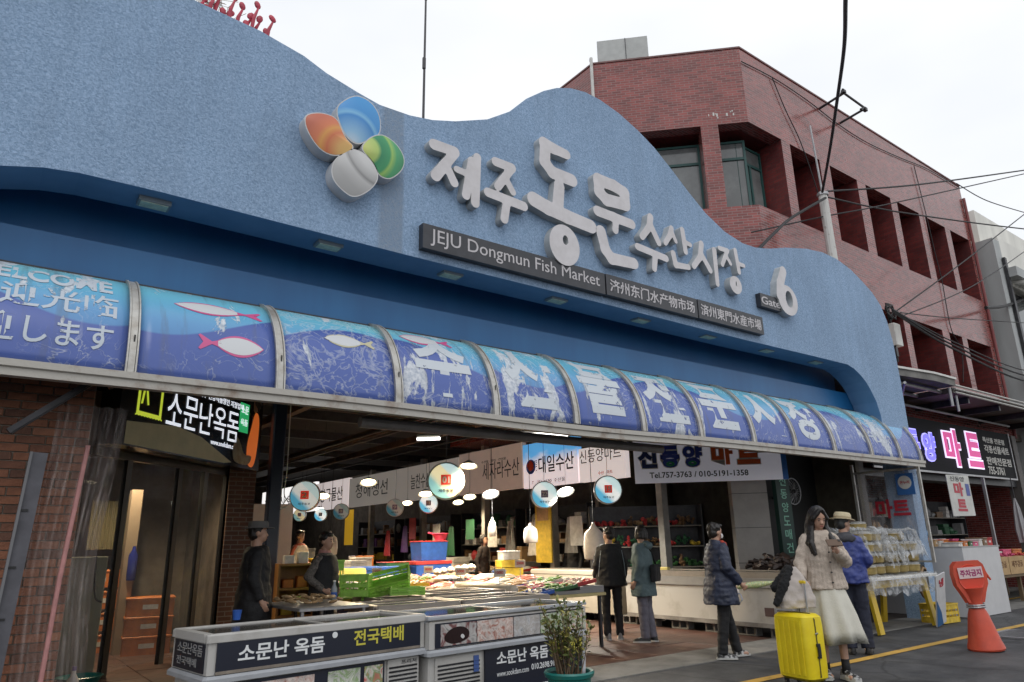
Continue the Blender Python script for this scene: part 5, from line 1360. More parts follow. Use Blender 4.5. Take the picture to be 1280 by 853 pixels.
def tube_light(p, q, label):
    t_ = thing('strip_light', label, 'lamp', p, 0)
    v = Vector(q) - Vector(p)
    b = MB(); b.tube([(0, 0, 0), v], .028, 8); b.build('tube', tube_m, t_)
    b = MB(); b.tube([Vector((0, 0, .05)), v + Vector((0, 0, .05))], .035, 6); b.build('fitting', lamp_shade, t_)
tube_light((5.9, 10.6, 3.15), (6.2, 10.35, 3.15), 'short strip light under the dark ceiling left of the beams')
tube_light((6.9, 10.2, 3.22), (7.6, 9.6, 3.22), 'strip light under the dark ceiling above the beige stall sign')
tube_light((6.5, 8.4, 2.98), (7.1, 8.1, 2.98), 'strip light just behind the canopy roller tube')

# ================================================================== LEFT SHOP WITH THE DARK SIGN
ls = thing('left_shop', 'glass fronted shop set back at an angle behind the brick wall', 'shop', (0, 0, 0))
D0, D1 = Vector((1.15, 9.75, 0)), Vector((3.15, 11.55, 0)); dd = D1 - D0; LD = dd.length; azD = math.atan2(dd.y, dd.x)
MD = Matrix.Translation(D0) @ Matrix.Rotation(azD, 4, 'Z')
def dbox(mb, x0, x1, y0, y1, z0, z1):
    vs = [MD @ Vector((x, y, z)) for z in (z0, z1) for y in (y0, y1) for x in (x0, x1)]
    mb.add(vs, [(0, 2, 3, 1), (4, 5, 7, 6), (0, 1, 5, 4), (2, 6, 7, 3), (0, 4, 6, 2), (1, 3, 7, 5)])
frame_m = mat('black door frame', (0.010, 0.010, 0.011), rough=.35)
door_glass = bpy.data.materials.new('door glass'); door_glass.use_nodes = True
_p = door_glass.node_tree.nodes['Principled BSDF']; _p.inputs['Base Color'].default_value = (.5, .5, .5, 1); _p.inputs['Alpha'].default_value = .09; _p.inputs['Roughness'].default_value = .02
for x in (.42, 1.42, 2.0, 2.55):
    b = MB(); dbox(b, x, x + .09, -.03, .03, 0, 2.5); b.build('door_post', frame_m, ls)
b = MB(); dbox(b, -.2, 2.7, -.035, .035, 2.5, 2.6); b.build('door_head', frame_m, ls)
for x0, x1 in ((-.2, .42), (.51, 1.42), (1.51, 2.0), (2.09, 2.55)):
    b = MB(); dbox(b, x0, x1, -.005, .005, .05, 2.5); b.build('pane', door_glass, ls)
b = MB(); b.box(-1.5, 3.25, 14.4, 14.5, 0, 4.2); b.box(-1.6, -1.5, 9.6, 14.4, 0, 4.2); b.build('inner_wall', mat('shop inner wall', (0.16, 0.13, 0.10), rough=.7, var=.2), ls)
b = MB(); b.box(3.1, 3.5, 11.4, 11.75, 0, 3.6); b.build('brick_pier', tile_mat('dim brick', (0.15, 0.07, 0.045), (0.10, 0.05, 0.035), (0.22, 0.19, 0.16), .2, .067, .008, rough=.75), ls)
b = MB(); b.box(1.9, 2.05, 12.1, 12.3, .0, 2.3); b.build('curtain_edge', mat('beige curtain', (0.30, 0.23, 0.16), rough=.8), ls)
b = MB()
for i in range(24):
    x = 1.55 + .028 * i; b.tube([(x, 13.3 + .02 * (i % 2), 1.45), (x, 13.3 + .02 * (i % 2), 2.2)], .018, 6)
b.build('curtain', mat('olive curtain', (0.17, 0.15, 0.08), rough=.8), ls)['kind'] = 'stuff'
ds = thing('shop_sign', 'wide black lightbox sign with white Hangul, a tent print and a figure in orange', 'sign', (1.28, 9.12, 2.57), R(44.5))
WD = 3.1
black_sign = mat('black sign film', (0.008, 0.010, 0.014), rough=.25)
b = MB(); b.box(-.14, WD, 0, .25, 0, 1.15); b.build('box', black_sign, ds)
sgw = glow('white sign lettering', (0.85, 0.9, 1.0), .8); sgy = glow('yellow-green sign mark', (0.55, 0.65, 0.05), .7); sgg = glow('green sign patch', (0.03, 0.45, 0.15), .6)
for i, ch in enumerate('소문난옥돔'):
    b = MB(); b.text(ch, (.31, .43), (.70 + i * .350, -.005, .36 - i * .004), depth=.004, bold=.0); b.build('letter', sgw, ds)
b = MB(); b.text('제주 건강식품명인 지정업체', (1.15, .09), (1.35, -.005, .84), depth=.003, bold=.015); b.build('small_lettering', sgw, ds)
b = MB(); b.text('www.sookdam.com', (.7, .07), (1.72, -.005, .24), depth=.003, bold=.01); b.build('web_address', sgw, ds)
b = MB()
b.box(.14, .60, -.006, -.002, .38, .43); b.box(.14, .18, -.006, -.002, .43, .9); b.box(.56, .60, -.006, -.002, .43, .95)
mk_ = b.build('mark_frame', sgy, ds); mk_['kind'] = 'stuff'
b = MB(); b.text('옥돔', (.20, .2), (.34, -.006, .74), depth=.003, bold=.03); b.build('mark_lettering', sgy, ds)
b = MB(); b.tube([(.21, -.004, .52), (.25, -.004, .8), (.22, -.004, .98)], .02, 6, flat=.2); b.tube([(.33, -.004, .52), (.27, -.004, .75), (.3, -.004, .98)], .018, 6, flat=.2); b.build('mark_figure', sgy, ds)['kind'] = 'stuff'
b = MB(); b.text('• • • • • • • • • •', (.5, .02), (.12, -.005, .37), depth=.002); b.build('mark_dots', sgy, ds)
b = MB(); b.box(2.42, 2.68, -.006, -.002, .52, .96); gpt = b.build('green_patch', sgg, ds)
b = MB(); b.text('소문', (.2, .12), (2.45, -.009, .80), depth=.002, bold=.02); b.text('옥돔', (.2, .1), (2.45, -.009, .62), depth=.002, bold=.02); b.build('patch_lettering', sgw, gpt)
b = MB(); b.prism([[(0, .02), (2.1, .02), (2.3, .05), (1.5, .30), (.95, .36), (0, .28)]], lambda u, v: (u, -.004, v), lambda u, v: (u, -.001, v))
b.build('tent_print', mat('olive tent print', (0.16, 0.14, 0.08), rough=.4, color2=(0.10, 0.09, 0.05), vscale=3, emit=(.16,.14,.08), estr=.25), ds)
def flatpoly(name, pts, m_, y=-.006, parent=None):
    b = MB(); b.prism([smooth_loop(pts, 2)], lambda u, v: (u, y, v), lambda u, v: (u, y + .003, v)); return b.build(name, m_, parent or ds)
pr = flatpoly('figure_print', [(2.72, .05), (2.95, .02), (3.02, .5), (3.0, .85), (2.86, .90), (2.78, .62), (2.68, .35)], glow('orange coat print', (0.55, 0.12, 0.02), .6))
flatpoly('face_print', [(2.80, .88), (2.90, .86), (2.94, 1.0), (2.88, 1.08), (2.79, 1.04)], mat('skin print', (0.40, 0.22, 0.13), rough=.5), -.008, pr)
flatpoly('hair_print', [(2.80, 1.02), (2.88, 1.12), (3.0, 1.08), (3.0, .92), (2.93, .94)], black, -.010, pr)
flatpoly('white_cloth_print', [(2.28, .10), (2.50, .04), (2.80, .06), (2.86, .22), (2.62, .18), (2.50, .36), (2.34, .48)], mat('grey cloth print', (0.40, 0.40, 0.36), rough=.5, color2=(.25, .2, .15), vscale=9), -.009, pr)
pd = thing('blue_black_post', 'dark blue wrapped post right of the black sign', 'post', (3.63, 10.9, 0))
b = MB(); b.cbox(-.10, .10, -.08, .08, 0, 3.7, .02); b.build('post', mat('dark blue wrap', (0.012, 0.02, 0.045), rough=.4), pd)
b = MB(); b.tube(spline([(.13, -.1, 3.7), (.14, -.1, 2.6), (.12, -.1, 2.2), (.2, -.12, 2.05), (.08, -.1, 1.98), (.18, -.12, 2.15)], 6), .008, 5); b.build('cord', white_paint, pd)
# objects inside the left shop
obox = [(2.3, 12.0, 0, 'bottom orange lidded tub of the front stack'), (2.3, 12.0, .26, 'middle orange lidded tub of the front stack'), (2.3, 12.0, .52, 'top orange lidded tub of the front stack'),
        (1.75, 12.75, 0, 'bottom orange tub of the rear stack'), (1.75, 12.75, .30, 'second orange tub of the rear stack'), (1.75, 12.75, .60, 'third orange tub of the rear stack'), (1.7, 12.8, .90, 'topmost orange tub of the rear stack')]
for x, y, z, lb in obox: carton((x, y, z), (.62, .42, .25), 'orange', lb, R(-8), name='tub', cat='tub')
gc = thing('green_cabinet', 'pale green cabinet with a hanging tap behind the plastic curtain', 'cabinet', (1.28, 10.9, 0))
b = MB(); b.cbox(-.22, .22, -.2, .2, 0, 1.35, .01); b.build('body', mat('pale green enamel', (0.20, 0.21, 0.14), rough=.5), gc)
b = MB(); b.tube(spline([(.08, -.22, 1.35), (.1, -.25, 1.0), (.13, -.25, .85), (.2, -.25, .8)], 5), .012, 6); b.build('hose', black, gc)
bt = thing('blue_bottle_rack', 'tall blue water bottle behind the shop glass', 'bottle', (2.02, 12.1, 1.0))
b = MB(); b.lathe([(.06, 0), (.065, .05), (.065, .35), (.03, .42), (.02, .48)], n=14); b.build('bottle', mat('blue bottle', (0.02, 0.03, 0.2), rough=.2), bt, smooth=50)
bs = thing('basin', 'teal plastic basin on the floor at the foot of the black door post', 'basin', (1.18, 9.3, 0))
b = MB(); b.lathe([(.15, 0), (.21, .14), (.225, .145), (.21, .15), (.19, .13), (.13, .02)], n=24, cap1=True); b.build('bowl', mat('teal plastic', (0.01, 0.16, 0.15), rough=.35), bs, smooth=50)
jg = thing('bottle', 'small white cleaner bottle with a purple cap by the teal basin', 'bottle', (1.08, 8.95, 0))
b = MB(); b.lathe([(.05, 0), (.055, .02), (.055, .16), (.02, .22), (.02, .25)], n=14); b.build('body', cm('white'), jg, smooth=50)
b = MB(); b.lathe([(.022, .25), (.022, .29)], n=10); b.build('cap', mat('purple cap', (0.08, 0.02, 0.2), rough=.4), jg)
# ================================================================== FREEZERS AND STALL GOODS
fz_white = mat('freezer enamel', (0.47, 0.46, 0.44), rough=.35, color2=(0.31, 0.29, 0.26), vscale=3, ramp=(.5, .8))
fz_rail = mat('grey freezer rail', (0.33, 0.345, 0.37), rough=.4, var=.08, vscale=6)
ink_board = mat('dark banner film', (0.012, 0.015, 0.028), rough=.3)
yel_txt = mat('yellow vinyl letters', (0.55, 0.50, 0.06), rough=.5)
wht_txt = mat('white vinyl letters', (0.72, 0.74, 0.75), rough=.5)
top_glass = bpy.data.materials.new('freezer glass'); top_glass.use_nodes = True
_p = top_glass.node_tree.nodes['Principled BSDF']; _p.inputs['Base Color'].default_value = (.07, .065, .055, 1); _p.inputs['Alpha'].default_value = .5; _p.inputs['Roughness'].default_value = .06
def food(name, cols, sc_, seed):
    if name in MATS: return MATS[name]
    m = bpy.data.materials.new(name); m.use_nodes = True; t = m.node_tree; p = t.nodes['Principled BSDF']; p.inputs['Roughness'].default_value = .3
    co = _n(t, 'ShaderNodeTexCoord'); mp_ = _n(t, 'ShaderNodeMapping'); mp_.inputs['Location'].default_value = (seed, seed * 2, 0)
    n = _n(t, 'ShaderNodeTexNoise', Scale=sc_, Detail=3.0); n.inputs['Distortion'].default_value = 2.0
    t.links.new(co.outputs['Object'], mp_.inputs[0]); t.links.new(mp_.outputs[0], n.inputs['Vector'])
    v = _n(t, 'ShaderNodeTexVoronoi'); v.inputs['Scale'].default_value = sc_ * 1.3; t.links.new(mp_.outputs[0], v.inputs['Vector'])
    r = _n(t, 'ShaderNodeValToRGB'); e = r.color_ramp.elements
    e[0].position = .3; e[0].color = c4(cols[0]); e[1].position = .7; e[1].color = c4(cols[-1])
    for i, c_ in enumerate(cols[1:-1]): x = e.new(.3 + .4 * (i + 1) / (len(cols) - 1)); x.color = c4(c_)
    t.links.new(n.outputs['Fac'], r.inputs[0])
    ml = _n(t, 'ShaderNodeMix', data_type='RGBA', blend_type='MULTIPLY'); ml.inputs[0].default_value = .6
    t.links.new(r.outputs[0], ml.inputs[6]); t.links.new(v.outputs['Distance'], ml.inputs[7]); 
    gm = _n(t, 'ShaderNodeGamma'); gm.inputs['Gamma'].default_value = .6; t.links.new(ml.outputs[2], gm.inputs[0]); t.links.new(gm.outputs[0], p.inputs['Base Color'])
    MATS[name] = m; return m
F_meat = food('photo of sliced fish', [(.25, .05, .03), (.45, .25, .2), (.6, .5, .45), (.2, .1, .08)], 14, 1)
F_plate = food('photo of a dark plate', [(.02, .01, .01), (.1, .02, .02), (.4, .38, .36), (.02, .02, .02)], 7, 2)
F_green = food('photo of a green dish', [(.05, .12, .02), (.5, .5, .45), (.12, .25, .05), (.6, .58, .5)], 11, 3)
F_red = food('photo of a red dish', [(.5, .04, .03), (.6, .55, .45), (.1, .2, .05), (.4, .1, .05)], 9, 4)
F_grey = food('photo of grey fish', [(.12, .13, .14), (.4, .4, .42), (.25, .22, .2), (.5, .5, .5)], 9, 5)
def display_freezer(P, Q, ztop, depth, label, spec):
    """P,Q: front edge from left to right; the front faces the street"""
    P = Vector((P[0], P[1], 0)); Q = Vector((Q[0], Q[1], 0)); d = Q - P; Lf = d.length
    t_ = thing('display_freezer', label, 'freezer', P, math.atan2(d.y, d.x)); D = depth; H = ztop
    b = MB(); b.cbox(.02, Lf - .02, .03, D - .03, .06, H - .34, .015); body = b.build('body', fz_white, t_)
    b = MB()
    for z0, z1, o_ in ((H - .335, H - .285, .028), ):
        b.cbox(-o_, Lf + o_, -o_, D + o_, z0, z1, .02)
    b.build('bumper_rail', fz_rail, t_)
    # upper box: four walls with frame rails
    b = MB(); b.box(.0, Lf, 0, .03, H - .28, H - .05); b.box(0, Lf, D - .03, D, H - .28, H - .05); b.box(0, .03, .03, D - .03, H - .28, H - .05); b.box(Lf - .03, Lf, .03, D - .03, H - .28, H - .05); b.build('upper_wall', fz_white, t_)
    b = MB()
    rt_ = .032 if spec.get('grey') else .06; b.cbox(-.015, Lf + .015, -.015, .045, H - rt_, H, .012); b.cbox(-.015, Lf + .015, D - .05, D + .015, H - .06, H, .012); b.box(-.015, .05, .055, D - .05, H - .06, H - .002); b.box(Lf - .05, Lf + .015, .055, D - .05, H - .06, H - .002)
    b.build('top_rail', fz_rail if spec.get('grey') else fz_white, t_)
    for i in range(2):
        x0 = .05 + (Lf - .1) * i / 2; x1 = x0 + (Lf - .1) / 2 + (.03 if i == 0 else 0); zz = H - .018 - .012 * i
        b = MB(); b.box(x0 + .02, x1 - .02, .075, D - .07, zz, zz + .006); gl = b.build('glass_lid', top_glass, t_)
        b = MB(); b.box(x0, x1, .056, .076, zz - .006, zz + .012); b.box(x0, x1, D - .071, D - .051, zz - .006, zz + .012); b.box(x0, x0 + .022, .076, D - .071, zz - .005, zz + .011); b.box(x1 - .022, x1, .076, D - .071, zz - .005, zz + .011); b.build('lid_frame', fz_white, gl)
    rr = random.Random(len(label))
    b = MB(); b.box(.03, Lf - .03, .03, D - .03, H - .30, H - .26); b.build('inner_floor', mat('frosty liner', (0.35, 0.36, 0.36), rough=.6, var=.2), t_)
    for k_ in range(4):
        b = MB(); heap(b, .1 + k_ * Lf / 4, k_ * Lf / 4 + Lf / 4 - .05, .12, D - .12, H - .22, 26, .045, rr, 1.8, .08)
        o_ = b.build('frozen_packs', fish_m[spec['fill'][k_]], t_, smooth=True); o_['kind'] = 'stuff'
    spec['fn'](t_, Lf, D, H)
    for x in (.12, Lf - .12):
        for y in (.12, D - .12):
            b = MB(); b.tube([(x, y, 0), (x, y, .07)], .03, 8); b.build('foot', black, t_)
    return t_
def vent(t_, x0, x1, z0, z1, n, y=.028):
    b = MB(); b.box(x0, x1, y - .014, y - .001, z0, z1); v = b.build('vent_panel', fz_white, t_)
    for i in range(n):
        z = z0 + (z1 - z0) * (i + .5) / n * .86; b = MB(); b.obox(((x0 + x1) / 2, y - .018, z), ((x1 - x0) * .9, .010, .012), rx=.5); b.build('slat', steel_dark, v)
    return v
def f1(t_, L_, D, H):
    b = MB(); b.box(.06, L_ - .05, -.012, -.003, H - .275, H - .065); p_ = b.build('banner', ink_board, t_)
    b = MB(); b.box(.06, L_ - .05, -.014, -.0125, H - .28, H - .258); b.build('banner_edge', mat('worn banner edge', (.2, .17, .14), rough=.6, var=.3), p_)
    b = MB(); b.text('소문난 옥돔', (.71, .125), (.22, -.013, H - .215), depth=.003, bold=.02); b.build('lettering', wht_txt, p_)
    b = MB(); b.text('전국택배', (.50, .125), (1.20, -.013, H - .20), depth=.003, bold=.02); b.build('lettering', yel_txt, p_)
    b = MB(); b.lathe([(.024, 0), (.024, -.004)], (1.02, -.013, H - .095), 14, axis='y'); b.build('dot', wht_txt, p_)
    b = MB(); b.box(-.008, -.001, .05, D - .05, H - .27, H - .07); s_ = b.build('side_banner', ink_board, t_)
    b = MB(); b.text('소문난옥돔', (.5, .08), depth=.002, bold=.01, fmap=lambda u, v, d: (-.010 - d, D - .12 - u, H - .16 + v)); b.text('전국택배', (.4, .06), depth=.002, bold=.01, fmap=lambda u, v, d: (-.010 - d, D - .12 - u, H - .24 + v)); b.build('lettering', mat('grey letters', (.3, .3, .3), rough=.5), s_)
    b = MB(); b.box(.08, 1.52, -.0, .0285, H - .62, H - .35); q = b.build('photo_banner', ink_board, t_)
    for x0, x1, m_ in ((.42, .86, F_meat), (.98, 1.28, F_green), (1.32, 1.50, F_red)):
        b = MB(); b.box(x0, x1, -.004, -.001, H - .60, H - .37); b.build('food_photo', m_, q)
    b = MB(); b.text('옥돔 · 갈치', (.22, .05), (.14, -.003, H - .45), depth=.002, bold=.01); b.build('lettering', wht_txt, q)
    v = vent(t_, 1.56, L_ - .05, H - .70, H - .35, 9)
    b = MB(); b.text('프리저', (.16, .035), (1.70, .01, H - .375 - .02), depth=.002); b.build('maker_mark', steel_dark, v)
def f2(t_, L_, D, H):
    b = MB(); b.box(.06, L_ - .05, -.008, -.003, H - .275, H - .065); p_ = b.build('photo_strip', ink_board, t_)
    x = .12
    for w_, m_ in ((.42, F_plate), (.46, F_meat), (.36, F_grey), (.42, F_green), (.24, F_red)):
        b = MB(); b.box(x, x + w_, -.012, -.0085, H - .262, H - .078); b.build('food_photo', m_, p_); x += w_ + .01
    b = MB(); b.prism([smooth_loop([(.14, H - .20), (.22, H - .12), (.36, H - .10), (.46, H - .15), (.44, H - .22), (.34, H - .25), (.22, H - .25)], 2)], lambda u, v: (u, -.0135, v), lambda u, v: (u, -.0125, v)); pl_ = b.build('plate_print', mat('dark plate print', (.02, .008, .008), rough=.2), p_)
    b = MB(); b.prism([smooth_loop([(.34, H - .19), (.37, H - .17), (.40, H - .20), (.37, H - .22)], 2)], lambda u, v: (u, -.015, v), lambda u, v: (u, -.014, v)); b.build('highlight_print', mat('white highlight print', (.6, .6, .6), rough=.3), pl_)  # white highlight painted on the plate picture
    v = vent(t_, .08, .62, H - .72, H - .36, 9)
    b = MB(); b.box(.52, .58, .004, .012, H - .52, H - .38); b.build('control', mat('blue control', (.05, .1, .3), rough=.4), v)
    b = MB(); b.box(.66, L_ - .05, .004, .0285, H - .72, H - .35); q = b.build('banner', ink_board, t_)
    b = MB(); b.text('소문난 옥돔', (.70, .125), (.80, .003, H - .50), depth=.003, bold=.02); b.build('lettering', wht_txt, q)
    b = MB(); b.text('전국택배', (.46, .125), (1.56, .003, H - .48), depth=.003, bold=.02); b.build('lettering', yel_txt, q)
    b = MB(); b.text('www.sookdam.com', (.42, .05), (.80, .003, H - .60), depth=.002, bold=.0); b.build('web_address', wht_txt, q)
    b = MB(); b.text('010.2698.9168', (.40, .055), (1.26, .003, H - .59), depth=.002, bold=.01); b.build('telephone_number', wht_txt, q)
    b = MB(); b.box(.66, L_ - .05, -.0, .0035, H - .735, H - .722); b.build('banner_edge', wht_txt, q)
display_freezer((1.53, 5.78), (3.45, 6.01), .80, .70, 'white display freezer with a dark banner of white and yellow Hangul, nearest the brick wall', {'fn': f1, 'fill': (0, 2, 0, 3)})
display_freezer((3.47, 5.95), (5.55, 6.16), .775, .80, 'grey railed display freezer with a strip of food photographs above its dark banner', {'fn': f2, 'fill': (4, 0, 2, 5), 'grey': 1})

def chest(x0, x1, y0, y1, H, label, kind='glass', fill=0, seed=1, rz=0):
    """chest freezer standing on blocks; local frame at its near left corner"""
    t_ = thing('chest_freezer', label, 'freezer', (x0, y0, 0), rz); w = x1 - x0; d = y1 - y0; z0 = .14
    b = MB(); b.cbox(0, w, 0, d, z0, H - .09, .02); b.build('body', fz_white if kind != 'beige' else mat('beige enamel', (0.46, 0.42, 0.35), rough=.4, var=.06), t_)
    if kind == 'glass':
        b = MB(); b.cbox(-.02, w + .02, -.02, .06, H - .088, H, .02); b.cbox(-.02, w + .02, d - .06, d + .02, H - .088, H, .02); b.box(-.02, .06, .06, d - .06, H - .088, H - .003); b.box(w - .06, w + .02, .06, d - .06, H - .088, H - .003); b.build('top_rail', mat('brownish aluminium rail', (0.30, 0.27, 0.24), rough=.4, metal=.3, var=.1), t_)
        rr = random.Random(seed); b = MB(); heap(b, .1, w - .1, .1, d - .1, H - .11, int(70 * w * d / .5), .04, rr, 1.6, .05); o_ = b.build('frozen_packs', fish_m[fill], t_, smooth=True); o_['kind'] = 'stuff'
        n_ = 2
        for i in range(n_):
            yy0 = .06 + (d - .12) * i / n_; yy1 = yy0 + (d - .12) / n_
            b = MB(); b.box(.075, w - .075, yy0 + .02, yy1 - .02, H - .02, H - .014); g_ = b.build('glass_lid', top_glass, t_)
            b = MB(); b.box(.06, w - .06, yy0, yy0 + .02, H - .024, H - .006); b.box(.06, w - .06, yy1 - .02, yy1, H - .024, H - .006); b.box(.06, .075, yy0 + .02, yy1 - .02, H - .023, H - .007); b.box(w - .075, w - .06, yy0 + .02, yy1 - .02, H - .023, H - .007); b.build('lid_frame', MATS['brownish aluminium rail'], g_)
    else:
        b = MB(); b.cbox(-.01, w + .01, -.01, d + .01, H - .085, H, .02); b.build('lid', mat('beige lid', (0.50, 0.46, 0.40), rough=.4), t_)
    return t_
A = chest(9.65, 10.40, 6.30, 9.62, .92, 'long white chest freezer behind the woman in the navy coat, standing on concrete blocks', 'glass', 0, 3)
b = MB(); b.box(-.03, -.001, .0, 3.3, .70, .83); b.build('upper_band', mat('grey freezer band', (0.27, 0.265, 0.26), rough=.4, var=.08), A)
b = MB(); b.box(-.025, -.001, .02, 3.28, .14, .20); b.build('skirt', mat('scuffed skirt', (0.20, 0.19, 0.18), rough=.6, var=.3), A)
b = MB(); b.box(-.006, -.001, .30, .46, .30, .42); b.build('rating_plate', mat('dark sticker', (0.10, 0.06, 0.06), rough=.5), A)
b = MB(); b.box(-.006, -.001, .0, .28, .20, .42); v = b.build('vent_panel', fz_rail, A)
for i in range(7):
    b = MB(); b.box(-.012, -.006, .03, .25, .22 + i * .027, .232 + i * .027); b.build('slat', steel_dark, v)
for i, y in enumerate((6.4, 7.0, 7.6, 8.3, 9.0, 9.45)):
    t_ = thing('concrete_block', 'hollow concrete block under the long white freezer, %s from the street' % ('first', 'second', 'third', 'fourth', 'fifth', 'sixth')[i], 'concrete block', (9.72, y, 0), group='blocks under the long white freezer')
    b = MB(); b.box(0, .15, 0, .03, 0, .138); b.box(0, .15, .16, .19, 0, .138); b.box(0, .15, .32, .35, 0, .138); b.box(0, .15, .03, .16, 0, .02); b.box(0, .15, .03, .16, .118, .138); b.box(0, .15, .19, .32, 0, .02); b.box(0, .15, .19, .32, .118, .138); b.box(.13, .15, .03, .32, .02, .118); b.build('block', concrete, t_)
t_ = thing('small_freezer', 'small white counter unit with a slotted vent at the street end of the long freezer', 'counter', (9.72, 5.62, 0))
b = MB(); b.cbox(0, .72, 0, .62, .28, .86, .02); b.build('body', fz_white, t_)
b = MB(); b.cbox(-.01, .73, -.01, .63, .865, .90, .01); b.build('top', fz_rail, t_)
for i in range(7):
    b = MB(); b.box(.30, .36, -.006, .0, .34 + i * .05, .36 + i * .05); b.build('slot', black, t_)
for x in (.06, .66):
    b = MB(); b.box(x, x + .04, .05, .55, 0, .28); b.build('leg', steel_dark, t_)
B_ = chest(9.60, 10.40, 9.85, 12.3, .90, 'beige lidded chest freezer with a small round mark, behind the yellow fish table', 'beige')
b = MB(); b.lathe([(.07, 0), (.07, -.006)], (-.002, 2.0 - .75, .68), 16, axis='x'); o_ = b.build('round_mark', mat('grey mark', (.12, .13, .15), rough=.4), B_)
b = MB(); b.lathe([(.045, -.006), (.045, -.009)], (-.002, 2.0 - .75, .68), 16, axis='x'); b.build('mark_centre', mat('light mark', (.5, .5, .5), rough=.4), o_)
chest(3.55, 4.55, 7.15, 7.95, .80, 'glass topped freezer directly behind the two banner freezers, left of its neighbour', 'glass', 2, 5)
chest(4.62, 5.85, 7.15, 7.95, .80, 'glass topped freezer directly behind the grey railed banner freezer', 'glass', 0, 6)
chest(4.10, 4.72, 8.10, 8.95, .80, 'second row glass topped freezer beside the green crates', 'glass', 4, 7)
chest(4.78, 5.88, 8.10, 8.95, .82, 'second row glass topped freezer beside the yellow fish table', 'glass', 1, 8)
# low metal work table and its bottle
def table(name, loc, w, d, h, top_m, leg_m, label, rz=0, th=.03, leg=.03):
    t_ = thing(name, label, 'table', loc, rz)
    b = MB(); b.cbox(0, w, 0, d, h - th, h, .008); b.build('table_top', top_m, t_)
    for x in (.03, w - .03 - leg):
        for y in (.03, d - .03 - leg):
            b = MB(); b.box(x, x + leg, y, y + leg, 0, h - th); b.build('leg', leg_m, t_)
    return t_
table('work_table', (2.75, 7.25, 0), .75, 1.2, .82, galv, galv, 'metal work table with fish scraps right of the man in the grey hat')
rr = random.Random(5)
b = MB(); heap(b, 2.85, 3.4, 7.4, 8.3, .85, 40, .035, rr, 1.5, .04); o_ = tag(b.build('fish_scraps', fish_m[3], smooth=True), 'loose brown and pale fish scraps spread on the metal work table', 'fish scraps', kind='stuff')
bo = thing('water_bottle', 'small clear water bottle with blue label standing on the metal work table', 'bottle', (3.38, 7.9, .82))
b = MB(); b.lathe([(.03, 0), (.034, .01), (.034, .14), (.015, .18), (.015, .21)], n=14); b.build('body', mat('clear bottle', (.45, .5, .55), rough=.1, trans=.5), bo, smooth=50)
b = MB(); b.lathe([(.035, .05), (.035, .10)], n=14); b.build('label_band', cm('blue'), bo, smooth=50)
b = MB(); b.lathe([(.017, .21), (.017, .225)], n=10); b.build('cap', white_paint, bo)
# lime green crates
crate((4.02, 8.72, .81), (.34, .26, .26), 'lime green', 'lime green slotted crate standing upright nearest the woman in the black vest', R(-35))
crate((4.40, 8.62, .90), (.60, .40, .14), 'lime green', 'lime green crate tipped on its side on top of the freezers', R(-35), rot=(R(25), R(-12), R(-35)))
crate((4.50, 8.30, .82), (.42, .30, .09), 'lime green', 'flat lime green tray crate in front of the tipped one', R(-20))
crate((3.98, 9.45, .78), (.26, .24, .46), 'lime green', 'tall lime green crate behind the woman in the black vest', 0)
table('stall_table', (3.7, 9.25, 0), 1.35, .8, .77, mat('green table cloth', (0.16, 0.28, 0.05), rough=.6, var=.2), steel_dark, 'green topped stall table carrying the lime green crates')

# the yellow skirted fish table and its goods
ft = thing('fish_table', 'long fish display table with a yellow skirt running into the market aisle', 'table', (6.0, 7.75, 0))
b = MB(); b.cbox(0, 1.4, 0, 3.0, .68, .72, .01); b.build('table_top', mat('wet table top', (0.5, 0.42, 0.2), rough=.35, var=.1), ft)
b = MB()
for i in range(40):
    y0, y1 = 3.0 * i / 40, 3.0 * (i + 1) / 40; xo = .012 * (i % 2); b.add([(-.012 - xo, y0, .15), (-.012 - .012 * ((i + 1) % 2), y1, .15), (-.004, y1, .70), (-.004, y0, .70)], [(0, 1, 2, 3)])
b.build('skirt', mat('yellow skirt', (0.60, 0.40, 0.05), rough=.55, var=.1), ft)
for x, y in ((.05, .05), (1.3, .05), (.05, 2.9), (1.3, 2.9)):
    b = MB(); b.box(x, x + .04, y, y + .04, 0, .68); b.build('leg', steel_dark, ft)
tc_ = ['white', 'blue', 'red', 'green', 'yellow', 'white', 'pink', 'orange']
spots = [(6.28, 8.0), (6.28, 8.48), (6.28, 8.96), (6.28, 9.44), (6.28, 9.92), (6.28, 10.4), (6.75, 8.05), (6.75, 8.55), (6.75, 9.05), (6.75, 9.55), (6.75, 10.1), (7.15, 8.1), (7.15, 8.7), (7.15, 9.3), (7.15, 9.9), (7.15, 10.45)]
kinds = [2, 3, 1, 0, 2, 1, 5, 2, 3, 0, 1, 2, 5, 1, 3, 0]
row_n = ['street-side row', 'middle row', 'far row']
for i, ((x, y), kd) in enumerate(zip(spots, kinds)):
    c_ = tc_[(i * 3 + 1) % 8]; row = 0 if i < 6 else 1 if i < 11 else 2; k_ = i - (0, 6, 11)[row]
    tray((x, y, .725 + .05 * row), (.42, .40), c_, kd, '%s tray of %s, %s in the %s row of the yellow skirted table' % (c_, FN[kd], ('first', 'second', 'third', 'fourth', 'fifth', 'sixth')[k_], ('left', 'middle', 'right')[row]), rr, 0, -.12, 8)
b = MB()
b.box(6.5, 7.4, 7.8, 10.7, .722, .765); b.box(6.95, 7.4, 7.8, 10.7, .766, .81); tag(b.build('display_step', mat('wet steel step', (0.3, 0.3, 0.3), rough=.3, metal=.5)), 'stepped steel riser under the back trays of the yellow skirted table', 'riser')
sqr = thing('squid_roll', 'long pale roll of wrapped squid lying along the front of the fish table', 'squid roll', (6.1, 8.2, .80))
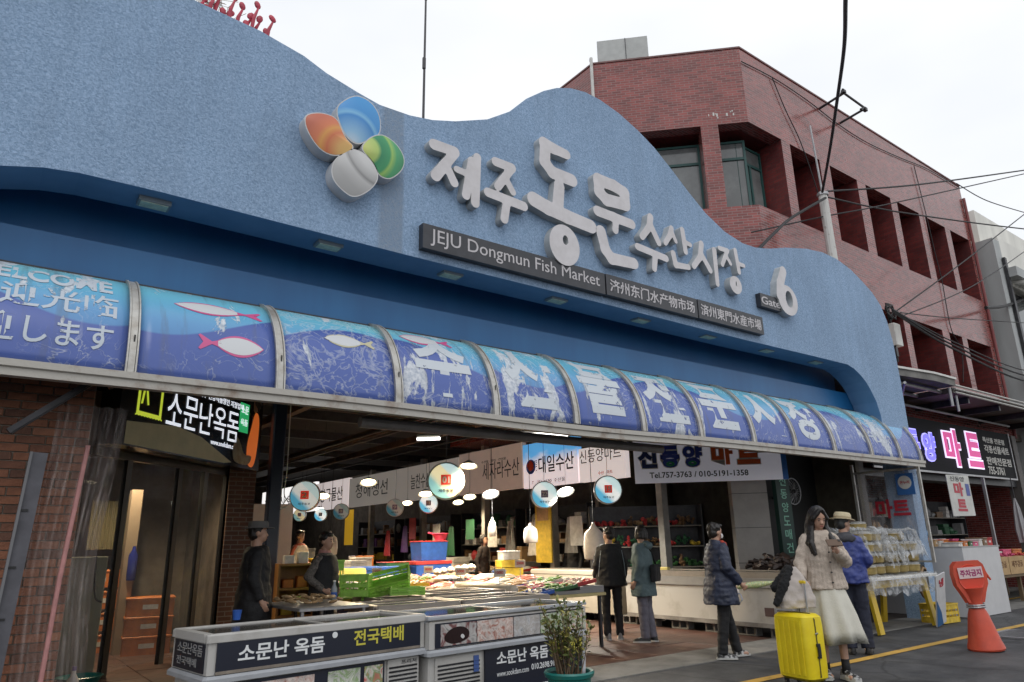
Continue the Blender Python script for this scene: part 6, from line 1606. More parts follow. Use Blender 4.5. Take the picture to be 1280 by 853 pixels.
b = MB(); b.tube([(0, 0, 0), (.02, .5, .02), (.0, 1.0, .01), (.04, 1.5, .02)], [.07, .085, .08, .05], 12, flat=.8); b.build('roll', fish_m[2], sqr, smooth=True)
# second fish table farther in
ft2 = table('fish_table', (5.0, 11.0, 0), 3.0, 1.6, .74, mat('pale cloth', (0.55, 0.5, 0.38), rough=.6, var=.1), steel_dark, 'wide pale fish table farther in, in front of the blue tubs')
k_ = 0
for i in range(6):
    for j in range(3):
        c_ = tc_[(i * 2 + j) % 8]; kd = (i + j * 2) % 6
        tray((5.25 + i * .48, 11.25 + j * .48, .75 + .03 * j), (.44, .42), c_, kd, '%s tray of %s on the inner pale table, column %s, row %s back' % (c_, FN[kd], ('one', 'two', 'three', 'four', 'five', 'six')[i], ('one', 'two', 'three')[j]), rr, rr.uniform(-.05, .05), 0, 7)
b = MB()
for i in range(6): real_fish(b, 6.6 + i * .16, 11.1 + .03 * i, .95 + .01 * i, .7, R(65) + rr.uniform(-.1, .1), rr)
tag(b.build('large_fish', fish_m[2], smooth=45), 'pile of long pale fish laid slantwise on the inner table', 'fish', kind='stuff')
# blue tubs, pink basket, yellow styro box, white bin
def tub(loc, w, d, h, colr, label, rz=0, lid=None):
    t_ = thing('tub', label, 'tub', loc, rz)
    b = MB(); b.loft([[(-w * .45, -d * .45, 0), (w * .45, -d * .45, 0), (w * .45, d * .45, 0), (-w * .45, d * .45, 0)], [(-w * .5, -d * .5, h * .94), (w * .5, -d * .5, h * .94), (w * .5, d * .5, h * .94), (-w * .5, d * .5, h * .94)]]); b.build('body', cm(colr), t_)
    b = MB(); b.cbox(-w * .52, w * .52, -d * .52, d * .52, h * .945, h, .01); b.build('rim' if not lid else 'lid', cm(lid or colr), t_)
    return t_
tub((6.2, 12.95, 0), 1.0, .6, 1.05, 'blue', 'large blue tub left of the taller blue stack, partly behind the fish')
tub((7.5, 13.0, 0), .8, .6, 1.12, 'blue', 'lower large blue tub under the red rimmed one', lid='red')
tub((7.55, 13.0, 1.125), .62, .45, .38, 'blue', 'upper blue tub with red lid, topmost of the blue stack', lid='red')
tub((6.75, 13.0, 1.0), .5, .4, .12, 'green', 'shallow green tub with red lid between the blue tubs', lid='red')
bk = thing('basket', 'pink plastic colander on top of the blue tubs', 'colander', (7.75, 12.9, 1.51))
b = MB(); b.lathe([(.10, 0), (.16, .12), (.18, .125), (.18, .14), (.15, .13), (.09, .01)], n=20); b.build('bowl', cm('pink'), bk, smooth=50)
b = MB(); b.tube([(-.17, 0, .13), (-.28, 0, .15)], .02, 6); b.build('handle', cm('pink'), bk)
cb = carton((8.35, 11.35, .0), (.42, .42, 1.12), 'yellow', 'tall bright yellow box stand beside the beige chest freezer', R(-20), name='box_stand', cat='stand')
carton((8.3, 11.3, 1.125), (.34, .3, .16), 'white', 'white foam box on top of the yellow box stand', R(-15), name='foam_box')
carton((8.75, 11.9, .0), (.34, .34, 1.0), 'yellow', 'second narrower yellow box stand, farther back', R(-20), name='box_stand', cat='stand')
carton((8.0, 11.2, .80), (.18, .18, .14), 'blue', 'little blue tub beside the yellow box stand', 0, name='tub', cat='tub')
def carrier(loc, w, h, label, lit=.0, seed=0, m_='white'):
    t_ = thing('carrier_bag_bundle', label, 'bag', loc, R(-30)); rr_ = random.Random(seed)
    b = MB(); n = 14; rings = []
    for i, (wz, k_) in enumerate(((.72, 0), (.86, .03), (.92, .3), (.86, .55), (.78, .70), (.34, .84), (.12, .95), (.1, 1.0))):
        rings.append([(w / 2 * wz * math.cos(q * 2 * PI / n) * (1 + .12 * noise.noise((q, i, seed))), w * .28 * wz * math.sin(q * 2 * PI / n) * (1 + .3 * noise.noise((q * 2.1, i, seed + 5))), h * k_) for q in range(n)])
    b.loft(rings); b.build('bags', mat('thin white bag plastic', (0.62, 0.57, 0.52), rough=.5, var=.08, vscale=12), t_, smooth=True)
    b = MB(); b.tube([(0, 0, h), (0, 0, 4.2 - loc[2])], .006, 5); b.build('cord', wire_m, t_)
    return t_
carrier((8.7, 9.35, 1.12), .42, .62, 'thick bundle of white carrier bags hanging left of the woman in black', seed=1)
carrier((8.45, 10.8, 1.42), .30, .36, 'smaller bundle of white carrier bags hanging above the beige freezer', seed=2)
carrier((8.0, 11.4, 1.55), .16, .36, 'narrow white bag roll hanging beside the yellow board', seed=3)
carrier((6.9, 16.5, 1.25), .4, .55, 'white carrier bags hanging far down the aisle', seed=4)
# cloth covered table and wooden cabinet at the left
yt = thing('cloth_table', 'table under a long yellow cloth in front of the woman in cream', 'table', (4.75, 12.6, 0), R(-8))
b = MB(); n = 44; P_ = []
for z, e, wv in ((1.04, 0, 0), (1.03, .02, .0), (.8, .035, .02), (.5, .05, .035), (.38, .06, .045)):
    ring = []
    for i in range(n):
        a = i / n * 4; s_ = int(a); f_ = a - s_
        x, y = ((f_, 0), (1, f_), (1 - f_, 1), (0, 1 - f_))[s_]
        nxn, nyn = ((0, -1), (1, 0), (0, 1), (-1, 0))[s_]
        q = e + wv * (1 if i % 2 else -.3); ring.append((x * 1.15 + nxn * q, y * .8 + nyn * q, z))
    P_.append(ring)
b.loft(P_[::-1], cap0=False); b.build('cloth', mat('mustard cloth', (0.58, 0.42, 0.10), rough=.75, var=.08), yt, smooth=60)
for x, y in ((.06, .06), (1.05, .06), (.06, .7), (1.05, .7)):
    b = MB(); b.box(x, x + .04, y, y + .04, 0, 1.0); b.build('leg', steel_dark, yt)
wc = thing('wooden_cabinet', 'small lit wooden shelf cabinet at the right shoulder of the man in the grey hat', 'cabinet', (3.5, 10.1, 0), R(-12))
wood = mat('orange wood', (0.42, 0.20, 0.05), rough=.5, color2=(0.28, 0.12, 0.03), vscale=3, streak=True)
b = MB(); b.box(0, .03, 0, .4, 0, 1.2); b.box(.47, .5, 0, .4, 0, 1.2); b.box(.03, .47, .37, .4, 0, 1.2); b.build('carcass', wood, wc)
for i, z in enumerate((.15, .5, .85, 1.17)):
    b = MB(); b.box(.03, .47, .0, .37, z, z + .03); s_ = b.build('shelf', wood, wc)
    b = MB(); b.cbox(.08, .22, .08, .25, z + .031, z + .14, .01); b.cbox(.27, .41, .1, .28, z + .031, z + .18, .01); b.build('jars', cm(('tan', 'yellow', 'orange', 'white')[i]), s_)['kind'] = 'stuff'
# goods in the middle distance
tub((7.3, 15.4, 0), .5, .5, .9, 'grey', 'grey drum between the stalls far down the aisle')
table('stall_table', (5.2, 15.2, 0), 1.8, .8, .9, cm('tan'), steel_dark, 'tan stall table far down the aisle')
carton((5.6, 15.6, .9), (.5, .4, .4), 'purple', 'purple box on the tan stall table far down the aisle', 0)
carton((6.3, 15.6, .9), (.4, .4, .3), 'yellow', 'yellow box on the tan stall table far down the aisle', 0)
carton((8.6, 15.8, .0), (.5, .4, .8), 'dark green', 'dark green box standing on the floor far down the aisle', 0)
tub((6.6, 14.4, 0), .35, .35, 1.15, 'silver', 'pale standing bin left of the blue tubs')
crate((7.0, 17.3, .0), (.6, .45, .6), 'yellow', 'yellow crate on the floor far down the aisle')

# stall counters with goods along the right row, stacked boxes and hanging clothes behind them
rr = random.Random(31)
for k_, y in enumerate((13.0, 15.7, 18.8, 22.0)):
    nm = ('nearest', 'second', 'third', 'farthest')[k_]
    table('stall_table', (9.75, y, 0), .75, 1.9, .82, cm(('grey', 'tan', 'blue', 'grey')[k_]), steel_dark, '%s of the stall tables under the signs of the right-hand row' % nm)
    for j in range(4):
        c_ = ('red', 'white', 'yellow', 'blue', 'pink', 'orange')[(k_ * 2 + j) % 6]; kd = (k_ + j) % 6
        tray((10.1, y + .25 + j * .46, .825), (.6, .42), c_, kd, '%s tray of %s, place %s on the %s right-hand stall table' % (c_, FN[kd], ('one', 'two', 'three', 'four')[j], nm), rr, 0, -.1, 8)
for k_, (x, y, z, w, d, h, c_) in enumerate(((11.0, 11.2, 0, .5, .5, 1.3, 'tan'), (11.0, 14.3, 1.0, .5, .4, .35, 'tan'), (11.0, 14.3, 0, .55, .5, 1.0, 'grey'), (11.0, 17.4, 0, .5, .5, 1.1, 'white'), (8.9, 12.7, 0, .45, .4, .75, 'red'), (7.0, 15.0, .9, .4, .3, .3, 'white'), (8.3, 17.8, 0, .6, .5, .9, 'blue'), (8.35, 17.85, .9, .5, .4, .3, 'orange'))):
    carton((x, y, z), (w, d, h), c_, '%s box %s' % (c_, ('standing beside the beige stall sign post', 'on top of the grey box between two shelf units', 'under the tan box between two shelf units', 'standing between shelf units under the brown seal sign', 'on the floor right of the blue tubs', 'on the grey drum side far down the aisle', 'large and low, on the floor far down the aisle', 'on top of the large low blue box')[k_]), rr.uniform(-.1, .1))
for k_, (x, y, z, c_) in enumerate(((10.5, 13.3, 1.9, 'white'), (10.5, 14.2, 1.95, 'grey'), (10.5, 16.9, 1.9, 'dark green'), (10.5, 19.5, 2.0, 'purple'), (10.5, 20.6, 1.9, 'red'), (10.5, 12.0, 1.95, 'grey'))):
    t_ = thing('hanging_apron', '%s apron on a hook, %s along the right-hand row of stalls' % (c_, ('second', 'third', 'fourth', 'fifth', 'sixth', 'first')[k_]), 'apron', (x, y, z), R(-90))
    b = MB(); n_ = 10; vs = []; fs = []
    for i in range(n_ + 1):
        for j in range(n_ + 1): u = i / n_ - .5; v = j / n_; vs.append((u * .42 * (.45 + .55 * v), .03 * math.sin(u * 18 + v), -.75 * v))
    for i in range(n_):
        for j in range(n_): q = i * (n_ + 1) + j; fs.append((q, q + 1, q + n_ + 2, q + n_ + 1))
    b.add(vs, fs); b.build('cloth', cm(c_), t_, smooth=True)
    b = MB(); b.tube([(0, 0, 0), (0, .02, .06), (0, .1, .08)], .006, 5); b.build('hook', steel_dark, t_)

# a middle island of stalls down the aisle, with foam boxes and price cards
for k_, (x, y, w) in enumerate(((4.9, 17.2, 2.6), (5.6, 19.8, 2.8), (6.3, 22.6, 2.8))):
    nm = ('nearest', 'middle', 'farthest')[k_]
    table('stall_table', (x, y, 0), w, 1.2, .95, cm(('yellow', 'white', 'tan')[k_]), steel_dark, '%s table of the island of stalls deep in the aisle' % nm)
    for j in range(5):
        c_ = ('white', 'red', 'yellow', 'blue', 'green')[(j + k_) % 5]; kd = (k_ * 2 + j) % 6
        tray((x + .3 + j * .48, y + .35, .955), (.42, .5), c_, kd, '%s tray of %s, place %s on the %s island table' % (c_, FN[kd], ('one', 'two', 'three', 'four', 'five')[j], nm), rr, 0, 0, 6)
    for j in range(3):
        c_ = ('white', 'orange', 'white', 'blue', 'yellow')[(j + 2 * k_) % 5]
        carton((x + .5 + j * .75, y + .95, .955), (.5, .36, .26 + .1 * ((j + k_) % 3)), c_, '%s box at the back of the %s island table, place %s' % (c_, nm, ('one', 'two', 'three')[j]), rr.uniform(-.2, .2), name='foam_box')
for k_, (x, y, z) in enumerate(((6.15, 8.6, .95), (6.2, 9.7, .95), (6.9, 9.1, 1.05), (5.5, 11.15, .95), (6.5, 11.2, .95), (7.4, 11.3, .95))):
    t_ = thing('price_card', 'small white price card on a stick, %s' % ('first on the yellow skirted table', 'second on the yellow skirted table', 'set back on the yellow skirted table', 'leftmost on the inner pale table', 'middle one on the inner pale table', 'rightmost on the inner pale table')[k_], 'price card', (x, y, z), R(-35))
    b = MB(); b.obox((0, 0, .06), (.16, .006, .11), rx=.15); b.build('card', white_paint, t_)
    b = MB(); b.text(('10000', '5000', '20000', '15000', '8000', '30000')[k_], (.11, .04), (-.055, -.012, .045), depth=.002, bold=.02); b.build('price', redink, t_)
    b = MB(); b.tube([(0, .01, -.2), (0, .01, .06)], .005, 5); b.build('stick', galv, t_)

# dark dried goods heaped on the long freezer and bags behind
dg = thing('dried_seaweed_heap', 'dark brown heap of dried seaweed bundles behind the navy coat', 'seaweed heap', (10.55, 7.25, .9))
b = MB(); rr = random.Random(21)
for i in range(120):
    x, y = rr.uniform(0, 1.1), rr.uniform(-.35, .5); z = .02 + .22 * (1 - abs(x - .5) * 1.2) * rr.random()
    b.obox((x, y, z), (rr.uniform(.08, .2), rr.uniform(.05, .12), rr.uniform(.02, .05)), rz=rr.uniform(0, 3), rx=rr.uniform(-.6, .6), ry=rr.uniform(-.6, .6))
b.build('bundles', mat('dried seaweed', (0.045, 0.028, 0.022), rough=.5, var=.5, vscale=14), dg)['kind'] = 'stuff'
table('stall_table', (10.48, 6.75, 0), 1.2, 1.05, .9, steel_dark, steel_dark, 'dark low table under the dried seaweed heap')
yb = thing('corn_tray', 'small yellow packet lying on the rim of the long freezer', 'packet', (9.75, 8.75, .925), .3)
b = MB(); b.cbox(-.06, .06, -.09, .09, 0, .045, .012); b.build('packet', mat('pale yellow packet', (.7, .58, .2), rough=.5), yb)  # plain pale yellow, no emission

# ================================================================== STREET-SIDE OBJECTS AT THE RIGHT
# table with pots of packed food wrapped in clear plastic
pt = thing('plastic_covered_table', 'table with bright yellow legs under a crumpled clear plastic cover', 'table', (10.85, 5.72, 0))
WT, DT, HT = 2.15, 1.0, .80
b = MB(); b.cbox(0, WT, 0, DT, HT - .04, HT, .01); b.build('table_top', white_paint, pt)
yl = mat('yellow leg paint', (0.62, 0.42, 0.02), rough=.45, var=.1)
for x in (.15, WT - .25):
    for s_ in (0, 1):
        b = MB(); y = .08 if s_ == 0 else DT - .18; b.obox((x + .05, y + .04, (HT - .04) / 2), (.13, .05, HT - .04), rx=R(7) * (1 if s_ else -1)); b.build('leg', yl, pt)
b = MB(); b.box(.2, WT - .2, .12, .16, HT - .16, HT - .05); b.build('apron', yl, pt)
crumple = bpy.data.materials.new('crumpled clear film'); crumple.use_nodes = True
_t = crumple.node_tree; _p = _t.nodes['Principled BSDF']; _p.inputs['Roughness'].default_value = .14; _p.inputs['Base Color'].default_value = (.62, .64, .66, 1); _p.inputs['Alpha'].default_value = .55
_co = _n(_t, 'ShaderNodeTexCoord'); _v = _n(_t, 'ShaderNodeTexVoronoi', feature='DISTANCE_TO_EDGE'); _v.inputs['Scale'].default_value = 11
_nn = _n(_t, 'ShaderNodeTexNoise', Scale=5.0, Detail=3.0); _nn.inputs['Distortion'].default_value = 1.0; _t.links.new(_co.outputs['Object'], _nn.inputs['Vector'])
_b = _n(_t, 'ShaderNodeBump', Strength=1.0, Distance=.05); _t.links.new(_nn.outputs['Fac'], _b.inputs['Height']); _t.links.new(_b.outputs[0], _p.inputs['Normal'])
_r = _n(_t, 'ShaderNodeMapRange'); _r.inputs['From Min'].default_value = .42; _r.inputs['From Max'].default_value = .62; _r.inputs['To Min'].default_value = .10; _r.inputs['To Max'].default_value = .50
_t.links.new(_nn.outputs['Fac'], _r.inputs['Value']); _t.links.new(_r.outputs[0], _p.inputs['Alpha'])
def drape(name, x0, x1, y0, y1, z, drop, parent, seed, n=34, amp=.03):
    b = MB(); vs = []; fs = []
    for i in range(n + 1):
        for j in range(n + 1):
            u = -.16 + 1.32 * i / n; v = -.22 + 1.44 * j / n
            x = x0 + (x1 - x0) * min(1, max(0, u)); y = y0 + (y1 - y0) * min(1, max(0, v)); zz = z
            dxo = max(0, -u, u - 1); dyo = max(0, -v, v - 1); dr = max(dxo / .16, dyo / .22)
            zz -= drop * dr * (1 + .35 * noise.noise((i * .35, j * .35, seed)))
            x += (u < 0) * -.05 * dr + (u > 1) * .05 * dr; y += (v < 0) * -.06 * dr
            nn_ = noise.noise_vector((i * .33, j * .33, seed)) + .6 * noise.noise_vector((i * .8, j * .8, seed + 9))
            vs.append((x + nn_.x * amp, y + nn_.y * amp, zz + abs(nn_.z) * amp * 1.2))
    for i in range(n):
        for j in range(n): q = i * (n + 1) + j; fs.append((q, q + n + 1, q + n + 2, q + 1))
    b.add(vs, fs); return b.build(name, crumple, parent)
drape('plastic_cover', 0, WT, 0, DT, HT + .015, .28, pt, 3)
gold = mat('gold tin', (0.36, 0.27, 0.10), rough=.35, metal=.4, var=.25, vscale=10)
film = mat('clear lid film', (0.5, 0.5, 0.48), rough=.1, alpha=.45)
rr = random.Random(9)
stk_l = ['leftmost', 'second', 'third', 'fourth', 'rightmost', 'rear left', 'rear middle', 'rear right']
for k_, (x, y, n_) in enumerate(((11.25, 6.0, 4), (11.62, 6.05, 4), (12.02, 6.02, 3), (12.38, 6.05, 4), (12.72, 6.02, 3), (11.4, 6.42, 4), (11.95, 6.42, 5), (12.5, 6.42, 4))):
    for j in range(n_):
        z = HT + .03 + j * .165
        t_ = thing('food_pack', 'gold rimmed food pack, %s up in the %s stack on the covered table' % (('lowest', 'second', 'third', 'fourth', 'fifth')[j], stk_l[k_]), 'food pack', (x + rr.uniform(-.01, .01), y, z), rr.uniform(-.3, .3))
        b = MB(); b.lathe([(.13, 0), (.16, .02), (.165, .10), (.172, .105), (.172, .115), (.16, .115)], n=18, cap1=True); b.build('dish', gold, t_, smooth=50)
        b = MB(); heap(b, -.09, .09, -.09, .09, .11, 12, .028, rr, 1.2, .02); b.build('food', fish_m[(j + k_) % 4], t_, smooth=True)['kind'] = 'stuff'
        b = MB(); b.lathe([(.168, .11), (.16, .15), (.05, .162)], n=18, cap0=False); b.build('film', film, t_, smooth=True)
wr = thing('plastic_wrap', 'loose crumpled clear plastic thrown over the stacked food packs', 'plastic wrap', (0, 0, 0))
for k_, (xa, xb, zt) in enumerate(((11.12, 11.80, .70), (11.84, 12.2, .56), (12.24, 12.9, .68))):
    drape('wrap', xa, xb, 5.88, 6.58, HT + zt, .42, wr, 8 + k_ * 5, 26, .07)
# items under and beside the table
sgb = thing('leaning_sign', 'white and blue board with a red mark leaning under the right end of the table', 'sign', (12.55, 5.66, 0), 0, rot=(R(12), R(-10), 0))
b = MB(); b.box(0, .34, 0, .02, 0, .80); b.build('board', mat('white board', (.55, .55, .56), rough=.5, var=.1), sgb)
b = MB(); b.prism([[(0, 0), (.22, 0), (.16, .2), (0, .42)]], lambda u, v: (u, -.004, v), lambda u, v: (u, -.001, v)); b.build('blue_patch', mat('deep blue print', (.02, .10, .25), rough=.5), sgb)
b = MB(); b.text('냉', (.16, .13), (.10, -.005, .60), depth=.003, bold=.03); b.build('lettering', redp, sgb)
crate((13.35, 5.95, 0), (.50, .36, .30), 'yellow', 'yellow slotted crate on the ground right of the table', R(-5))
hs = thing('hose_reel', 'coiled tan hose with dark loop hanging beside the white partition', 'hose', (13.1, 6.0, .62))
b = MB(); b.tube([(.22 * math.cos(a / 20 * 2 * PI * 1.4) * .6, .03 * math.sin(a), .26 * math.sin(a / 20 * 2 * PI * 1.4)) for a in range(21)], .022, 7); b.build('coil', mat('tan hose', (.28, .18, .09), rough=.5), hs, smooth=True)
b = MB(); b.tube(spline([(-.12, 0, .22), (-.02, -.03, .30), (.08, -.03, .15), (.1, -.02, -.1)], 6), .014, 6); b.build('cord', black, hs)
# white partition
wp = thing('white_partition', 'plain white freestanding counter panel beside the traffic cone', 'counter', (14.35, 5.82, 0))
b = MB(); b.cbox(0, .06, 0, 1.85, 0, 1.17, .005); b.cbox(.06, 1.6, 0, .06, 0, 1.17, .005); b.build('panel', mat('white laminate', (0.52, 0.52, 0.53), rough=.45, var=.05), wp)
b = MB(); b.box(.0, 1.65, .0, 1.85, 1.172, 1.20); b.build('counter_top', mat('grey laminate', (.3, .3, .3), rough=.4), wp)
# goods on the counter: little flat packs and boxes
rr = random.Random(14)
cl = ['white', 'pink', 'red', 'orange', 'white', 'tan', 'green', 'brown']
k_ = 0
for i in range(7):
    for j in range(4):
        c_ = cl[(i * 3 + j * 5) % 8]; h = rr.uniform(.06, .16)
        carton((14.52 + i * .22, 6.05 + j * .42, 1.20), (.19, .30, h), c_, '%s gift pack on the white counter, column %s, row %s back' % (c_, ('one', 'two', 'three', 'four', 'five', 'six', 'seven')[i], ('one', 'two', 'three', 'four')[j]), rr.uniform(-.2, .2), name='gift_pack', cat='pack')
bb = thing('bag', 'shiny blue plastic bag on the goods under the glowing sign', 'bag', (15.4, 7.0, 1.36))
b = MB(); b.ell((0, 0, .1), (.22, .16, .12), 12, 8); me_ = remeshed('bag_body', b, .02, mat('blue plastic bag', (0.02, 0.18, 0.42), rough=.25), bb, 1, disp=lambda c: .03 * noise.noise(c * 12))
# fruit stand
fs_ = thing('fruit_stand', 'wooden trestle stand fronted with printed cardboard', 'stand', (16.9, 6.4, 0))
b = MB(); b.box(0, 5.5, 0, 1.2, .52, .58); b.build('deck', mat('stand wood', (.16, .11, .06), rough=.7, var=.2), fs_)
for x in (.15, 1.8, 3.5, 5.2):
    b = MB(); b.obox((x, .15, .26), (.07, .07, .52)); b.build('leg', mat('stand wood', (.16, .11, .06)), fs_)
    b = MB(); b.obox((x, 1.05, .26), (.07, .07, .52)); b.build('leg', mat('stand wood', (.16, .11, .06)), fs_)
kraft = mat('cardboard', (0.42, 0.28, 0.14), rough=.8, var=.12, vscale=5)
for i in range(6):
    t_ = thing('cardboard_box', 'printed cardboard fruit box, %s from the left along the front of the stand' % ('first', 'second', 'third', 'fourth', 'fifth', 'sixth')[i], 'cardboard box', (17.0 + i * .88, 6.38, .58))
    b = MB(); b.box(0, .85, 0, .015, 0, .36); b.box(0, .85, .50, .515, 0, .36); b.box(0, .015, .015, .5, 0, .36); b.box(.835, .85, .015, .5, 0, .36); b.box(.015, .835, .015, .5, 0, .015); b.build('carton', kraft, t_)
    b = MB(); b.text('제주감귤', (.6, .13), (.12, -.002, .14), depth=.002, bold=.01); b.build('print', mat('brown print', (.14, .06, .02), rough=.7), t_)
    b = MB(); heap(b, .08, .77, .08, .44, .30, 46, .045, rr, 1.0, .10); b.build('contents', cm(('orange', 'pink', 'red', 'orange', 'white', 'tan')[i]), t_, smooth=True)['kind'] = 'stuff'
for i in range(14):
    c_ = ('orange', 'pink', 'red', 'purple', 'white', 'pink', 'orange')[i % 7]
    carton((17.15 + (i % 7) * .62, 7.05 + (i // 7) * .30, .60 + .16 * (i // 7)), (.48, .26, rr.uniform(.22, .34)), c_, '%s fruit pack in the %s row behind the cardboard boxes, place %s' % (c_, ('front', 'back')[i // 7], ('one', 'two', 'three', 'four', 'five', 'six', 'seven')[i % 7]), rr.uniform(-.1, .1), name='fruit_pack', cat='pack')
shelf_unit((16.3, 8.6, 0), 2.6, 2.3, 5, 0, 'brown shelves of packets behind the glass of the corner grocery', [['brown', 'tan'], ['brown', 'red', 'tan'], ['tan', 'yellow', 'brown']], rr)
shelf_unit((20.6, 8.9, 0), 2.8, 2.3, 5, 0, 'dark shelves with a few white packets under the small sign lettering', [['grey', 'brown', 'white'], ['grey', 'dark green']], rr)
hp = thing('hanging_cloths', 'pale folded umbrella hanging at the far right of the shop front', 'umbrella', (20.6, 6.95, 1.2))
b = MB(); b.loft([[(r_ * math.cos(q * PI / 6) * (1 if q % 2 else .6), r_ * math.sin(q * PI / 6) * (1 if q % 2 else .6), z) for q in range(12)] for r_, z in ((.10, 0), (.13, .3), (.08, .8), (.02, 1.05))]); b.build('canopy', mat('pale cloth grey', (.35, .35, .36), rough=.7, var=.1), hp)
b = MB(); b.tube([(0, 0, 1.0), (0, 0, 1.55)], .012, 6); b.build('shaft', steel_dark, hp)
b = MB(); b.obox((19.2, 7.05, 1.35), (.06, .06, 2.7)); tag(b.build('awning_post', galv), 'pale thin post holding the shop front right of the white hanging banner', 'post')

# traffic cone with round no-parking head
tcn = thing('traffic_cone', 'orange-red traffic cone carrying a round no parking head with Hangul', 'traffic cone', (10.52, 4.2, 0), rot=(0, R(-3.5), R(-38)))
cone_m = mat('faded orange-red plastic', (0.58, 0.075, 0.035), rough=.5, color2=(0.42, 0.06, 0.035), vscale=5, ramp=(.4, .75), bump=.2, bscale=20)
b = MB(); b.lathe([(.20, 0), (.21, .02), (.20, .06), (.185, .10), (.15, .26), (.115, .42), (.085, .50), (.08, .55), (.10, .66), (.13, .74)], n=26); b.build('cone_body', cone_m, tcn, smooth=40)
b = MB(); b.prism([[(-.10, .56), (.10, .56), (.15, .68), (.20, .78), (.21, .92), (.19, 1.02), (.14, 1.07), (-.14, 1.07), (-.19, 1.02), (-.21, .92), (-.20, .78), (-.15, .68)]], lambda u, v: (u, -.045, v), lambda u, v: (u, .045, v)); hd = b.build('round_head', cone_m, tcn, smooth=40)
b = MB(); b.lathe([(.17, -.046), (.165, -.054), (.15, -.050)], (0, 0, .86), 26, axis='y'); b.build('rim_disc', mat('orange-red disc', (0.62, 0.06, 0.03), rough=.4), hd)
b = MB(); b.box(-.155, .155, -.062, -.0555, .86, .995); wl = b.build('label_plate', mat('pink-white label', (.66, .5, .5), rough=.5), hd)
b = MB(); b.text('주차금지', (.27, .085), (-.135, -.0625, .882), depth=.002, bold=.03); b.build('lettering', mat('purple-red print', (.30, .02, .12), rough=.5), wl)
b = MB(); b.tube([(.10 * math.cos(a * PI / 8), .10 * math.sin(a * PI / 8), .51) for a in range(17)], .012, 6); b.tube([(.10 * math.cos(a * PI / 8), .10 * math.sin(a * PI / 8), .535) for a in range(17)], .010, 6); b.build('wire_band', galv, tcn)
b = MB(); b.tube([(.19, -.02, .96), (.215, -.03, .88), (.25, -.03, .82)], [.016, .018, .012], 7); b.build('handle', cone_m, tcn)
b = MB(); b.tube([(.12, .03, .52), (.13, .03, .85)], .018, 7); b.build('reflector_strip', white_paint, tcn)

# potted shrub in front of the freezers
po_ = thing('potted_shrub', 'sparse olive-green shrub in a teal plastic pot before the freezers', 'potted plant', (4.27, 4.98, 0))
teal = mat('teal pot plastic', (0.012, 0.15, 0.13), rough=.38, var=.15, vscale=5)
b = MB(); b.lathe([(.14, 0), (.15, .02), (.185, .30), (.205, .31), (.215, .34), (.205, .355), (.185, .35), (.18, .33)], n=30, cap1=False); b.build('pot', teal, po_, smooth=40)
b = MB(); b.lathe([(.001, .29), (.178, .295)], n=24, cap0=False, cap1=False); b.build('soil', mat('dark soil', (.04, .03, .02), rough=.9, bump=.6), po_)
rr = random.Random(4)
stem = MB(); leaf = MB(); leaf2 = MB()
tips = []
for i in range(34):
    a = rr.uniform(0, 2 * PI); r_ = rr.uniform(.02, .10); sp = rr.uniform(.08, .26); h = rr.uniform(.30, .62)
    p0 = Vector((r_ * math.cos(a), r_ * math.sin(a), .30)); p3 = Vector((sp * math.cos(a) + rr.uniform(-.05, .05), sp * math.sin(a) * .8, .30 + h))
    p1 = p0.lerp(p3, .35) + Vector((rr.uniform(-.03, .03), rr.uniform(-.03, .03), .04)); p2 = p0.lerp(p3, .7) + Vector((rr.uniform(-.03, .03), rr.uniform(-.03, .03), .02))
    pts = spline([p0, p1, p2, p3], 4); stem.tube(pts, [.0055 * (1 - k2 / len(pts)) + .0016 for k2 in range(len(pts))], 4)
    for p in pts[3:]:
        for _ in range(rr.choice((2, 3, 4))):
            d = Vector((rr.uniform(-1, 1), rr.uniform(-1, 1), rr.uniform(-.2, 1))).normalized(); s_ = Vector((-d.y, d.x, rr.uniform(-.4, .4))).normalized()
            l = rr.uniform(.03, .065); w_ = l * .26; q = p + d * .006 + Vector((rr.uniform(-.02, .02), rr.uniform(-.02, .02), rr.uniform(-.01, .02)))
            (leaf if rr.random() < .65 else leaf2).add([q, q + d * l * .5 + s_ * w_, q + d * l, q + d * l * .5 - s_ * w_ + Vector((0, 0, .004))], [(0, 1, 2, 3)])
stem.build('stems', mat('grey-brown stem', (.15, .10, .06), rough=.8), po_)['kind'] = 'stuff'
leaf.build('leaves', mat('olive green leaf', (.12, .15, .045), rough=.5, var=.4, vscale=15), po_)['kind'] = 'stuff'
leaf2.build('yellowing_leaves', mat('yellowing leaf', (.30, .27, .07), rough=.5, var=.3, vscale=15), po_)['kind'] = 'stuff'
b = MB(); b.obox((.155, -.02, .44), (.035, .012, .42), ry=R(4)); b.build('white_tie', mat('white plastic strip', (.55, .55, .58), rough=.4), po_)
# things leaning by the brick wall foot
rk = thing('folded_rack', 'folded metal rack frame lying at the foot of the brick wall', 'rack', (.42, 5.75, .28))
b = MB()
for y in (0, .3): b.tube([(-.35, y, .02), (.28, y, .04)], .012, 6)
for x in (-.3, -.1, .1, .26): b.tube([(x, 0, .03), (x, .3, .03)], .009, 6)
b.build('frame', galv, rk)
b = MB()
for x in (-.32, .25):
    for y in (.02, .28): b.tube([(x, y, -.28), (x, y, .03)], .01, 6)
b.build('legs', steel_dark, rk)['kind'] = 'stuff'
cup = thing('blue_cup', 'small blue cup on the rim behind the near display freezer', 'cup', (2.0, 6.75, .805))
b = MB(); b.lathe([(.03, 0), (.04, .08), (.036, .08), (.028, .01)], n=16); b.build('cup', cm('blue'), cup, smooth=50)
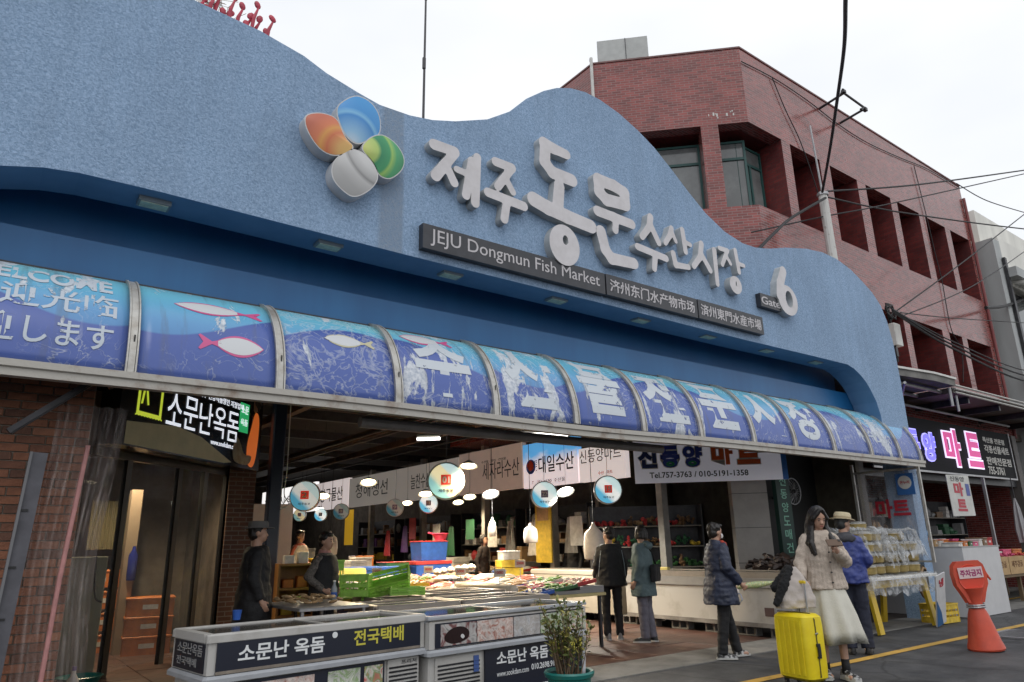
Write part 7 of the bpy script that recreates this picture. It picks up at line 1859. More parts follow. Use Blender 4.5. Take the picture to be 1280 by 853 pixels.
# ================================================================== PEOPLE
skin = mat('skin', (0.46, 0.27, 0.19), rough=.5, var=.06, vscale=12)
hair_m = mat('black hair', (0.012, 0.009, 0.008), rough=.38, bump=.6, bscale=90)
lip_m = mat('lips', (0.35, 0.10, 0.09), rough=.4); eye_m = mat('dark eye', (0.01, 0.008, 0.008), rough=.2)
def cloth(name, c, rough=.85, var=.14, c2=None, vs=7, bump=.4, bs=55): return mat(name, c, rough=rough, var=var, color2=c2, vscale=vs, bump=bump, bscale=bs)
def hand(mb, wrist, dirv, palm_n, r=1.0, curl=.5, side=1, holding=False):
    """palm, four fingers of unequal length with two bends, and a thumb from the side of the palm"""
    w = Vector(wrist); d = Vector(dirv).normalized(); n = Vector(palm_n); n = (n - d * n.dot(d)).normalized(); s = d.cross(n) * side
    mb.capsule(w - d * .02, w + d * .03, .024 * r, .026 * r, 10)
    for k_ in (-1, 0, 1): mb.capsule(w + d * .02 + s * k_ * .017 * r, w + d * .075 * r + s * k_ * .024 * r, .015 * r, .0125 * r, 8)
    for k_, (l, off) in enumerate(((.066, -.033), (.076, -.011), (.072, .011), (.056, .032))):
        b0 = w + d * .078 * r + s * off * r; c1 = curl * (.9 if not holding else 1.2)
        d1 = (d * math.cos(c1) + n * math.sin(c1)); p1 = b0 + d1 * l * .48 * r
        d2 = (d * math.cos(c1 * 2.1) + n * math.sin(c1 * 2.1)); p2 = p1 + d2 * l * .32 * r
        d3 = (d * math.cos(c1 * 2.9) + n * math.sin(c1 * 2.9)); p3 = p2 + d3 * l * .22 * r
        mb.capsule(b0, p1, .0092 * r, .0084 * r, 7); mb.capsule(p1, p2, .0084 * r, .0078 * r, 7); mb.capsule(p2, p3, .0078 * r, .0065 * r, 7)
    t0 = w + d * .025 * r - s * .028 * r; t1 = t0 + (d * .6 - s * .75 + n * .35).normalized() * .036 * r; t2 = t1 + (d * .9 + n * (.3 + curl * .4)).normalized() * .03 * r
    mb.capsule(t0, t1, .0125 * r, .0105 * r, 7); mb.capsule(t1, t2, .0105 * r, .008 * r, 7)
def person(label, loc, rz, h, sp):
    t_ = thing('person', label, 'person', loc, R(rz)); s = h / 1.70; t_.scale = (s, s, s)
    A = sp.get('arms', {}); lean = sp.get('lean', 0.0)
    def ln(p): return Vector((p[0], p[1] - lean * max(0, p[2] - .9), p[2]))
    sw = sp.get('sw', .165)
    arms = {}
    for sd in (-1, 1):
        a = A.get(sd, ((sd * (sw + .06), .03, 1.12), (sd * (sw + .055), -.06, .88)))
        arms[sd] = (ln((sd * (sw - .01), .0, 1.365)), Vector(a[0]) - Vector((0, lean * (a[0][2] - .9), 0)), Vector(a[1]) - Vector((0, lean * max(0, a[1][2] - .9), 0)))
    L_ = sp.get('legs', {}); legs = {}
    for sd in (-1, 1):
        a = L_.get(sd, ((sd * .095, -.01, .48), (sd * .10, .02, .09)))
        legs[sd] = (Vector((sd * .088, 0, .90)), Vector(a[0]), Vector(a[1]))
    hy, hp = sp.get('head', (0, 0)); HM = Matrix.Translation(ln((0, .005, 1.47))) @ Euler((R(hp), 0, R(hy))).to_matrix().to_4x4() @ Matrix.Translation((0, -.005, -1.47))
    H3 = HM.to_3x3()
    def hd(p): return HM @ Vector(p)
    # ---- the body: one continuous skin
    b = MB()
    b.ell(hd((0, .008, 1.605)), (.074, .092, .098), 18, 12, H3); b.ell(hd((0, -.022, 1.555)), (.058, .068, .082), 16, 10, H3)
    b.ell(hd((0, -.065, 1.512)), (.026, .022, .018), 10, 6, H3)
    b.loft([[hd(p) for p in ring] for ring in ([(-.012, -.085, 1.588), (.012, -.085, 1.588), (.012, -.07, 1.588), (-.012, -.07, 1.588)], [(-.014, -.104, 1.562), (.014, -.104, 1.562), (.018, -.075, 1.556), (-.018, -.075, 1.556)], [(-.012, -.095, 1.55), (.012, -.095, 1.55), (.016, -.07, 1.545), (-.016, -.07, 1.545)])])
    for sd in (-1, 1): b.ell(hd((sd * .076, .012, 1.575)), (.012, .022, .03), 8, 6, H3)
    b.capsule(hd((0, .012, 1.53)), ln((0, .015, 1.40)), .052, .058, 12)
    b.loft([[ln((rx * math.cos(k_ * PI / 8), ry * math.sin(k_ * PI / 8) + .01, z)) for k_ in range(16)] for z, rx, ry in ((.84, .13, .095), (.92, .155, .11), (1.05, .125, .09), (1.2, .145, .10), (1.32, .165, .10), (1.40, .13, .075), (1.43, .07, .05))])
    for sd in (-1, 1):
        S_, E_, W_ = arms[sd]; b.capsule(S_, E_, .045, .036, 10); b.capsule(E_, W_, .036, .026, 10)
        hdv = A.get('hd%d' % sd, (W_ - E_).normalized() + Vector((0, -.15, 0))); pn = A.get('pn%d' % sd, (-sd * .9, -.2, 0))
        hand(b, W_, hdv, pn, 1.0, A.get('curl%d' % sd, .4), sd, A.get('hold%d' % sd, False))
        Hh, K_, N_ = legs[sd]; b.capsule(Hh, K_, .075, .05, 12); b.capsule(K_, N_, .05, .034, 12); b.capsule(N_ + Vector((0, .02, -.05)), N_ + Vector((0, -.13, -.06)), .03, .026, 8)
    body = remeshed('body', b, sp.get('vox', .010), sp.get('skin', skin), t_, 2)
    # ---- face
    if sp.get('face', True):
        b = MB()
        for sd in (-1, 1): b.ell(hd((sd * .030, -.0865, 1.590)), (.013, .006, .0045), 10, 6, H3)
        b.build('eyes', eye_m, t_)['kind'] = 'stuff'
        b = MB()
        for sd in (-1, 1): b.tube([hd((sd * .045, -.078, 1.609)), hd((sd * .03, -.0865, 1.614)), hd((sd * .014, -.088, 1.610))], .0035, 5)
        b.build('eyebrows', hair_m, t_)['kind'] = 'stuff'
        b = MB(); b.ell(hd((0, -.0875, 1.529)), (.021, .006, .0065), 12, 6, H3); b.build('lips', lip_m, t_, smooth=True)
    # ---- hair
    hs_ = sp.get('hair', 'short'); b = MB()
    if hs_ != 'none':
        b.ell(hd((0, .025, 1.625)), (.085, .092, .092), 18, 10, H3); b.ell(hd((0, .045, 1.575)), (.078, .072, .075), 14, 8, H3)
        if hs_ != 'long': b.ell(hd((0, -.045, 1.672)), (.062, .045, .030), 14, 8, H3)
        else:
            for sd in (-1, 1): b.capsule(hd((sd * .012, -.055, 1.695)), hd((sd * .072, -.045, 1.60)), .022, .026, 8)
        if hs_ == 'bob':
            for q in range(9):
                a = R(-20 + 27.5 * q); b.capsule(hd((.078 * math.cos(a), .03 + .07 * math.sin(a), 1.62)), hd((.088 * math.cos(a), .03 + .08 * math.sin(a), 1.53)), .028, .024, 8)
        if hs_ == 'perm':
            rr_ = random.Random(8)
            for q in range(34):
                a = rr_.uniform(-.5, 3.64); e = rr_.uniform(.0, 1.4); b.ell(hd((.085 * math.cos(a) * math.cos(e), .03 + .085 * math.sin(a) * math.cos(e), 1.61 + .09 * math.sin(e))), (.024, .024, .024), 6, 5)
        if hs_ == 'long':
            for q in range(13):
                a = R(-38 + 21.3 * q); fx = math.cos(a); fy = math.sin(a); front = abs(fx) > .75
                tip = 1.25 if not front else 1.20
                b.capsule(hd((.074 * fx, .03 + .07 * fy, 1.63)), hd((.094 * fx, .03 + .08 * fy, 1.50)), .024, .028, 8)
                b.tube([hd((.094 * fx, .03 + .08 * fy, 1.50)), ln((.115 * fx, -.01 + .10 * fy, 1.40)), ln((.145 * fx + .012 * math.sin(q * 3.1), -.015 + .115 * fy - (.04 if front else 0), 1.32)), ln((.115 * fx + .012 * math.sin(q * 2.4), -.02 + .12 * fy - (.07 if front else 0), tip))], [.030, .030, .032, .016], 8)
        remeshed('hair', b, .009, sp.get('hairm', hair_m), t_, 2, disp=lambda c: .006 * noise.noise(Vector((c.x * 50 + math.sin(c.z * 40), c.y * 50, c.z * 11))))
    # ---- upper garment
    tp = sp['top']; hem = tp['hem']; fl = tp.get('flare', 1.0); pad = tp.get('pad', .018)
    b = MB(); prof = [(1.445, .075, .062), (1.42, .115, .078), (1.37, .155, .098), (1.28, .170, .112), (1.18, .175, .122), (1.06, .165, .118), (.95, .175 * (1 + (fl - 1) * .5), .125 * (1 + (fl - 1) * .5)), (hem + .001, .18 * fl, .135 * fl)]
    prof = [p for p in prof if p[0] > hem + .02 or p[0] == hem + .001]
    rings = [[ln(((rx + pad) * math.cos(k_ * PI / 12), (ry + pad) * math.sin(k_ * PI / 12) + .008, z)) for k_ in range(24)] for z, rx, ry in prof][::-1]
    b.loft(rings)
    for sd in (-1, 1):
        S_, E_, W_ = arms[sd]; ra = tp.get('sleeve', .066)
        if tp.get('sleeves', True):
            C_ = W_ + (E_ - W_).normalized() * .015
            b.capsule(S_ + Vector((-sd * .015, 0, -.008)), E_, ra * .95, ra * .86, 12); b.tube([E_, E_.lerp(C_, .5), C_], [ra * .86, ra * .78, ra * tp.get('cuff', .64)], 12)
    sd0 = hash(label) % 50 * .37 if False else len(label) * .37
    wrk = tp.get('wrinkle', .010)
    def dsp(c): return wrk * (noise.noise(Vector((c.x * 9 + sd0, c.y * 9, c.z * 13))) + .6 * noise.noise(Vector((c.x * 22, c.y * 22 + sd0, c.z * 26)))) + (tp['quilt'] * -abs(math.sin(c.z * 48)) if tp.get('quilt') else 0) + (tp['cable'] * abs(math.sin(math.atan2(c.y, c.x) * 14)) if tp.get('cable') else 0)
    top_o = remeshed(tp['name'], b, tp.get('vox', .012), tp['mat'], t_, 2, disp=dsp)
    if tp.get('collar'):
        b = MB(); n_ = 20; rings = []
        for z, r_ in ((1.415, .098), (1.475, .082), (1.48, .072), (1.42, .068)): rings.append([ln((r_ * math.cos(k_ * 2 * PI / n_), .012 + r_ * .9 * math.sin(k_ * 2 * PI / n_), z + .012 * math.sin(k_ * 2 * PI / n_))) for k_ in range(n_)])
        b.loft(rings, cap0=False, cap1=False); b.build('collar', tp['collar'], t_, smooth=True)
    if tp.get('hood'):
        b = MB(); b.ell(ln((0, .12, 1.40)), (.13, .07, .06), 14, 8); b.ell(ln((0, .09, 1.44)), (.10, .06, .045), 14, 8); remeshed('hood', b, .014, tp['hood'], t_, 2, disp=lambda c: .01 * noise.noise(c * 20))
    if sp.get('vest'):
        v_ = sp['vest']; b = MB(); b.loft([[ln(((rx + pad + .03) * math.cos(k_ * PI / 12), (ry + pad + .03) * math.sin(k_ * PI / 12) + .008, z)) for k_ in range(24)] for z, rx, ry in ((v_['hem'], .18, .135), (1.06, .165, .118), (1.2, .17, .122), (1.32, .155, .11), (1.41, .10, .075))])
        remeshed('vest', b, .014, v_['mat'], t_, 2, disp=lambda c: .008 * noise.noise(c * 12))
    # ---- lower garment
    bt_ = sp.get('bottom')
    if bt_ and bt_['kind'] == 'trousers':
        b = MB(); b.loft([[Vector((rx * math.cos(k_ * PI / 10), ry * math.sin(k_ * PI / 10) + .008, z)) for k_ in range(20)] for z, rx, ry in ((.82, .155, .125), (.9, .172, .132), (1.0, .155, .118))])
        w0 = bt_.get('w', .075)
        for sd in (-1, 1):
            Hh, K_, N_ = legs[sd]; b.tube([Hh + Vector((0, 0, .02)), Hh.lerp(K_, .5), K_, K_.lerp(N_, .5), N_ + Vector((0, 0, -.03))], [.095, w0 * 1.14, w0, w0 * .92, w0 * bt_.get('ank', .86)], 14)
        remeshed('trousers', b, .012, bt_['mat'], t_, 2, disp=lambda c: .008 * noise.noise(Vector((c.x * 12, c.y * 12, c.z * 20))))
    if bt_ and bt_['kind'] == 'skirt':
        b = MB(); n_ = 72; rings = []
        for z, r_, am in ((1.02, .135, .0), (.92, .165, .003), (.78, .20, .010), (.6, .245, .018), (.46, .262, .026), (.345, .282, .034), (.355, .268, .034), (.6, .225, .016), (.9, .15, .002)):
            rings.append([Vector(((r_ + am * math.sin(k_ * 2 * PI / n_ * 9 + z * 2) + am * .5 * math.sin(k_ * 2 * PI / n_ * 17)) * math.cos(k_ * 2 * PI / n_) + bt_.get('sway', 0) * (1 - z), .9 * (r_ + am * math.sin(k_ * 2 * PI / n_ * 9 + z * 2)) * math.sin(k_ * 2 * PI / n_) + .03 * (1 - z), z + .012 * math.sin(k_ * .35))) for k_ in range(n_)])
        b.loft(rings, cap0=False, cap1=False); b.build('skirt', bt_['mat'], t_, smooth=True)
    # ---- shoes
    b = MB(); b2 = MB()
    for sd in (-1, 1):
        N_ = legs[sd][2]; x, y, z = N_.x, N_.y, N_.z - .09; g_ = sp.get('shoe', 1.0); tw = sd * .25
        M_ = Matrix.Translation((x, y, z)) @ Matrix.Rotation(tw, 4, 'Z')
        rr_ = [[M_ @ Vector((hw * g_ * math.cos(k_ * PI / 7), yy, .022 + (hz * math.sin(k_ * PI / 7) * (1 if math.sin(k_ * PI / 7) > 0 else .0)))) for k_ in range(14)] for yy, hw, hz in ((.075, .018, .04), (.06, .034, .085), (.0, .038, .095), (-.06, .043, .06), (-.12, .045, .042), (-.165, .036, .03), (-.185, .012, .015))]
        bb_ = MB(); bb_.loft(rr_); bb_.build('shoe', sp.get('shoem', black), t_, smooth=60)
        bb_ = MB(); pts_ = [M_ @ Vector((q * g_, yy, 0)) for q, yy in ((.02, .082), (.042, .05), (.042, -.02), (.05, -.11), (.03, -.185), (-.03, -.185), (-.05, -.11), (-.042, -.02), (-.042, .05), (-.02, .082))]
        th = sp.get('sole', .022); bb_.loft([[p + Vector((0, 0, .0)) for p in pts_], [p + Vector((0, 0, th)) for p in pts_]]); bb_.build('sole', sp.get('solem', mat('white rubber sole', (.5, .5, .48), rough=.6)), t_)
    if sp.get('socks'):
        for sd in (-1, 1):
            N_ = legs[sd][2]; bb_ = MB(); bb_.tube([N_ + Vector((0, .0, -.04)), N_ + Vector((0, 0, .10))], [.042, .040], 12); bb_.build('sock', sp['socks'], t_, smooth=True)
    t_['_'] = 0; del t_['_']
    return t_, hd, ln, arms
def hat(t_, hd, m_, brim=.15, crown=.085, hgt=.10, z=1.655, band=None, tilt=0):
    b = MB(); n_ = 28
    def ring(r_, zz, dip=0): return [hd((r_ * math.cos(k_ * 2 * PI / n_), .01 + r_ * 1.12 * math.sin(k_ * 2 * PI / n_), zz - dip * abs(math.cos(k_ * 2 * PI / n_)) ** 2 * -.3 + tilt * r_ * math.sin(k_ * 2 * PI / n_))) for k_ in range(n_)]
    b.loft([ring(crown * .95, z - .004), ring(brim, z - .012, .02), ring(brim, z - .004, .02), ring(crown * 1.02, z + .004), ring(crown, z + hgt * .7), ring(crown * .86, z + hgt), ring(crown * .3, z + hgt * .93)]); b.build('hat', m_, t_, smooth=50)
    if band: b = MB(); b.loft([ring(crown * 1.04, z + .004), ring(crown * 1.03, z + .03)], cap0=False, cap1=False); b.build('hat_band', band, t_, smooth=True)

navy = cloth('navy quilted coat', (0.017, 0.024, 0.052), rough=.55, var=.25)
blackc = cloth('black cloth', (0.010, 0.010, 0.012), rough=.75)
tealc = cloth('grey-teal coat', (0.085, 0.125, 0.135), rough=.8)
greyt = cloth('grey trousers', (0.13, 0.125, 0.155), rough=.85)
cream_k = cloth('cream cable knit', (0.52, 0.44, 0.37), rough=.95, var=.10, vs=30, bump=1.0, bs=120)
ivory = cloth('ivory skirt cloth', (0.62, 0.60, 0.52), rough=.8, var=.05)
bluej = cloth('bright blue jacket', (0.025, 0.042, 0.20), rough=.5, var=.2)
darknavy = cloth('dark navy trousers', (0.015, 0.018, 0.035), rough=.8)
camo = cloth('patterned sleeve cloth', (0.05, 0.045, 0.04), rough=.8, c2=(0.18, 0.16, 0.14), vs=40)
trainer = mat('black and white trainer', (0.03, 0.03, 0.03), rough=.5, color2=(0.5, 0.5, 0.5), vscale=22, ramp=(.5, .56))
# face direction helper: rz=0 faces the street (-Y); rz=+90 faces +X
# --- woman with the yellow suitcase
W, hdf, lnf, arm = person('woman in cream cable cardigan and ivory skirt looking down at a phone', (7.42, 4.42, 0), -42, 1.72,
  {'vox': .0065, 'head': (8, 20), 'hair': 'long', 'sw': .16,
   'arms': {1: ((.225, -.06, 1.13), (.075, -.27, 1.245)), -1: ((-.235, -.02, 1.13), (-.275, -.17, .96)), 'hd1': (-.35, -.35, .45), 'pn1': (-.2, -.6, .4), 'curl1': .7, 'hold1': True, 'hd-1': (-.05, -.5, -.7), 'pn-1': (.4, .2, -.5), 'curl-1': .85, 'hold-1': True},
   'legs': {1: ((.085, -.03, .48), (.075, -.07, .09)), -1: ((-.085, .0, .48), (-.09, .03, .09))},
   'top': {'name': 'cardigan', 'mat': cream_k, 'hem': .86, 'flare': 1.12, 'pad': .026, 'sleeve': .070, 'cuff': .60, 'cable': .006, 'wrinkle': .012, 'vox': .010},
   'bottom': {'kind': 'skirt', 'mat': ivory, 'sway': .06}, 'socks': blackc, 'shoe': 1.15, 'sole': .035, 'shoem': trainer})
for z in (.93, 1.03, 1.13, 1.23, 1.33):
    b = MB(); b.ell((.03, -(.168 if z < 1.3 else .160), z), (.011, .006, .011), 10, 6); b.build('button', black, W)
b = MB(); b.box(.026, .034, -.172, -.158, .88, 1.38); b.build('button_band', mat('knit seam', (.36, .30, .25), rough=.9), W)
ph = thing('smartphone', 'smartphone in a brown case held up by the woman in cream', 'phone', (0, 0, 0))
MW = Matrix.Translation((7.42, 4.42, 0)) @ Matrix.Rotation(R(-42), 4, 'Z') @ Matrix.Scale(1.72 / 1.70, 4)
ph.matrix_world = MW @ Matrix.Translation((.035, -.355, 1.325)) @ Euler((R(-40), 0, R(10))).to_matrix().to_4x4()
b = MB(); b.cbox(-.080, .080, -.006, .006, -.042, .042, .004); b.build('case', mat('brown phone case', (.10, .055, .03), rough=.4), ph)
b = MB(); b.box(-.072, .072, .0062, .0075, -.036, .036); b.build('screen', mat('dark screen', (.02, .02, .025), rough=.1), ph)
b = MB(); b.cbox(.045, .070, -.0095, -.006, .008, .034, .001); b.build('camera_bump', black, ph)
# --- suitcase with bag on top
sc_ = thing('suitcase', 'upright bright yellow hard shell suitcase with ribbed sides', 'suitcase', (6.80, 4.40, 0), R(-100))
sc_.scale = (.86, .92, .95)
ys = mat('yellow suitcase shell', (0.74, 0.56, 0.012), rough=.30, color2=(0.82, 0.66, 0.02), vscale=5, bump=.12, bscale=30)
def rbox(hw, hd_, r_, z, n=6):
    out = []
    for cx, cy, a0 in ((hw - r_, hd_ - r_, 0), (-hw + r_, hd_ - r_, 90), (-hw + r_, -hd_ + r_, 180), (hw - r_, -hd_ + r_, 270)):
        for k_ in range(n + 1): a = R(a0 + 90 * k_ / n); out.append((cx + r_ * math.cos(a), cy + r_ * math.sin(a), z))
    return out
b = MB(); b.loft([rbox(.20, .11, .05, .07), rbox(.235, .145, .06, .10), rbox(.24, .15, .06, .2), rbox(.24, .15, .06, .60), rbox(.235, .145, .06, .68), rbox(.20, .11, .05, .71)]); b.build('shell', ys, sc_, smooth=45)
for i in range(5):
    x = -.16 + i * .08
    b = MB(); b.cbox(x - .022, x + .022, -.157, -.149, .13, .65, .005); b.build('rib', ys, sc_)
b = MB(); b.loft([rbox(.006, .152, .004, .09), rbox(.006, .152, .004, .70)]); 
b = MB(); b.tube([(.243, 0, .11), (.245, 0, .4), (.243, 0, .66), (.19, 0, .712), (0, 0, .716), (-.19, 0, .712), (-.243, 0, .66), (-.245, 0, .1)], .007, 6); b.build('zip', mat('dark zip', (.10, .08, .01), rough=.5), sc_)
b = MB(); b.cbox(.241, .262, -.02, .03, .40, .43, .004); b.cbox(.241, .262, -.02, .03, .29, .31, .004); b.box(.255, .266, -.014, .024, .31, .40); b.build('side_handle', black, sc_)
b = MB(); b.tube([(.248, -.015, .52), (.268, .0, .53), (.248, .02, .52)], .007, 6); b.build('lock', galv, sc_)
b = MB()
for x in (-.07, .07): b.tube([(x, .10, .70), (x, .10, 1.0)], .009, 6)
b.build('telescopic_bars', galv, sc_)['kind'] = 'stuff'
b = MB(); b.cbox(-.09, .09, .085, .115, 1.0, 1.03, .01); b.build('grip', mat('yellow grip', (.7, .5, .02), rough=.4), sc_)
for x in (-.17, .17):
    for y in (-.09, .09):
        b = MB(); b.lathe([(.018, -.014), (.028, -.01), (.028, .01), (.018, .014)], (x, y, .029), 14, axis='x'); b.box(x - .018, x + .018, y - .02, y + .02, .045, .08); b.build('wheel', black, sc_)
bg = thing('handbag', 'off-white canvas bag with a black furry jacket draped over it on the suitcase', 'bag', (6.86, 4.44, .715), R(-24))
b = MB(); b.loft([rbox(.20, .075, .05, 0), rbox(.205, .085, .05, .08), rbox(.17, .06, .04, .22), rbox(.10, .025, .02, .33), rbox(.06, .012, .01, .40)]); remeshed('bag_body', b, .012, cloth('off-white canvas', (.48, .43, .40)), bg, 3, disp=lambda c: .012 * noise.noise(c * 14))
b = MB(); b.capsule((-.05, -.05, .38), (-.17, -.09, .22), .035, .05); b.capsule((-.17, -.09, .22), (-.27, -.10, .06), .05, .035); b.capsule((-.04, .0, .38), (-.2, .0, .2), .04, .05); remeshed('draped_jacket', b, .010, cloth('black fleece', (.008, .008, .009), rough=.95), bg, 1, disp=lambda c: .012 * noise.noise(c * 45))
# --- woman in navy coat holding vegetables
N, hdf, lnf, arm = person('woman in a navy quilted coat and white face mask carrying a leafy bunch', (7.72, 6.02, 0), 62, 1.60,
  {'vox': .010, 'head': (12, 3), 'hair': 'perm', 'face': True,
   'arms': {1: ((.24, -.05, 1.12), (.20, -.22, .90)), -1: ((-.245, .0, 1.13), (-.22, -.19, .92)), 'curl1': .8, 'hold1': True, 'curl-1': .7},
   'legs': {1: ((.095, -.10, .48), (.10, -.20, .09)), -1: ((-.095, .04, .48), (-.10, .10, .09))},
   'top': {'name': 'coat', 'mat': navy, 'hem': .66, 'flare': 1.32, 'pad': .05, 'sleeve': .088, 'cuff': .62, 'quilt': .004, 'wrinkle': .012, 'collar': navy},
   'bottom': {'kind': 'trousers', 'mat': blackc, 'w': .078}, 'shoem': trainer})
b = MB(); n_ = 16; rings = []
for r_, z in ((.060, 1.510), (.070, 1.535), (.064, 1.565)): rings.append([hdf((r_ * 1.02 * math.sin(R(-75 + 150 * k_ / n_)), -.022 - (r_ + .004) * math.cos(R(-75 + 150 * k_ / n_)) - (.012 if abs(k_ - 8) < 4 else 0), z)) for k_ in range(n_ + 1)])
b.loft(rings, cap0=False, cap1=False, close=False); b.build('face_mask', mat('white mask', (.62, .62, .62), rough=.7), N, smooth=True)
b = MB(); b.capsule(lnf((-.05, -.10, 1.43)), lnf((.02, -.17, 1.2)), .028, .022); b.capsule(lnf((.05, -.10, 1.43)), lnf((.03, -.175, 1.22)), .028, .022); b.capsule(lnf((-.06, -.06, 1.45)), lnf((.06, -.06, 1.45)), .03, .03); remeshed('scarf', b, .012, cloth('orange-red scarf', (.40, .05, .03)), N, 2)
vb = thing('leafy_bunch', 'bunch of pale green vegetables wrapped in newspaper in the navy coated woman\'s hand', 'vegetables', (0, 0, 0)); MN = Matrix.Translation((7.72, 6.02, 0)) @ Matrix.Rotation(R(62), 4, 'Z') @ Matrix.Scale(1.6 / 1.7, 4)
vb.matrix_world = MN @ Matrix.Translation((.20, -.30, .86))
b = MB(); b.capsule((0, 0, 0), (-.03, -.30, .02), .035, .05); b.capsule((-.03, -.30, .02), (-.05, -.60, .05), .05, .015); remeshed('wrap', b, .014, food('printed wrap', [(.5, .5, .4), (.12, .28, .06), (.5, .42, .1), (.5, .48, .4)], 30, 7), vb, 1)
wbag = thing('carrier_bag', 'small white plastic bag with pale blue handles in the navy coated woman\'s hands', 'bag', (0, 0, 0)); wbag.matrix_world = MN @ Matrix.Translation((.10, -.24, .80))
b = MB(); b.ell((0, 0, 0), (.12, .04, .055), 12, 8); remeshed('bag_body', b, .012, mat('thin white bag plastic', (.6, .6, .6)), wbag, 1, disp=lambda c: .02 * noise.noise(c * 16))
b = MB(); b.tube([(-.05, 0, .0), (-.18, .0, -.02), (-.26, .02, -.08), (-.20, .03, -.12)], .006, 5); b.build('strap', mat('pale blue strap', (.3, .4, .6), rough=.5), wbag)
# --- man in the straw hat and blue jacket
Hm, hdf, lnf, arm = person('man in a pale straw hat and bright blue jacket facing the stall, back half turned', (9.18, 5.12, 0), 128, 1.68,
  {'vox': .010, 'head': (-60, 8), 'hair': 'short', 'face': True, 'hairm': mat('grey-black hair', (.03, .03, .03), rough=.5),
   'arms': {1: ((.25, -.04, 1.13), (.18, -.20, .98)), -1: ((-.24, .06, 1.12), (-.16, -.14, .98))},
   'top': {'name': 'jacket', 'mat': bluej, 'hem': .84, 'flare': 1.10, 'pad': .04, 'sleeve': .082, 'wrinkle': .014, 'hood': cloth('dark grey hood', (.06, .06, .07))},
   'bottom': {'kind': 'trousers', 'mat': darknavy, 'w': .092}, 'shoem': black, 'solem': black})
hat(Hm, hdf, mat('straw hat', (.56, .48, .32), rough=.8, var=.1, vscale=20, bump=.5, bscale=80), .145, .098, .085, z=1.645, band=mat('hat band', (.35, .28, .18), rough=.7))
# --- man in grey hat, black coat, at the left
L1, hdf, lnf, arm = person('man in a grey brimmed hat and long black coat in front of the brick pier', (2.58, 8.15, 0), 75, 1.68,
  {'head': (0, 0), 'hair': 'short', 'top': {'name': 'coat', 'mat': blackc, 'hem': .55, 'flare': 1.25, 'pad': .045, 'sleeve': .08}, 'bottom': {'kind': 'trousers', 'mat': blackc}, 'vox': .011})
hat(L1, hdf, mat('grey felt hat', (.13, .125, .12), rough=.9), .155, .098, .07, z=1.645)
# --- vendor in black vest
V1, hdf, lnf, arm = person('woman stallholder in a black vest with patterned sleeves behind the lime green crates', (3.60, 8.72, .0), 32, 1.58,
  {'head': (5, 2), 'hair': 'perm', 'arms': {1: ((.28, .05, 1.15), (.16, -.08, .98)), -1: ((-.28, .06, 1.15), (-.15, -.10, .98))},
   'top': {'name': 'blouse', 'mat': camo, 'hem': .85, 'pad': .02, 'collar': cloth('pink scarf', (.45, .22, .2))}, 'vest': {'hem': .80, 'mat': blackc}, 'bottom': {'kind': 'trousers', 'mat': blackc}, 'vox': .011})
# --- lady in cream behind the yellow cloth
V2, *_ = person('woman in a cream apron and orange sleeves behind the yellow clothed table', (5.15, 13.75, .15), 28, 1.58,
  {'hair': 'perm', 'top': {'name': 'blouse', 'mat': cloth('orange-red blouse', (.40, .10, .06)), 'hem': .85}, 'vest': {'hem': .6, 'mat': cloth('cream apron', (.5, .44, .36))}, 'bottom': {'kind': 'trousers', 'mat': blackc}, 'vox': .013})
# --- seated seller
V3, *_ = person('seller in dark clothes leaning beside the blue tubs under the beige stall sign', (9.35, 13.75, .0), 25, 1.62,
  {'hair': 'bob', 'lean': .12, 'top': {'name': 'jacket', 'mat': cloth('dark brown jacket', (.03, .022, .02)), 'hem': .85}, 'bottom': {'kind': 'trousers', 'mat': blackc}, 'vox': .013})
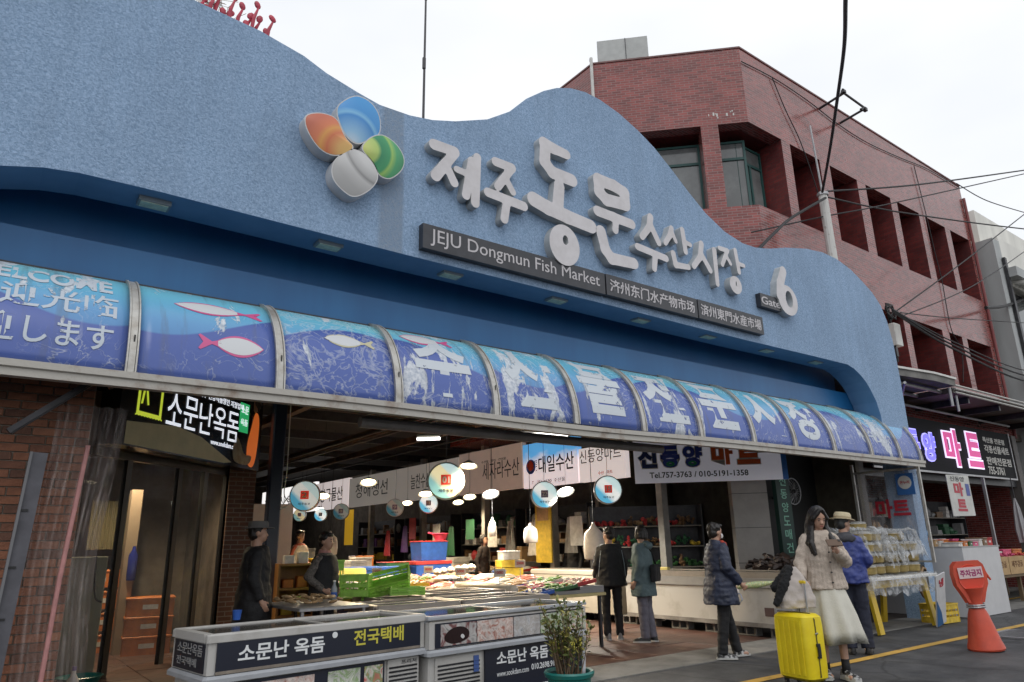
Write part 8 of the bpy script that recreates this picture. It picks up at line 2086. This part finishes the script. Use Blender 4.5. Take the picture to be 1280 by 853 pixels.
# --- person with white cap behind beige freezer
V4, hdf, lnf, arm = person('person in a white cap and black jacket with pale sleeve stripe behind the beige freezer', (9.15, 10.75, .0), -75, 1.66,
  {'hair': 'short', 'head': (0, 8), 'top': {'name': 'jacket', 'mat': blackc, 'hem': .85, 'collar': cloth('white trim', (.4, .4, .4))}, 'bottom': {'kind': 'trousers', 'mat': blackc}, 'vox': .012})
V4.location = (10.75, 12.25, 0)
b = MB(); b.ell(hdf((0, .01, 1.665)), (.088, .10, .058), 16, 8); b.ell(hdf((0, -.10, 1.655)), (.07, .075, .012), 14, 6); remeshed('cap', b, .01, mat('white cap', (.55, .54, .5), rough=.8), V4, 2)
# --- pair at the long freezer
P1, *_ = person('person in a loose black jacket with pale piping and black trousers, seen from behind', (7.98, 8.25, 0), 150, 1.62,
  {'head': (35, -4), 'hair': 'perm', 'lean': .05, 'top': {'name': 'jacket', 'mat': blackc, 'hem': .80, 'flare': 1.22, 'pad': .045, 'sleeve': .078}, 'bottom': {'kind': 'trousers', 'mat': blackc, 'w': .07}, 'shoem': mat('grey shoe', (.25, .25, .25), rough=.6), 'vox': .011})
b = MB()
for sd in (-1, 1): b.tube([(sd * .17, .135, 1.34), (sd * .20, .13, 1.15), (sd * .22, .10, .95)], .005, 5)
b.build('piping', mat('pale piping', (.3, .35, .4), rough=.6), P1)['kind'] = 'stuff'
P2, *_ = person('person in a grey-teal hooded coat with a black shoulder bag and grey trousers', (8.12, 7.72, 0), -152, 1.62,
  {'head': (-38, -2), 'hair': 'bob', 'legs': {1: ((.08, .0, .48), (.07, .0, .09)), -1: ((-.08, .02, .48), (-.08, .08, .09))}, 'top': {'name': 'coat', 'mat': tealc, 'hem': .66, 'flare': 1.16, 'pad': .04, 'sleeve': .08, 'hood': tealc}, 'bottom': {'kind': 'trousers', 'mat': greyt, 'w': .08}, 'vox': .011})
sbg = thing('shoulder_bag', 'black shoulder bag worn across the back of the grey-teal coat', 'bag', (0, 0, 0)); MP = Matrix.Translation((8.12, 7.72, 0)) @ Matrix.Rotation(R(-152), 4, 'Z') @ Matrix.Scale(1.62 / 1.7, 4)
sbg.matrix_world = MP @ Matrix.Translation((.05, .22, 1.0))
b = MB(); b.obox((0, 0, .0), (.30, .09, .25)); remeshed('bag_body', b, .012, blackc, sbg, 4, disp=lambda c: .008 * noise.noise(c * 14))
b = MB(); b.tube([(-.13, -.02, .1), (-.05, -.05, .30), (.06, -.12, .42)], .012, 6, flat=.4); b.build('strap', black, sbg)
# ================================================================== done
bpy.data.scenes.remove(_SIDE)
bpy.context.view_layer.update()
